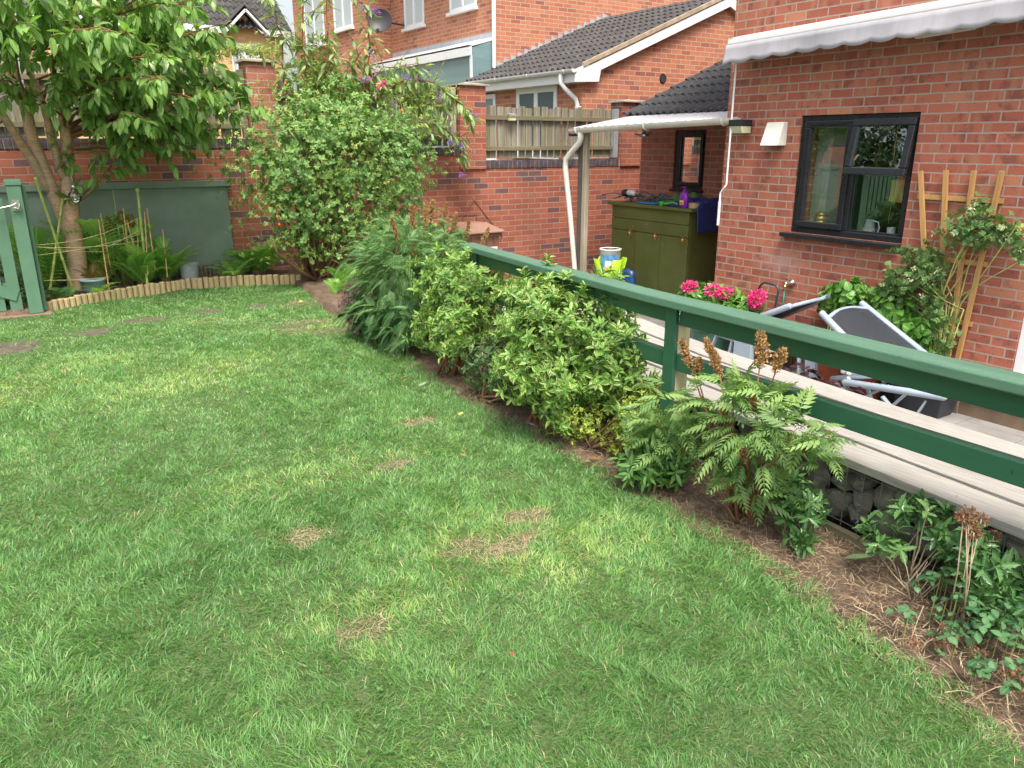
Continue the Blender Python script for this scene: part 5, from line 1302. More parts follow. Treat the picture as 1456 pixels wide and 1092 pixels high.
mb = MB(); a = [(5.98,2.955),(6.20,2.955),(6.20,3.31),(5.98,3.31)]; b = [(5.95,2.92),(6.235,2.92),(6.235,3.345),(5.95,3.345)]
mb.add([(x,y,-.598) for x,y in a]+[(x,y,-.40) for x,y in b], [(3,2,1,0)]+[(i,(i+1)%4,4+(i+1)%4,4+i) for i in range(4)]); o = mb.build('body', M['black_plastic'], bx_, bevel=.01); md = o.modifiers.new('s','SOLIDIFY'); md.thickness = .006
mb = MB(); frame = [(5.94,2.91,6.245,2.935),(5.94,3.33,6.245,3.355),(5.94,2.935,5.965,3.33),(6.22,2.935,6.245,3.33)]
for x0_,y0_,x1_,y1_ in frame: mb.box(x0_,x1_,y0_,y1_,-.415,-.39)
mb.build('rim', M['black_plastic'], bx_, bevel=.006)
mb = MB(); mb.prism([(6.05,3.32,-.598),(6.22,3.36,-.598),(6.22,3.36,-.30),(6.08,3.32,-.27)], (0,.22,0)); one('dark_box', 'dark plastic tub behind the reclining chair beside the black crate', 'box', mb, M['black_plastic'], bevel=.01)
mb = MB(); pr = random.Random(9)
for k in range(9):
    p = (5.50+pr.uniform(-.03,.03),3.46+pr.uniform(-.05,.05),-.30+pr.uniform(0,.07)); mb.lathe(p, [(.004,-.02),(.022,-.012),(.026,0),(.022,.012),(.004,.02)], 8)
one('white_ornament', 'small knotted white ornament on the armrest of the nearer chair', 'ornament', mb, M['statue'], smooth=True)
# hose frame
hr = empty('hose_frame', (6.0,4.75,-.6), 'navy tubular hose trolley handle with green hose below the tap', 'hose trolley')
mb = MB(); mb.tube([(6.0,4.93,-.55),(6.0,4.90,-.1),(6.0,4.82,.17),(6.0,4.79,.215),(6.0,4.75,.235),(6.0,4.64,.228),(6.0,4.60,.205),(6.0,4.59,.17),(6.0,4.62,-.05),(6.0,4.66,-.55)], .0105, 8); mb.build('handle', M['navy_tube'], hr, smooth=True)
mb = MB(); mb.tube([(6.19,4.67,.15),(6.17,4.655,.05),(6.12,4.62,-.1),(6.06,4.66,-.3),(6.05,4.8,-.45)], .011, 8)
for k in range(6): mb.tube([(6.02+.012*k,4.78+.12*math.cos(a),-.42+.12*math.sin(a)) for a in np.linspace(0,6.283,20)], .011, 6)
mb.build('hose', M['hose'], hr, smooth=True)
# pots near the bench
def pot(name, x, y, z, r, h, m, label, r2=1.25):
    mb = MB(); mb.lathe((x,y,z), [(r,0),(r*1.02,.01),(r*r2,h*.88),(r*r2*1.06,h*.89),(r*r2*1.06,h),(r*r2*.96,h),(r*r2*.92,h*.9)], 26)
    o = mb.build(name, m, None, smooth=True); md = o.modifiers.new('e','EDGE_SPLIT'); md.split_angle = R(35); tag(o, label, 'pot')
    s = MB(); s.lathe((x,y,z+h*.87), [(r*r2*.93,0),(r*r2*.4,.012)], 20); so_ = s.build('compost', M['soil'], o)
    return o
pot('white_pot', 6.12, 5.95, -.6, .14, .30, M['pot_white'], 'pale grey plastic bucket behind the rail just right of the post')
pot('hydrangea_pot', 5.90, 5.28, -.6, .17, .34, M['pot_green'], 'dark green glazed pot holding the pink flowered hydrangea')
pot('planter_pot', 6.02, 3.98, -.6, .17, .32, M['terracotta'], 'terracotta pot of the leafy hydrangea against the house wall')
# ---------------------------------------------------------------- plants
LF = dict(
 ovate=tmpl_leaf(.46,.10,.22), round=tmpl_leaf(.72,.08,.12), lance=tmpl_leaf(.30,.10,.30), cherry=tmpl_leaf(.44,.10,.28), holly=tmpl_holly(.52), spiny=tmpl_holly(.36),
 wide=tmpl_leaf(.82,.10,.25), tiny=(np.array([(0,0,0),(-.28,.5,.06),(.28,.5,.06),(0,1,0)],'f'), np.array([[0,2,1],[1,2,3]],'i'), np.array([0,1,1,.6],'f')),
 pinn=tmpl_pinnate(11,.17,.36,.8,60,hang=.35), pinn2=tmpl_pinnate(6,.34,.50,.8,58,hang=.45,start=.05,rach=.008), fern=tmpl_fern(), bracken=tmpl_fern(18,.42,.34), trio=tmpl_pinnate(2,.75,.55,.3,55,.2,.01,.1,.25))
L_ = {}
L_['cherry'] = leaf_mat('cherry_leaf', (.07,.17,.05), (.28,.45,.13), .28, .38, yellow=(.50,.54,.18))
L_['rose'] = leaf_mat('rose_leaf', (.05,.14,.045), (.24,.40,.12), .6, .28)
L_['rose2'] = leaf_mat('young_rose_leaf', (.10,.20,.05), (.36,.50,.14), .6, .3)
L_['climber'] = leaf_mat('climber_leaf', (0.0508,0.123,0.0406), (0.16,0.275,0.087), .45, .25, yellow=(0.652,0.478,0.087))
L_['variegated'] = leaf_mat('variegated_leaf', (.035,.125,.03), (.19,.38,.07), .3, .22, edge=(.56,.59,.22), edge_at=.80)
L_['holly'] = leaf_mat('holly_leaf', (.03,.11,.035), (.14,.27,.085), .25, .15, edge=(.36,.42,.20), edge_at=1.02)
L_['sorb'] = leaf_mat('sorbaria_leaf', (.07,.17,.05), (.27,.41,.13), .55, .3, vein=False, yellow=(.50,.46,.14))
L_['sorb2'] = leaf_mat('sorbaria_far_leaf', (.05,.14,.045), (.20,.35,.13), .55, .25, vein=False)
L_['azalea'] = leaf_mat('azalea_leaf', (0.102,0.174,0.029), (0.406,0.493,0.087), .45, .25, yellow=(0.725,0.609,0.174))
L_['skim'] = leaf_mat('glossy_leaf', (0.0435,0.131,0.0362), (0.145,0.29,0.0725), .3, .15)
L_['dark'] = leaf_mat('dark_shrub_leaf', (0.029,0.0725,0.029), (0.087,0.16,0.0508), .4, .12)
L_['fern'] = leaf_mat('fern_leaf', (.08,.22,.045), (.32,.56,.12), .5, .35)
L_['fern_b'] = leaf_mat('fern_bright_leaf', (.15,.32,.05), (.40,.60,.12), .5, .35)
L_['bronze'] = leaf_mat('bronze_fern_leaf', (.10,.07,.02), (.26,.20,.04), .5, .3)
L_['hosta'] = leaf_mat('broad_leaf', (.10,.26,.05), (.24,.45,.08), .35, .35)
L_['budd'] = leaf_mat('buddleia_leaf', (.14,.24,.10), (.36,.46,.22), .55, .35, yellow=(.55,.55,.22))
L_['ivyish'] = leaf_mat('pale_creeper_leaf', (.17,.24,.07), (.42,.50,.16), .5, .35)
L_['hyd'] = leaf_mat('hydrangea_leaf', (0.0508,0.16,0.029), (0.16,0.348,0.058), .35, .22)
L_['purple'] = leaf_mat('purple_leaf', (.06,.018,.035), (.20,.09,.14), .45, .15)
L_['heuch'] = leaf_mat('heuchera_leaf', (.010,.006,.009), (.05,.02,.028), .4, .05)
L_['sedum'] = leaf_mat('lime_leaf', (.18,.24,.03), (.42,.45,.08), .5, .2)
L_['geran'] = leaf_mat('clover_leaf', (.03,.10,.04), (.10,.22,.09), .5, .2, vein=True)
L_['plume'] = leaf_mat('plume_seed', (.20,.10,.035), (.50,.31,.14), .9, .1, vein=False)
L_['head'] = leaf_mat('dry_head', (.10,.045,.025), (.34,.18,.10), .9, .1, vein=False)
L_['pink'] = leaf_mat('pink_petal', (.60,.02,.16), (.95,.14,.42), .6, .15, vein=False)
L_['violet'] = leaf_mat('violet_petal', (.20,.05,.42), (.50,.24,.75), .7, .15, vein=False)
L_['orange'] = leaf_mat('orange_petal', (.75,.09,.02), (.95,.3,.05), .5, .1, vein=False)
L_['cream'] = leaf_mat('cream_petal', (.60,.52,.32), (.8,.74,.5), .6, .15, vein=False)
L_['hip'] = leaf_mat('old_flower', (.60,.33,.10), (.75,.6,.2), .6, .1, vein=False)

def foliage(parent, name, pts, out, tm, mat, per=6, leaf=.05, spread=.8, seed=0, up=.35):
    p, d, u, s, g_ = rosettes(pts, out, per, leaf, spread, seed, up)
    return scatter(name, LF[tm], p, d, u, s, L_[mat], parent, g_)
def multi_blob(lst, n, inner=.45, lump=.3, zmin=None, seed=0):
    vol = np.array([r[0]*r[1]*r[2] for _, r in lst])**.72; P=[];D=[]
    for i, (c, r) in enumerate(lst):
        p, d = blob_pts(int(n*vol[i]/vol.sum()), c, r, inner, lump, zmin, seed+i); P.append(p); D.append(d)
    return np.concatenate(P), np.concatenate(D)
def shrub(name, label, cat, base, blobs, n, tm, mat, per, leaf, spread=.8, seed=0, zmin=.02, stem='stem_brown', nst=14, r0=.012, group=None, inner=.45, lump=.3, up=.35):
    o = empty(name, base, label, cat, group)
    p, d = multi_blob(blobs, n, inner, lump, zmin, seed)
    foliage(o, 'foliage', p, d, tm, mat, per, leaf, spread, seed, up)
    g = np.random.default_rng(seed); k = g.choice(len(p), min(nst, len(p)), replace=False)
    stems_mesh('stems', base, p[k], M[stem], o, r0, .002, .04, 5, .4, seed)
    return o, p, d
def puff(name, c, r, n, tm, mat, parent, size, seed=0, axis=None, cone=0):
    """small dense flower head: petals or seeds round an ellipsoid (or cone along axis)"""
    g = np.random.default_rng(seed); d = norm(g.normal(size=(n,3))); p = d*np.array(r)*(.6+.4*g.random((n,1)))
    if axis is not None:
        ax = norm(np.array([axis], float))[0]; t_ = g.random(n); L = np.linalg.norm(axis); rad = r[0]*(1-t_**1.4*cone)*(.35+.65*g.random(n)**.6)*(1+.35*np.sin(t_*24+seed))
        q = norm(np.cross(np.tile(ax,(n,1)), g.normal(size=(n,3)))); p = ax*t_[:,None]*L+q*rad[:,None]; d = norm(q+ax*.5+g.normal(size=(n,3))*.3)
    return scatter(name, LF[tm], p+np.array(c), d, g.normal(size=(n,3)), size*(.6+.8*g.random(n)), L_[mat], parent, g.random(n))

# ---- cherry tree
def cherry():
    o = empty('cherry_tree', (.58,8.9,.03), 'cherry tree with several bare brown trunks and large drooping glossy leaves at the far left', 'tree')
    g = np.random.default_rng(12)
    stems = [
     [(.575,8.92,-.02),(.59,8.9,.2),(.60,8.89,.55),(.615,8.88,.88),(.64,8.87,1.2),(.69,8.84,1.6),(.745,8.78,2.15),(.84,8.7,2.7),(.9,8.6,3.3),(.95,8.5,3.9)],
     [(.60,8.90,.62),(.53,8.88,.85),(.48,8.85,1.1),(.41,8.8,1.5),(.38,8.76,1.85),(.30,8.7,2.3),(.15,8.6,2.8),(-.05,8.5,3.5)],
     [(.49,8.86,1.02),(.36,8.78,1.35),(.20,8.66,1.72),(.02,8.5,2.0),(-.2,8.3,2.4),(-.5,8.1,3.0)],
     [(.62,8.87,1.15),(.57,8.84,1.35),(.55,8.82,1.6),(.54,8.80,1.82),(.49,8.76,2.05),(.42,8.7,2.3),(.40,8.6,2.7),(.45,8.4,3.2)]]
    rad = [[.12,.098,.088,.082,.062,.056,.05,.045,.035,.02],[.07,.06,.055,.052,.048,.04,.03,.015],[.045,.038,.034,.03,.022,.012],[.05,.036,.034,.032,.028,.024,.018,.01]]
    mb = MB()
    for s, r in zip(stems, rad):
        # resample with small kinks
        q = []; rr = []
        for i in range(len(s)-1):
            for k in range(3):
                f = k/3; p = np.array(s[i])*(1-f)+np.array(s[i+1])*f; q.append(p+g.normal(size=3)*.005*(i > 0 or k > 0)); rr.append((r[i]*(1-f)+r[i+1]*f)*(1+g.uniform(-.05,.05)))
        q.append(np.array(s[-1])); rr.append(r[-1]); mb.tube([tuple(p) for p in q], rr, 14)
    mb.build('trunk', M['bark_cherry'], o, smooth=True)
    mb = MB(); twigs = []
    def branch(a, b, sag=.12, r0=.016, nt=9, t0=.3):
        a = np.array(a, float); b = np.array(b, float); L = np.linalg.norm(b-a); mid = (a+b)/2+np.array([0,0,sag*L])+g.normal(size=3)*.04*L
        q = [a*(1-t_)**2+2*mid*t_*(1-t_)+b*t_**2 for t_ in np.linspace(0,1,8)]; q = [p+g.normal(size=3)*.008*(0<i<7) for i, p in enumerate(q)]
        mb.tube(q, list(np.linspace(r0, .0035, 8)), 7)
        for k in range(nt):
            t_ = t0+(1-t0)*(k+g.random())/nt; i = min(6, int(t_*7)); p = q[i]*(1-(t_*7-i))+q[i+1]*(t_*7-i); dv = norm((q[i+1]-q[i])[None])[0]
            sd = norm((dv*.6+g.normal(size=3)*.65+np.array([0,0,.05]))[None])[0]; l = g.uniform(.14,.38)*(1-.3*t_)
            twigs.append((p, p+sd*l+np.array([0,0,-.10*l]), l))
        twigs.append((q[5], q[7], L*.3))
    # chosen limbs seen in the photo
    branch((.64,8.86,.88),(1.02,8.8,1.27),.0,.017,2,.75)
    branch((1.02,8.8,1.27),(1.18,8.7,1.42),.0,.010,5,.1)
    branch((.66,8.85,1.45),(1.55,8.3,1.5),.05,.014,10,.35)
    branch((.66,8.85,1.38),(1.25,8.2,1.45),.02,.012,7,.4)
    branch((.70,8.82,1.62),(2.02,8.0,1.98),.05,.016,16,.3)
    branch((.73,8.8,1.9),(1.75,7.7,1.85),.10,.015,14,.35)
    branch((.76,8.78,2.1),(1.95,8.2,2.4),.08,.016,14,.3)
    branch((.8,8.7,2.4),(1.7,7.5,2.6),.1,.015,14,.3)
    branch((.72,8.8,1.85),(1.35,7.3,2.0),.10,.014,12,.4)
    branch((.55,8.8,1.9),(.75,7.4,2.35),.1,.013,12,.45); branch((.41,8.8,1.8),(.35,7.5,2.4),.12,.014,12,.5)
    branch((.38,8.76,2.0),(.05,7.5,2.5),.1,.014,12,.4); branch((.45,8.75,2.1),(1.0,7.0,2.3),.12,.014,12,.4)
    for k in range(30):
        st = stems[g.integers(4)]; i = g.integers(4, len(st)-1); a = np.array(st[i])
        th = g.uniform(-2.9,.6); L = g.uniform(.9,1.7); b = a+np.array([math.cos(th)*L, math.sin(th)*L*.95, g.uniform(-.15,.5)]); b[1] = min(b[1], 9.2); b[2] = max(b[2],2.55 if b[0] < .9 else 2.2)
        branch(a, b, .12, .014, 11, .3)
    branch((.2,8.7,1.7),(-.35,8.0,1.5),.05,.01,6,.4)
    for (b, nt) in [((2.15,8.3,1.9),12),((1.9,8.0,2.25),12),((2.1,8.5,2.15),12),((1.7,8.2,1.75),12),((1.4,8.0,1.65),12),((1.15,7.8,1.75),12),((1.5,7.6,2.2),12),((1.2,7.4,2.35),12),((1.75,8.3,1.62),9),((.9,7.9,1.9),12),((.6,8.0,1.95),10),((1.9,8.6,1.72),10),((.2,8.2,2.0),10),((2.0,8.2,2.5),12),((1.5,8.4,2.5),12),((1.95,8.0,2.8),12),((1.6,7.6,2.85),12),((1.3,7.8,2.95),12),((1.0,7.5,2.9),12),((2.1,8.4,3.0),12),((.5,7.4,2.9),12),((0.,7.6,2.8),12),((1.1,8.2,2.2),12),((2.3,8.3,2.05),12),((2.2,8.1,1.8),12),((2.0,8.6,1.62),12),((1.7,8.6,1.5),9),((2.05,8.0,2.55),12)]:
        branch((.72,8.8,1.35+.45*(b[2]-1.2)), b, .12, .012, nt, .3)
    for p, q, l in twigs: mb.tube([p, (p+q)/2+g.normal(size=3)*.01, q], [.004,.003,.0018], 4)
    # sprouts on the trunk
    for z in (.95,1.05,1.3,1.5,1.65,1.25,1.4): a = np.array([.62,8.84,z]); twigs.append((a, a+np.array([g.uniform(-.1,.14),-.08,.05]), .12))
    mb.build('branches', M['stem_red'], o, smooth=True)
    P=[];D=[];U=[];S=[];G=[]
    for p, q, l in twigs:
        n = int(4+l*22); dv = norm((q-p)[None])[0]
        gr = g.random()
        for k in range(n):
            t_ = .15+.85*(k+.5)/n; ps = p*(1-t_)+q*t_; sd = norm(np.cross(dv, g.normal(size=3))[None])[0]
            d = dv*g.uniform(.2,.8)+sd*.75+np.array([0,0,-g.uniform(.25,1.15)]); P.append(ps); D.append(d); U.append(np.array([0,0,1])+sd*.6+g.normal(size=3)*.3); S.append(g.uniform(.07,.155)); G.append(np.clip(gr*.4+g.random()*.6,0,1))
    P, D, U = np.array(P), np.array(D), np.array(U); ok = P[:,1] < 9.25
    scatter('leaves', LF['cherry'], P[ok], D[ok], U[ok], np.array(S)[ok], L_['cherry'], o, np.array(G)[ok])
    print('cherry leaves', ok.sum())
cherry()
gb_ = empty('glass_bauble', (.66,8.66,1.08), 'clear glass bulb ornament hanging against the cherry trunk', 'ornament')
mb = MB(); mb.lathe((.66,8.66,1.0), [(.012,-.055),(.045,-.035),(.062,0),(.055,.035),(.028,.06),(.024,.08)], 20); mb.build('bulb', M['clear_glass'], gb_, smooth=True)
mb = MB(); mb.lathe((.66,8.66,1.08), [(.026,0),(.026,.03),(.008,.04)], 14); mb.tube([(.66,8.66,1.12),(.66,8.67,1.2)], .003, 5); mb.lathe((.66,8.66,.96), [(.01,0),(.03,.015),(.012,.03),(.006,.06)], 10); mb.build('cap', M['chrome'], gb_, smooth=True)

# ---- a leafy tree outside the picture on the left, mirrored in the window panes
def side_tree():
    o = empty('garden_tree', (-2.6,10.4,-.7), 'leafy tree beyond the wall at the far left, mirrored in the window panes', 'tree')
    p, d = multi_blob([((-2.6,10.3,4.3),(1.7,1.5,1.6)),((-3.6,9.9,3.2),(1.2,1.1,1.1)),((-1.9,10.2,3.0),(.9,.8,.9)),((-4.6,8.6,2.6),(1.1,1.1,1.5)),((-5.2,6.6,2.2),(1.1,1.4,1.8))], 2600, .3, .4, None, 97)
    foliage(o, 'foliage', p, d, 'ovate', 'dark', 6, .15, .9, 97)
    stems_mesh('trunk', (-2.8,10.3,-.7), p[::60], M['stem_brown'], o, .09, .012, .05, 7, .3, 5)
side_tree()
# ---- rose bush in the corner
o, p, d = shrub('rose_bush', 'large dense rose bush with small leaves and orange hips in the far lawn corner', 'shrub', (2.85,8.35,.03),
   [((3.2,8.3,1.30),(1.0,.7,.80)),((2.5,8.15,1.25),(.50,.45,.55)),((3.95,8.3,1.15),(.46,.45,.62)),((3.15,8.4,1.85),(.62,.45,.34)),((2.62,8.05,.80),(.34,.35,.34)),((3.3,8.0,.60),(.45,.3,.40)),((2.75,8.1,.55),(.3,.3,.25)),((3.7,8.0,.6),(.4,.3,.4)),((3.9,8.4,1.65),(.4,.4,.25))],
   3000, 'round', 'rose', 6, .042, .9, 31, .30, 'stem_brown', 26, .02, inner=.30, lump=.75)
rp, rd = blob_pts(2600, (3.2,8.25,1.2), (1.15,.72,.92), .35, .9, .2, 131); foliage(o, 'young_foliage', rp, rd, 'ovate', 'rose2', 6, .030, 1.0, 132, .1)
mb = MB()
for q in ([(2.85,8.3,0),(2.65,8.2,.25),(2.5,8.1,.45),(2.42,8.05,.7),(2.40,8.1,1.0)],[(2.86,8.3,0),(2.75,8.2,.35),(2.72,8.15,.7),(2.8,8.1,1.1)],[(2.9,8.3,0),(2.6,8.1,.2),(2.35,8.0,.42),(2.3,7.95,.6)],[(2.95,8.3,0),(3.2,8.2,.5),(3.3,8.1,1.0)]): mb.tube(q, [.024,.02,.017,.013,.01][:len(q)], 7)
mb.build('main_stems', M['stem_brown'], o, smooth=True)
g = np.random.default_rng(2); k = g.choice(len(p), 60, replace=False)
pts = p[k]+d[k]*.03; puffp = []
scatter('old_flowers', LF['tiny'], np.repeat(pts,9,0)+g.normal(size=(540,3))*.012, g.normal(size=(540,3)), g.normal(size=(540,3)), .02*np.ones(540), L_['hip'], o)
k = g.choice(len(p), 5, replace=False); mb = MB()
for q in list(p[k]+d[k]*.02)+[np.array([2.33,7.8,.80]),np.array([2.36,7.8,.78]),np.array([2.35,7.82,.72])]: mb.lathe(tuple(q), [(.004,-.014),(.013,-.008),(.015,0),(.011,.010),(.004,.014)], 8)
mb.build('hips', M['hip'], o, smooth=True)
for c in ((3.60,8.05,2.08),(3.66,8.05,2.10)): puff('rose_flower', c, (.022,.022,.02), 50, 'round', 'pink', o, .02, 4)

# ---- buddleia against the wall
def buddleia():
    o = empty('buddleia', (3.3,9.15,.03), 'tall loose buddleia with pale stems and purple flower spikes against the wall', 'shrub')
    g = np.random.default_rng(8)
    S = [[(3.3,9.15,0),(3.2,9.1,1.0),(3.14,9.05,1.7),(3.14,9.0,2.4),(3.18,8.95,3.1),(3.2,8.9,3.6)],[(3.32,9.15,0),(3.3,9.1,1.2),(3.36,9.0,2.0),(3.42,8.95,2.7),(3.45,8.9,3.4)],
         [(3.28,9.15,0),(3.0,9.1,1.2),(2.9,9.0,2.0),(2.88,8.9,2.6),(2.75,8.8,3.0)],
         [(3.36,9.15,0),(3.6,9.1,1.2),(3.9,9.0,1.95),(4.3,8.95,2.22),(4.7,8.9,2.2),(5.0,8.85,2.0),(5.2,8.8,1.8)],[(3.36,9.15,0),(3.55,9.1,1.4),(3.8,9.0,2.1),(4.1,8.95,2.35),(4.5,8.9,2.35)],
         [(3.38,9.15,0),(3.8,9.1,1.2),(4.3,9.0,1.7),(4.7,8.95,1.75),(5.05,8.9,1.55),(5.12,8.88,1.3)],[(3.34,9.15,0),(3.6,9.0,1.5),(3.8,8.95,2.1),(3.9,8.9,2.6),(3.85,8.85,2.95)],
         [(3.36,9.15,0),(3.9,9.1,1.5),(4.5,9.0,1.95),(4.95,8.95,1.9)],[(3.3,9.1,0),(3.4,9.05,1.5),(3.6,8.95,2.2),(3.75,8.9,2.45)]]
    mb = MB(); P=[];D=[];U=[];Z=[]; tips = []
    for s in S:
        s = [np.array(q, float) for q in s]; q = []
        for i in range(len(s)-1):
            for k in range(4): f = k/4; q.append(s[i]*(1-f)+s[i+1]*f+g.normal(size=3)*.01)
        q.append(s[-1]); mb.tube(q, list(np.linspace(.016,.004,len(q))), 6); tips.append((q[-1], q[-1]-q[-3]))
        for i in range(len(q)//3, len(q)):
            dv = norm((q[i]-q[i-1])[None])[0]
            for r_ in range(4):
              ps = q[i]+(q[i]-q[i-1])*g.uniform(-.5,.5)
              sd = norm(np.cross(dv, g.normal(size=3))[None])[0]
              for sg in (-1,1):
                P.append(ps); D.append(sd*sg*.9+dv*.3+np.array([0,0,-g.uniform(.1,.9)])); U.append(np.array([0,0,1.])+g.normal(size=3)*.2); Z.append(g.uniform(.08,.19))
            if g.random() < .75:
                sd = norm((dv+g.normal(size=3)*.8)[None])[0]; e = q[i]+sd*g.uniform(.15,.35); mb.tube([q[i],(q[i]+e)/2+[0,0,.02],e],[.005,.004,.0025],5)
                for t_ in np.linspace(.3,1,6): P.append(q[i]*(1-t_)+e*t_); D.append(g.normal(size=3)*.6+sd*.6+[0,0,-.4]); U.append(np.array([0,0,1.])+g.normal(size=3)*.3); Z.append(g.uniform(.06,.13))
    P=np.array(P); ok = (P[:,1] < 9.28); scatter('leaves', LF['lance'], P[ok], np.array(D)[ok], np.array(U)[ok], np.array(Z)[ok], L_['budd'], o)
    mb.build('stems', M['stem_red'], o, smooth=True)
    for i, (c, ax) in enumerate([((3.70,8.8,2.17),(.16,-.02,.04)),((4.28,8.85,2.24),(.12,0,-.02)),((4.40,8.85,2.25),(.14,0,-.03)),((5.15,8.8,1.86),(.13,0,-.06)),((4.86,8.85,1.52),(.10,0,-.04)),((5.02,8.84,1.50),(.06,0,-.10)),
          ((4.12,8.85,1.98),(.03,0,-.10)),((3.88,8.8,2.86),(-.12,0,.10)),((3.83,8.8,2.5),(.1,0,-.12)),((3.86,8.8,2.95),(.15,0,-.06)),((4.73,8.8,2.10),(-.02,0,-.13)),((4.98,8.8,1.12),(.09,0,-.02))]):
        puff('flower_spike', c, (.022,), 150, 'tiny', 'violet', o, .014, i, ax, .6)
    for i, (c, ax) in enumerate([((4.1,8.85,2.35),(.35,0,.03)),((4.85,8.85,2.0),(.22,0,.02)),((4.2,8.85,1.93),(.0,0,.1)),((4.63,8.9,2.25),(.02,0,.18)),((3.25,8.85,2.35),(.14,0,.08)),((3.62,8.85,2.66),(.15,0,.04))]): puff('spent_spike', c, (.014,), 130, 'tiny', 'head', o, .013, i, ax, .5)
    return o
bo = buddleia()
p, d = multi_blob([((4.15,9.12,2.12),(.85,.14,.17)),((3.5,9.15,1.95),(.5,.1,.3)),((4.75,9.12,2.0),(.35,.12,.2)),((3.3,9.1,2.3),(.35,.12,.4))], 1500, .2, .5, None, 77)
o = empty('creeper', (4.1,9.2,1.9), 'pale green scrambling creeper along the top of the fence beside the tall pier', 'climbing plant'); foliage(o, 'foliage', p, d, 'ovate', 'ivyish', 6, .04, .9, 5)
stems_mesh('stems', (3.9,9.2,1.4), p[::24], M['stem_green'], o, .006, .002, .2, 4, .5, 3)
p, d = multi_blob([((2.55,9.75,2.52),(.55,.15,.12)),((2.95,9.7,2.35),(.2,.12,.28)),((2.1,9.75,2.4),(.3,.12,.15))], 520, .2, .6, None, 79)
o = empty('wall_top_creeper', (2.6,9.75,2.0), 'pale green creeper spilling over the pier cap in front of the yellow house', 'climbing plant'); foliage(o, 'foliage', p, d, 'ovate', 'ivyish', 6, .038, .9, 9)
stems_mesh('stems', (2.7,9.75,.2), p[::22], M['stem_green'], o, .008, .002, .2, 4, .6, 3)

# ---- shrubs along the bed
def sorbaria(name, label, base, blobs, n, lmin, lmax, mat, seed, plumes, tm='pinn', nst=10, zmin=.05):
    o = empty(name, base, label, 'shrub'); g = np.random.default_rng(seed)
    p, d = multi_blob(blobs, n, .30, .35, zmin, seed); n = len(p)
    dd = norm(d*np.array([1,1,.5])+g.normal(size=(n,3))*.45+np.array([0,0,.30 if n < 500 else .12])); size = g.uniform(lmin,lmax,n)
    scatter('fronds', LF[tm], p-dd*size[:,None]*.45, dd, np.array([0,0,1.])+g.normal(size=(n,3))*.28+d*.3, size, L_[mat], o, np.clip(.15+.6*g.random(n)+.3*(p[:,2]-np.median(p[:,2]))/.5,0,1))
    k = g.choice(n, nst, replace=False); T_ = list(p[k])+[np.array(c) for c, a, r in plumes]
    stems_mesh('stems', base, T_, M['stem_red'], o, .0062, .0025, .045, 6, .35, seed)
    for i, (c, a, r) in enumerate(plumes):
        gg = np.random.default_rng(i+seed); a = np.array(a, float); nb = 13
        pp=[];dd_=[]
        for b in range(nb):
            t_ = b/nb; q0 = np.array(c)+a*t_; side = norm(np.cross(a, gg.normal(size=3))[None])[0]; L = r*(1.3-t_)*(1 if b else .6); m_ = 60
            tt = gg.random(m_); ax2 = norm((side*.8+1.3*norm(a[None])[0])[None])[0]; pp.append(q0+ax2*L*tt[:,None]+gg.normal(size=(m_,3))*r*.16); dd_.append(ax2+gg.normal(size=(m_,3))*.6)
        m_ = 260; tt = gg.random(m_); pp.append(np.array(c)+a*tt[:,None]*1.05+gg.normal(size=(m_,3))*r*.16*(1.2-tt[:,None])); dd_.append(gg.normal(size=(m_,3)))
        pp = np.concatenate(pp); dd_ = np.concatenate(dd_); scatter('plume', LF['tiny'], pp, dd_, gg.normal(size=pp.shape), gg.uniform(.008,.016,len(pp)), L_['plume'], o, np.clip(gg.random(len(pp))*.7+.3*gg.random(),0,1))
    return o
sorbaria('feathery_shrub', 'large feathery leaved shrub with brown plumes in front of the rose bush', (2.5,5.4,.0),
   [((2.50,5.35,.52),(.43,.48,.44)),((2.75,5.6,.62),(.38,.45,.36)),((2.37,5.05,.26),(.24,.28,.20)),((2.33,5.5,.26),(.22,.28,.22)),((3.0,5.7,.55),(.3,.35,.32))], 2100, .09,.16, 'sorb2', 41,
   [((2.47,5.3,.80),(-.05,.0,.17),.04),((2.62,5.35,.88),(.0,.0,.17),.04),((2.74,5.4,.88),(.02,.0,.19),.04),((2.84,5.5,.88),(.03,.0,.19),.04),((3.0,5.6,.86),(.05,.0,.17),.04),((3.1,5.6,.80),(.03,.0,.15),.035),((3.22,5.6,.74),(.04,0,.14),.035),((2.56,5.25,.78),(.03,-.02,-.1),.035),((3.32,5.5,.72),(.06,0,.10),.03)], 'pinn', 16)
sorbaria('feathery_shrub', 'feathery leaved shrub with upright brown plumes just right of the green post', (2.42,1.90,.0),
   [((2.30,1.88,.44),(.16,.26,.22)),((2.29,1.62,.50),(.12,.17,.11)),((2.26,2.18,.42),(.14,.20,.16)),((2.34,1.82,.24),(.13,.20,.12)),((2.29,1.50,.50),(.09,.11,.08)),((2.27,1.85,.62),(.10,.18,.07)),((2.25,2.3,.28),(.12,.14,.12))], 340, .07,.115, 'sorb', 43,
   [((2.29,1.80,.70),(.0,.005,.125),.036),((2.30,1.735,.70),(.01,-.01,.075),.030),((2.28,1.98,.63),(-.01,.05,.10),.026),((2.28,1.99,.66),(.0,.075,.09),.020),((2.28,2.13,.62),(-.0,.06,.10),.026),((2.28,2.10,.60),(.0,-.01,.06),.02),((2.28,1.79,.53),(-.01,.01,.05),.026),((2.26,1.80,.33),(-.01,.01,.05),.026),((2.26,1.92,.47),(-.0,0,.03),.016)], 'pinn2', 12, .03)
mb_o = bpy.data.objects
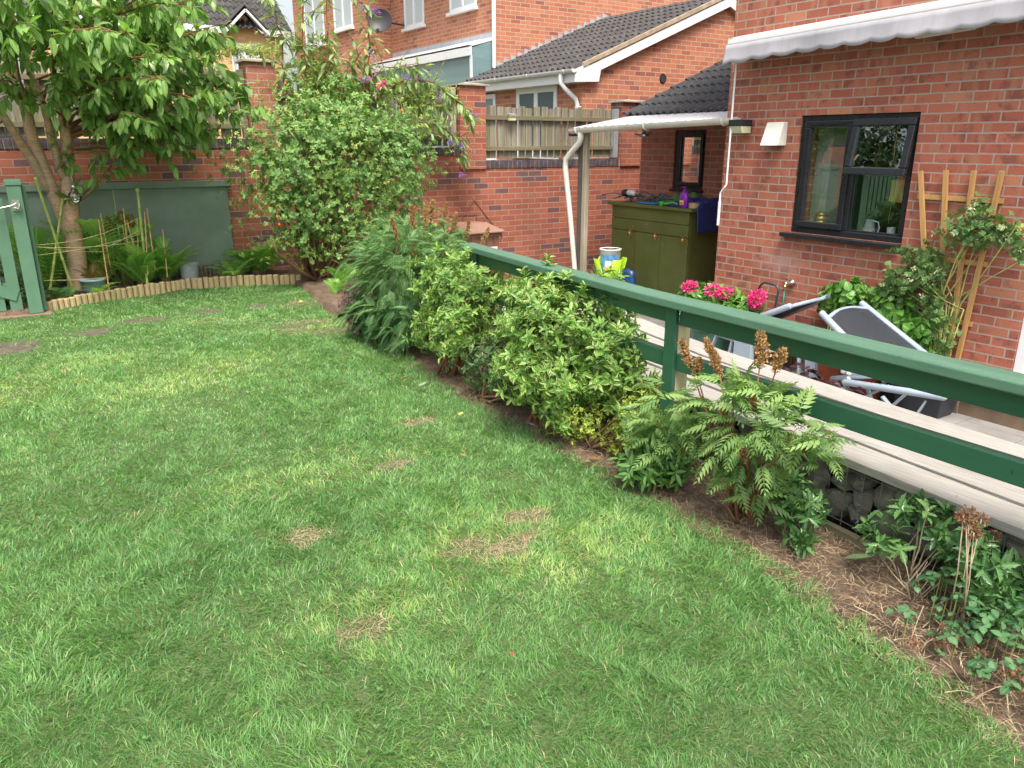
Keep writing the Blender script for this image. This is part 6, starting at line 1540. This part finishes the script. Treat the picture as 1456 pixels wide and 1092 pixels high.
shrub('variegated_shrub', 'largest variegated green and cream shrub hiding the handrail left of the green post', 'shrub', (2.40,3.30,0),
   [((2.43,3.22,.47),(.34,.42,.32)),((2.49,3.50,.52),(.25,.24,.26)),((2.50,2.95,.40),(.26,.28,.22)),((2.40,3.4,.70),(.18,.25,.11)),((2.64,3.05,.58),(.12,.14,.14)),((2.26,3.1,.36),(.18,.28,.16)),((2.54,3.5,.78),(.05,.06,.09)),((2.60,3.2,.76),(.05,.06,.09)),((2.24,3.0,.16),(.08,.12,.08))], 2300, 'spiny', 'variegated', 7, .050, .75, 51, .10, 'stem_red', 60, .011, inner=.35, lump=.75)
shrub('variegated_shrub', 'smaller variegated shrub between the large feathery shrub and the largest variegated shrub', 'shrub', (2.45,4.45,0),
   [((2.47,4.45,.48),(.28,.32,.31)),((2.52,4.65,.52),(.22,.22,.26)),((2.34,4.25,.34),(.20,.24,.16)),((2.62,4.25,.58),(.18,.18,.16))], 1350, 'spiny', 'variegated', 7, .046, .75, 53, .12, 'stem_red', 40, .011, inner=.35, lump=.75)
shrub('dark_shrub', 'low dark leaved shrub tucked beneath the two variegated shrubs', 'shrub', (2.32,3.9,0), [((2.38,3.9,.20),(.20,.28,.17)),((2.4,3.5,.14),(.2,.3,.12))], 420, 'ovate', 'dark', 6, .032, .8, 55, .02)
shrub('azalea', 'low azalea with small yellow green leaves below the largest variegated shrub', 'shrub', (2.38,2.85,0),
   [((2.36,2.92,.13),(.13,.20,.12)),((2.50,2.70,.20),(.14,.14,.20)),((2.42,2.62,.12),(.13,.16,.11)),((2.30,3.1,.10),(.08,.12,.08)),((2.56,2.60,.30),(.07,.06,.10))], 900, 'ovate', 'azalea', 6, .022, .7, 57, .02, 'stem_brown', 26, .006, inner=.3, lump=.6)
shrub('glossy_shrub', 'small glossy green shrub at the foot of the green post', 'shrub', (2.36,2.32,0),
   [((2.34,2.30,.15),(.14,.16,.13)),((2.42,2.45,.20),(.10,.10,.12)),((2.22,2.35,.10),(.08,.12,.08))], 230, 'lance', 'skim', 8, .058, .85, 59, .03, 'stem_green', 14, .006)
shrub('holly_plant', 'small bushy holly alone on the soil between the feathery shrub and the bare twigs', 'plant', (2.42,1.66,0),
   [((2.44,1.66,.15),(.10,.11,.09)),((2.36,1.60,.06),(.06,.07,.04)),((2.46,1.74,.2),(.07,.07,.06))], 70, 'spiny', 'holly', 8, .058, .8, 61, .03, 'stem_brown', 5, .004, inner=.3)
shrub('holly_plant', 'holly plant with pale bare twigs at its base, left of the dry brown flower heads', 'plant', (2.46,1.22,0),
   [((2.50,1.24,.27),(.10,.11,.08)),((2.42,1.28,.20),(.10,.09,.07)),((2.55,1.15,.24),(.08,.08,.07))], 32, 'spiny', 'holly', 8, .056, .8, 63, .04, 'twig_pale', 6, .004, inner=.3)
shrub('holly_plant', 'holly plant growing among the brown seed heads at the right edge below the bench', 'plant', (2.48,1.02,0),
   [((2.47,1.02,.20),(.10,.10,.12)),((2.42,.93,.12),(.09,.09,.07)),((2.55,.95,.16),(.08,.09,.10))], 72, 'spiny', 'holly', 8, .058, .8, 65, .03, 'twig_pale', 5, .004, inner=.3)
mb = MB(); g = np.random.default_rng(6)
for k in range(15):
    a = g.uniform(0,6.28); b = np.array([2.43,1.17,.0])+np.append(g.normal(size=2)*.02,0); e = b+np.array([math.cos(a)*g.uniform(.03,.15), math.sin(a)*g.uniform(.03,.15), g.uniform(.03,.17)]); mb.tube([b,(b+e)/2+g.normal(size=3)*.012,e],[.0026,.0018,.0009],5)
one('bare_twigs', 'spray of pale bare twigs at the foot of the holly plant on the soil', 'twigs', mb, M['twig_pale'], smooth=True)
# purple barberry
shrub('barberry', 'small purple leaved barberry under the left side of the feathery shrub', 'shrub', (2.36,5.85,0), [((2.30,5.80,.24),(.13,.17,.20)),((2.28,5.65,.12),(.12,.15,.10))], 420, 'ovate', 'purple', 5, .022, .8, 67, .03)
# brown seed heads
so_ = empty('seed_head_plant', (2.40,.98,0), 'dry brown domed seed heads on tall stalks in front of the bench', 'plant')
heads = [(2.28,1.0,.43),(2.31,1.0,.435),(2.30,1.0,.415),(2.40,1.0,.385),(2.375,1.01,.35),(2.345,.99,.36),(2.56,1.02,.27)]
mb = MB()
for i, c in enumerate(heads):
    puff('seed_head', c, (.020,.020,.012), 120, 'tiny', 'head', so_, .010, i); b = (2.36+.02*math.sin(i*2.1),.99+.03*math.cos(i*1.7),.0); mb.tube([b,((b[0]+c[0])/2+.015,(b[1]+c[1])/2,c[2]*.5),c],[.0026,.0022,.0017],6)
mb.build('stalks', M['twig_pale'], so_, smooth=True)
# clover-leaved ground cover with old geranium heads
gc = empty('ground_cover', (2.35,.8,0), 'low bluish green round leaved plant with brown spent heads at the bottom right corner', 'plant')
g = np.random.default_rng(14); n = 300
y = g.uniform(.25,1.12,n); x = 2.08+(y-.6)*.16+g.random(n)**.8*(.47-(y-.6)*.06); z = .03+g.random(n)*.09+(x-2.1)*.12
P = np.stack([x,y,z],1); per = 3; d = g.normal(size=(n,3))*[1,1,.15]; P3 = np.repeat(P,per,0); a = np.tile(np.arange(per)*2.09,n)+np.repeat(g.random(n)*6.28,per)
scatter('leaves', LF['wide'], P3, np.stack([np.cos(a),np.sin(a),-.1+.25*g.normal(size=n*per)],1), np.array([0,0,1.])+np.repeat(g.normal(size=(n,3))*.3,per,0), np.repeat(g.uniform(.018,.034,n),per), L_['geran'], gc, np.repeat(g.random(n),per))
mb = MB()
for k in range(0,n,3): mb.tube([(x[k]+.01,y[k]+.01,0),(x[k],y[k],z[k])],.0016,4)
mb.build('stalks', M['stem_green'], gc)
for i, (hx,hy,hz) in enumerate([(2.16,.95,.06),(2.20,.93,.06),(2.23,.86,.05),(2.17,.76,.07),(2.20,.74,.07),(2.24,.70,.06),(2.12,1.0,.045),(2.16,.70,.05),(2.3,.66,.06),(2.26,.98,.06),(2.35,.98,.10)]): puff('spent_head', (hx,hy,hz), (.013,.013,.010), 70, 'tiny', 'head', gc, .009, i)
mb = MB()
for k in range(26): b = np.array([g.uniform(2.05,2.4), g.uniform(.6,1.1), .0]); e = b+np.array([g.normal()*.07,g.normal()*.07,g.uniform(.02,.09)]); mb.tube([b,(b+e)/2+[0,0,.01],e],.0016,4)
mb.build('dry_stalks', M['twig_pale'], gc)

# ---- ferns and border plants behind the log roll
def fern(label, base, n, L, mat, tm='fern', seed=0, tilt=.55, group='ferns along the border', cat='fern', az=None):
    o = empty('fern', base, label, cat, group); g = np.random.default_rng(seed)
    a = np.linspace(0,6.283,n,endpoint=False)+g.normal(size=n)*.2 if az is None else g.uniform(az[0],az[1],n)
    e = g.uniform(tilt*.9,tilt*2.6,n); d = np.stack([np.cos(a),np.sin(a),e],1); size = L*g.uniform(.7,1.1,n)
    p = np.tile(base,(n,1))+g.normal(size=(n,3))*[.03,.03,.005]; p = np.array(p)
    far = p+norm(d)*size[:,None]; back = far[:,1] > 9.27; size[back] *= .5
    scatter('fronds', LF[tm], p, d, np.array([0,0,1.])+g.normal(size=(n,3))*.12, size, L_[mat], o, np.clip(.2+.6*g.random(n),0,1))
    mb = MB(); mb.lathe((base[0],base[1],base[2]-.02), [(.05,0),(.04,.04),(.015,.07)], 10); mb.build('crown', M['stem_brown'], o, smooth=True); return o
fern('large arching green fern right of the thin bamboo canes', (1.17,8.88,.08), 40, .58, 'fern', seed=1, tilt=.9)
fern('green fern spreading towards the grey pot behind the log edging', (1.42,8.97,.08), 26, .48, 'fern', seed=2, tilt=.9)
fern('pale bright fern frond clump leaning on the cherry trunk', (.83,8.95,.1), 9, .50, 'fern_b', seed=3, tilt=1.6)
fern('bronze tinted fern at the foot of the cherry trunk', (.72,8.80,.08), 14, .36, 'bronze', seed=4, tilt=1.0)
fern('low bright green fern just behind the log edging beside the striped bucket', (.74,8.62,.05), 14, .26, 'fern_b', seed=5, tilt=.35)
fern('bushy dark fern against the wall right of the green board', (2.40,8.98,.08), 40, .50, 'fern', 'bracken', 6, .6)
fern('smaller fern in front of the wall between the green board and the rose bush', (2.15,8.98,.06), 14, .34, 'fern', 'bracken', 7, .5)
fern('bright green fern below the rose bush beside the old edging board', (2.74,7.4,.04), 12, .24, 'fern', 'bracken', 8, .9)
fern('low fern at the dark foot of the rose bush', (2.95,7.7,.04), 16, .36, 'fern', 'fern', 9, .8)
fern('tall feathery fern between the gate post and the crossed canes', (.36,9.08,.08), 22, .75, 'fern', 'bracken', 10, 1.6)
fern('tall feathery fern behind the cherry trunk', (.80,9.1,.1), 18, .80, 'fern', 'bracken', 11, 1.9)
fern('small fern at the base of the gate post beside the log edging', (.36,8.5,.05), 12, .22, 'skim', 'bracken', 12, .6)
# big leaved plant
def hosta():
    o = empty('broad_leaved_plant', (1.0,9.05,.05), 'leafy plant with broad bright green leaves behind the thin canes', 'plant'); g = np.random.default_rng(5); n = 58
    x = g.uniform(.72,1.42,n); z = .25+g.random(n)*.62*(1-np.abs(x-.98)*.9); y = g.uniform(8.92,9.15,n)
    d = np.stack([g.normal(size=n)*.5+(x-1.0),-np.abs(g.normal(size=n))*.5-.2,-.4-.5*g.random(n)],1)
    scatter('leaves', LF['wide'], np.stack([x,y,z],1), d, np.array([0,-.5,1.])+g.normal(size=(n,3))*.25, g.uniform(.12,.22,n), L_['hosta'], o)
    stems_mesh('stems', (1.0,9.1,.05), np.stack([x,y,z],1)[::2], M['stem_green'], o, .007, .004, .05, 5, .5, 1)
hosta()
shrub('young_shrub', 'low leafy green plant behind the garden gate', 'plant', (-.15,8.6,0), [((-.2,8.6,.25),(.35,.25,.28)),((.1,8.55,.1),(.2,.2,.12))], 260, 'ovate', 'skim', 6, .05, .8, 71, .02)
sa = empty('seed_plant', (1.0,8.9,.1), 'tall green stems with speckled brown seed heads among the canes', 'plant')
mb = MB()
for (x0_,x1_,z1_) in ((1.0,1.02,1.05),(1.05,1.06,.84),(.92,.93,.78),(1.13,1.14,.80)): mb.tube([(x0_,8.92,.1),((x0_+x1_)/2+.01,8.9,z1_*.6),(x1_,8.88,z1_)],.005,6)
mb.build('stems', M['stem_green'], sa, smooth=True)
for i,(c) in enumerate([(1.06,8.87,.78),(.93,8.87,.72),(1.14,8.87,.74)]): puff('seed_head', c, (.03,.03,.06), 130, 'ovate', 'bronze', sa, .025, i)
# canes and strings
def cane(a, b, m, label, r=.008, grp='thin bamboo canes in the border'):
    mb = MB(); a = np.array(a,float); b = np.array(b,float); n = 6; pts=[];rs=[]
    for i in range(n+1):
        t_ = i/n; p = a*(1-t_)+b*t_; pts += [p-(b-a)*.004, p, p+(b-a)*.004]; rs += [r, r*1.18, r]
    mb.tube(pts, rs, 8); return one('garden_cane', label, 'cane', mb, M[m], grp, smooth=True)
cane((.36,8.6,1.16),(.52,8.70,.04),'green_cane','green cane leaning right, front one of the crossed pair by the gate post',.0125,'green plant canes'); cane((.56,8.78,.98),(.30,8.72,.06),'green_cane','green cane leaning left behind, crossing the other one beside the cherry trunk',.0125,'green plant canes')
cane((1.225,8.72,1.03),(1.20,8.78,.08),'green_cane','single upright green cane in front of the green board',.0135,'green plant canes')
mb = MB(); mb.lathe((.36,8.6,1.165),[(.015,0),(.019,.012),(.015,.03),(.005,.035)],10); mb.lathe((1.225,8.72,1.03),[(.016,0),(.022,.012),(.016,.03),(.005,.035)],10); mb.build('cane_cap', M['green_cane'], bpy.data.objects['garden_cane'])
lab = ['thin bamboo cane nearest the log edging, leaning left in front of the others','thin bamboo cane left of the seed stems, just behind the frontmost cane','thin cane right beside the upright green cane','thin cane at the right of the large fern, nearest the grey pot',
       'reddish thin cane just right of the green cane','thin cane among the speckled seed heads','thin cane leaning right among the seed heads','short slanting cane behind the upright green cane']
for i, (a, b) in enumerate([((.83,8.66,.78),(.82,8.60,.02)),((.87,8.8,.83),(.88,8.78,.3)),((1.265,8.74,.83),(1.215,8.74,.2)),((1.42,8.78,.64),(1.40,8.75,.15)),((1.30,8.8,.86),(1.29,8.75,.25)),((1.08,8.8,.87),(1.07,8.8,.35)),((1.10,8.82,.75),(1.15,8.8,.3)),((1.20,8.84,.76),(1.16,8.82,.4))]): cane(a, b, 'cane', lab[i], .0065)
mb = MB()
for a, b, s_ in [((.25,8.2,.62),(1.22,8.72,.78),-.06),((.25,8.2,.60),(1.24,8.72,.55),-.03),((.25,8.2,.53),(1.21,8.72,.62),-.03),((.26,8.2,.30),(.84,8.62,.22),-.01),((.25,8.2,.61),(.88,8.7,.46),-.02),((.84,8.64,.5),(1.22,8.73,.66),.0)]:
    a = np.array(a); b = np.array(b); mb.tube([a*(1-k)+b*k+[0,0,s_*math.sin(math.pi*k)] for k in np.linspace(0,1,9)], .0028, 5)
one('garden_string', 'pale string strung from the gate post to the canes in several lines', 'string', mb, M['string'])
pot('grey_pot', 1.66, 8.95, .03, .085, .22, M['pot_grey'], 'grey round pot behind the log edging at the right of the ferns', 1.15)
mb = MB(); mb.lathe((.70,8.75,.03), [(.085,0),(.10,.03),(.115,.15),(.125,.15),(.125,.17),(.105,.17)], 24); one('blue_bucket', 'pale blue grey plastic bucket at the foot of the cherry tree', 'bucket', mb, plain('pale_blue_plastic',(.28,.40,.46),.45,var=.2), smooth=True)
mb = MB(); mb.lathe((.48,8.66,.03), [(.12,0),(.13,.05),(.14,.055),(.12,.06)], 20); one('dark_tray', 'flat dark round tray behind the log edging near the gate post', 'tray', mb, M['black_plastic'], smooth=True)

# ---- patio plants
hy = empty('pink_hydrangea', (5.9,5.28,-.3), 'hydrangea with bright pink mophead flowers in a pot against the house corner', 'shrub')
p, d = multi_blob([((5.92,5.40,.0),(.24,.32,.15)),((5.95,5.0,-.05),(.2,.25,.13))], 230, .5, .3, None, 81); foliage(hy, 'foliage', p, d, 'ovate', 'hyd', 5, .10, .9, 81)
stems_mesh('stems', (5.9,5.28,-.32), p[::12], M['stem_green'], hy, .007, .004, .04, 5, .4, 2)
for i, c in enumerate([(5.80,5.52,.095),(5.84,5.24,.10),(5.86,5.12,.09),(5.90,4.74,.11),(5.90,4.76,.05),(5.9,5.6,.05)]): puff('flower_head', c, (.075,.08,.055) if i != 4 else (.06,.06,.05), 260, 'round', 'pink', hy, .026, i)
o, p, d = shrub('leafy_hydrangea', 'bright green broad leaved hydrangea without flowers between the chairs and the trellis', 'shrub', (6.02,3.98,-.3), [((6.15,3.98,.20),(.11,.24,.20)),((6.17,3.6,.12),(.10,.26,.22)),((6.17,3.35,-.02),(.09,.18,.2)),((6.17,4.15,.12),(.09,.14,.14))], 200, 'wide', 'hyd', 5, .085, .9, 83, None, 'stem_green', 16, .008)
cl = empty('climbing_rose', (6.15,3.15,-.55), 'straggly climbing rose with small leaves and faded cream flowers on the fan trellis', 'climbing plant')
p, d = multi_blob([((6.17,3.35,.58),(.09,.27,.20)),((6.17,3.05,.86),(.10,.26,.17)),((6.15,3.50,.42),(.09,.2,.16)),((6.17,3.25,.25),(.05,.16,.18)),((6.18,2.78,.88),(.08,.2,.12)),((6.17,3.15,-.05),(.05,.16,.25)),((6.16,2.62,.74),(.07,.14,.08)),((6.16,3.02,1.05),(.05,.08,.08)),((6.17,3.65,.30),(.06,.14,.12))], 400, .2, .6, None, 85)
foliage(cl, 'foliage', p, d, 'trio', 'climber', 3, .062, .8, 85)
mb = MB(); g = np.random.default_rng(3)
for k in range(24):
    e = p[g.integers(len(p))]; b = np.array([6.17,3.12+g.normal()*.03,-.58]); m_ = np.array([6.19,3.15+g.normal()*.06,min(.3,e[2]*.5)]); mb.tube([b,m_,(m_+e)/2+g.normal(size=3)*.02,e],[.008,.006,.004,.002],5)
mb.build('stems', M['stem_green'], cl, smooth=True)
k = g.choice(len(p), 14, replace=False)
for i, c in enumerate(p[k]): puff('faded_flower', c+np.array([-.05,0,.02]), (.014,.014,.01), 12, 'lance', 'cream', cl, .022, i)
# trough of dark heucheras behind the bench
tro = empty('planter_trough', (3.58,2.4,.1), 'low dark planter of black leaved heucheras and lime stonecrop along the back of the bench', 'planter')
mb = MB(); mb.prism([(3.44,2.1,-.6),(3.62,2.1,-.6),(3.70,2.95,-.6),(3.51,2.95,-.6)], (0,0,.80)); mb.build('box', M['edge_board'], tro, bevel=.005)
mb = MB(); mb.prism([(3.45,2.12,.201),(3.61,2.12,.201),(3.69,2.93,.201),(3.52,2.93,.201)], (0,0,.03)); mb.build('compost', M['soil'], tro)
hc = []
for i, c in enumerate([(3.55,2.50,.29),(3.53,2.36,.26),(3.57,2.72,.26),(3.52,2.18,.25)]):
    g = np.random.default_rng(i); n = 26; a = g.random(n)*6.28; r_ = g.random(n)**.6*.07; P = np.stack([c[0]+np.cos(a)*r_,c[1]+np.sin(a)*r_,c[2]+.04*(1-r_/.09)-.02+g.random(n)*.03],1)
    o = scatter('heuchera', LF['wide'], P, np.stack([np.cos(a),np.sin(a),g.normal(size=n)*.3],1), np.array([0,0,1.])+g.normal(size=(n,3))*.4, g.uniform(.035,.055,n), L_['heuch'], tro)
for i, c in enumerate([(3.54,2.60,.25),(3.52,2.27,.25)]):
    g = np.random.default_rng(i+9); n = 90; P = np.array(c)+g.normal(size=(n,3))*[.03,.035,.015]; scatter('stonecrop', LF['ovate'], P, g.normal(size=(n,3))+[0,0,.8], g.normal(size=(n,3)), g.uniform(.010,.02,n), L_['sedum'], tro)

# ---- fallen leaves and petals
def leaf_on(name, label, x, y, z, az, size, c, w_=.45, cat='leaf', tiltz=.12):
    V, F, L = tmpl_leaf(w_, .06, -.05); d = np.array([math.cos(az), math.sin(az), tiltz]); r_ = frames(d[None], np.array([[.15,.1,1.]]))[0]
    me = tri_mesh(name, (V*size)@r_.T+np.array([x,y,z]), F, np.full(len(V),.5), L); t = leaf_mat(name+'_m', tuple(k*.8 for k in c), c, .5, .1)
    tag(link(name, me, None, t), label, cat)
leaf_on('fallen_leaf','large pale green fallen leaf lying on the bare soil',2.42,1.44,.03,-.7,.11,(.25,.38,.17))
leaf_on('fallen_leaf','orange brown fallen leaf on the soil below the azalea',2.24,2.72,.02,-1.2,.06,(.42,.2,.03),.6)
leaf_on('fallen_leaf','small yellow fallen leaf on the grass near the soil, mid lawn',1.98,3.55,.05,.5,.035,(.6,.5,.12),.7)
leaf_on('fallen_leaf','tiny orange leaf on the grass above the large bare patch',1.71,3.02,.05,2.0,.03,(.6,.25,.06),.7)
leaf_on('fallen_leaf','yellow fallen leaf on the grass at the far end near the log edging',2.28,7.15,.05,1.0,.06,(.65,.5,.12),.7)
leaf_on('fallen_leaf','grey green fallen leaf on the grass beside the bed of variegated shrubs',2.03,4.15,.05,.3,.07,(.25,.36,.2),.5)
leaf_on('fallen_leaf','small red fallen leaf on the grass at the bottom centre of the lawn',1.06,1.62,.05,.3,.014,(.5,.05,.03),.8)
fp = empty('fallen_flower', (2.27,3.22,.03), 'pale lilac fallen flower on the soil edge under the largest variegated shrub', 'flower')
V, F, L = tmpl_leaf(.5,.1,-.1); P=[];FF=[]
for i, az in enumerate((2.6,3.4,4.0)):
    r_ = frames(np.array([[math.cos(az),math.sin(az),.25]]), np.array([[0,0,1.]]))[0]; P.append((V*.05)@r_.T+np.array([2.27,3.22,.03])); FF.append(F+i*len(V))
link('petals', tri_mesh('petals', np.concatenate(P), np.concatenate(FF), np.full(3*len(V),.5), np.tile(L,3)), fp, M['lilac'])

for me in bpy.data.meshes:
    pass
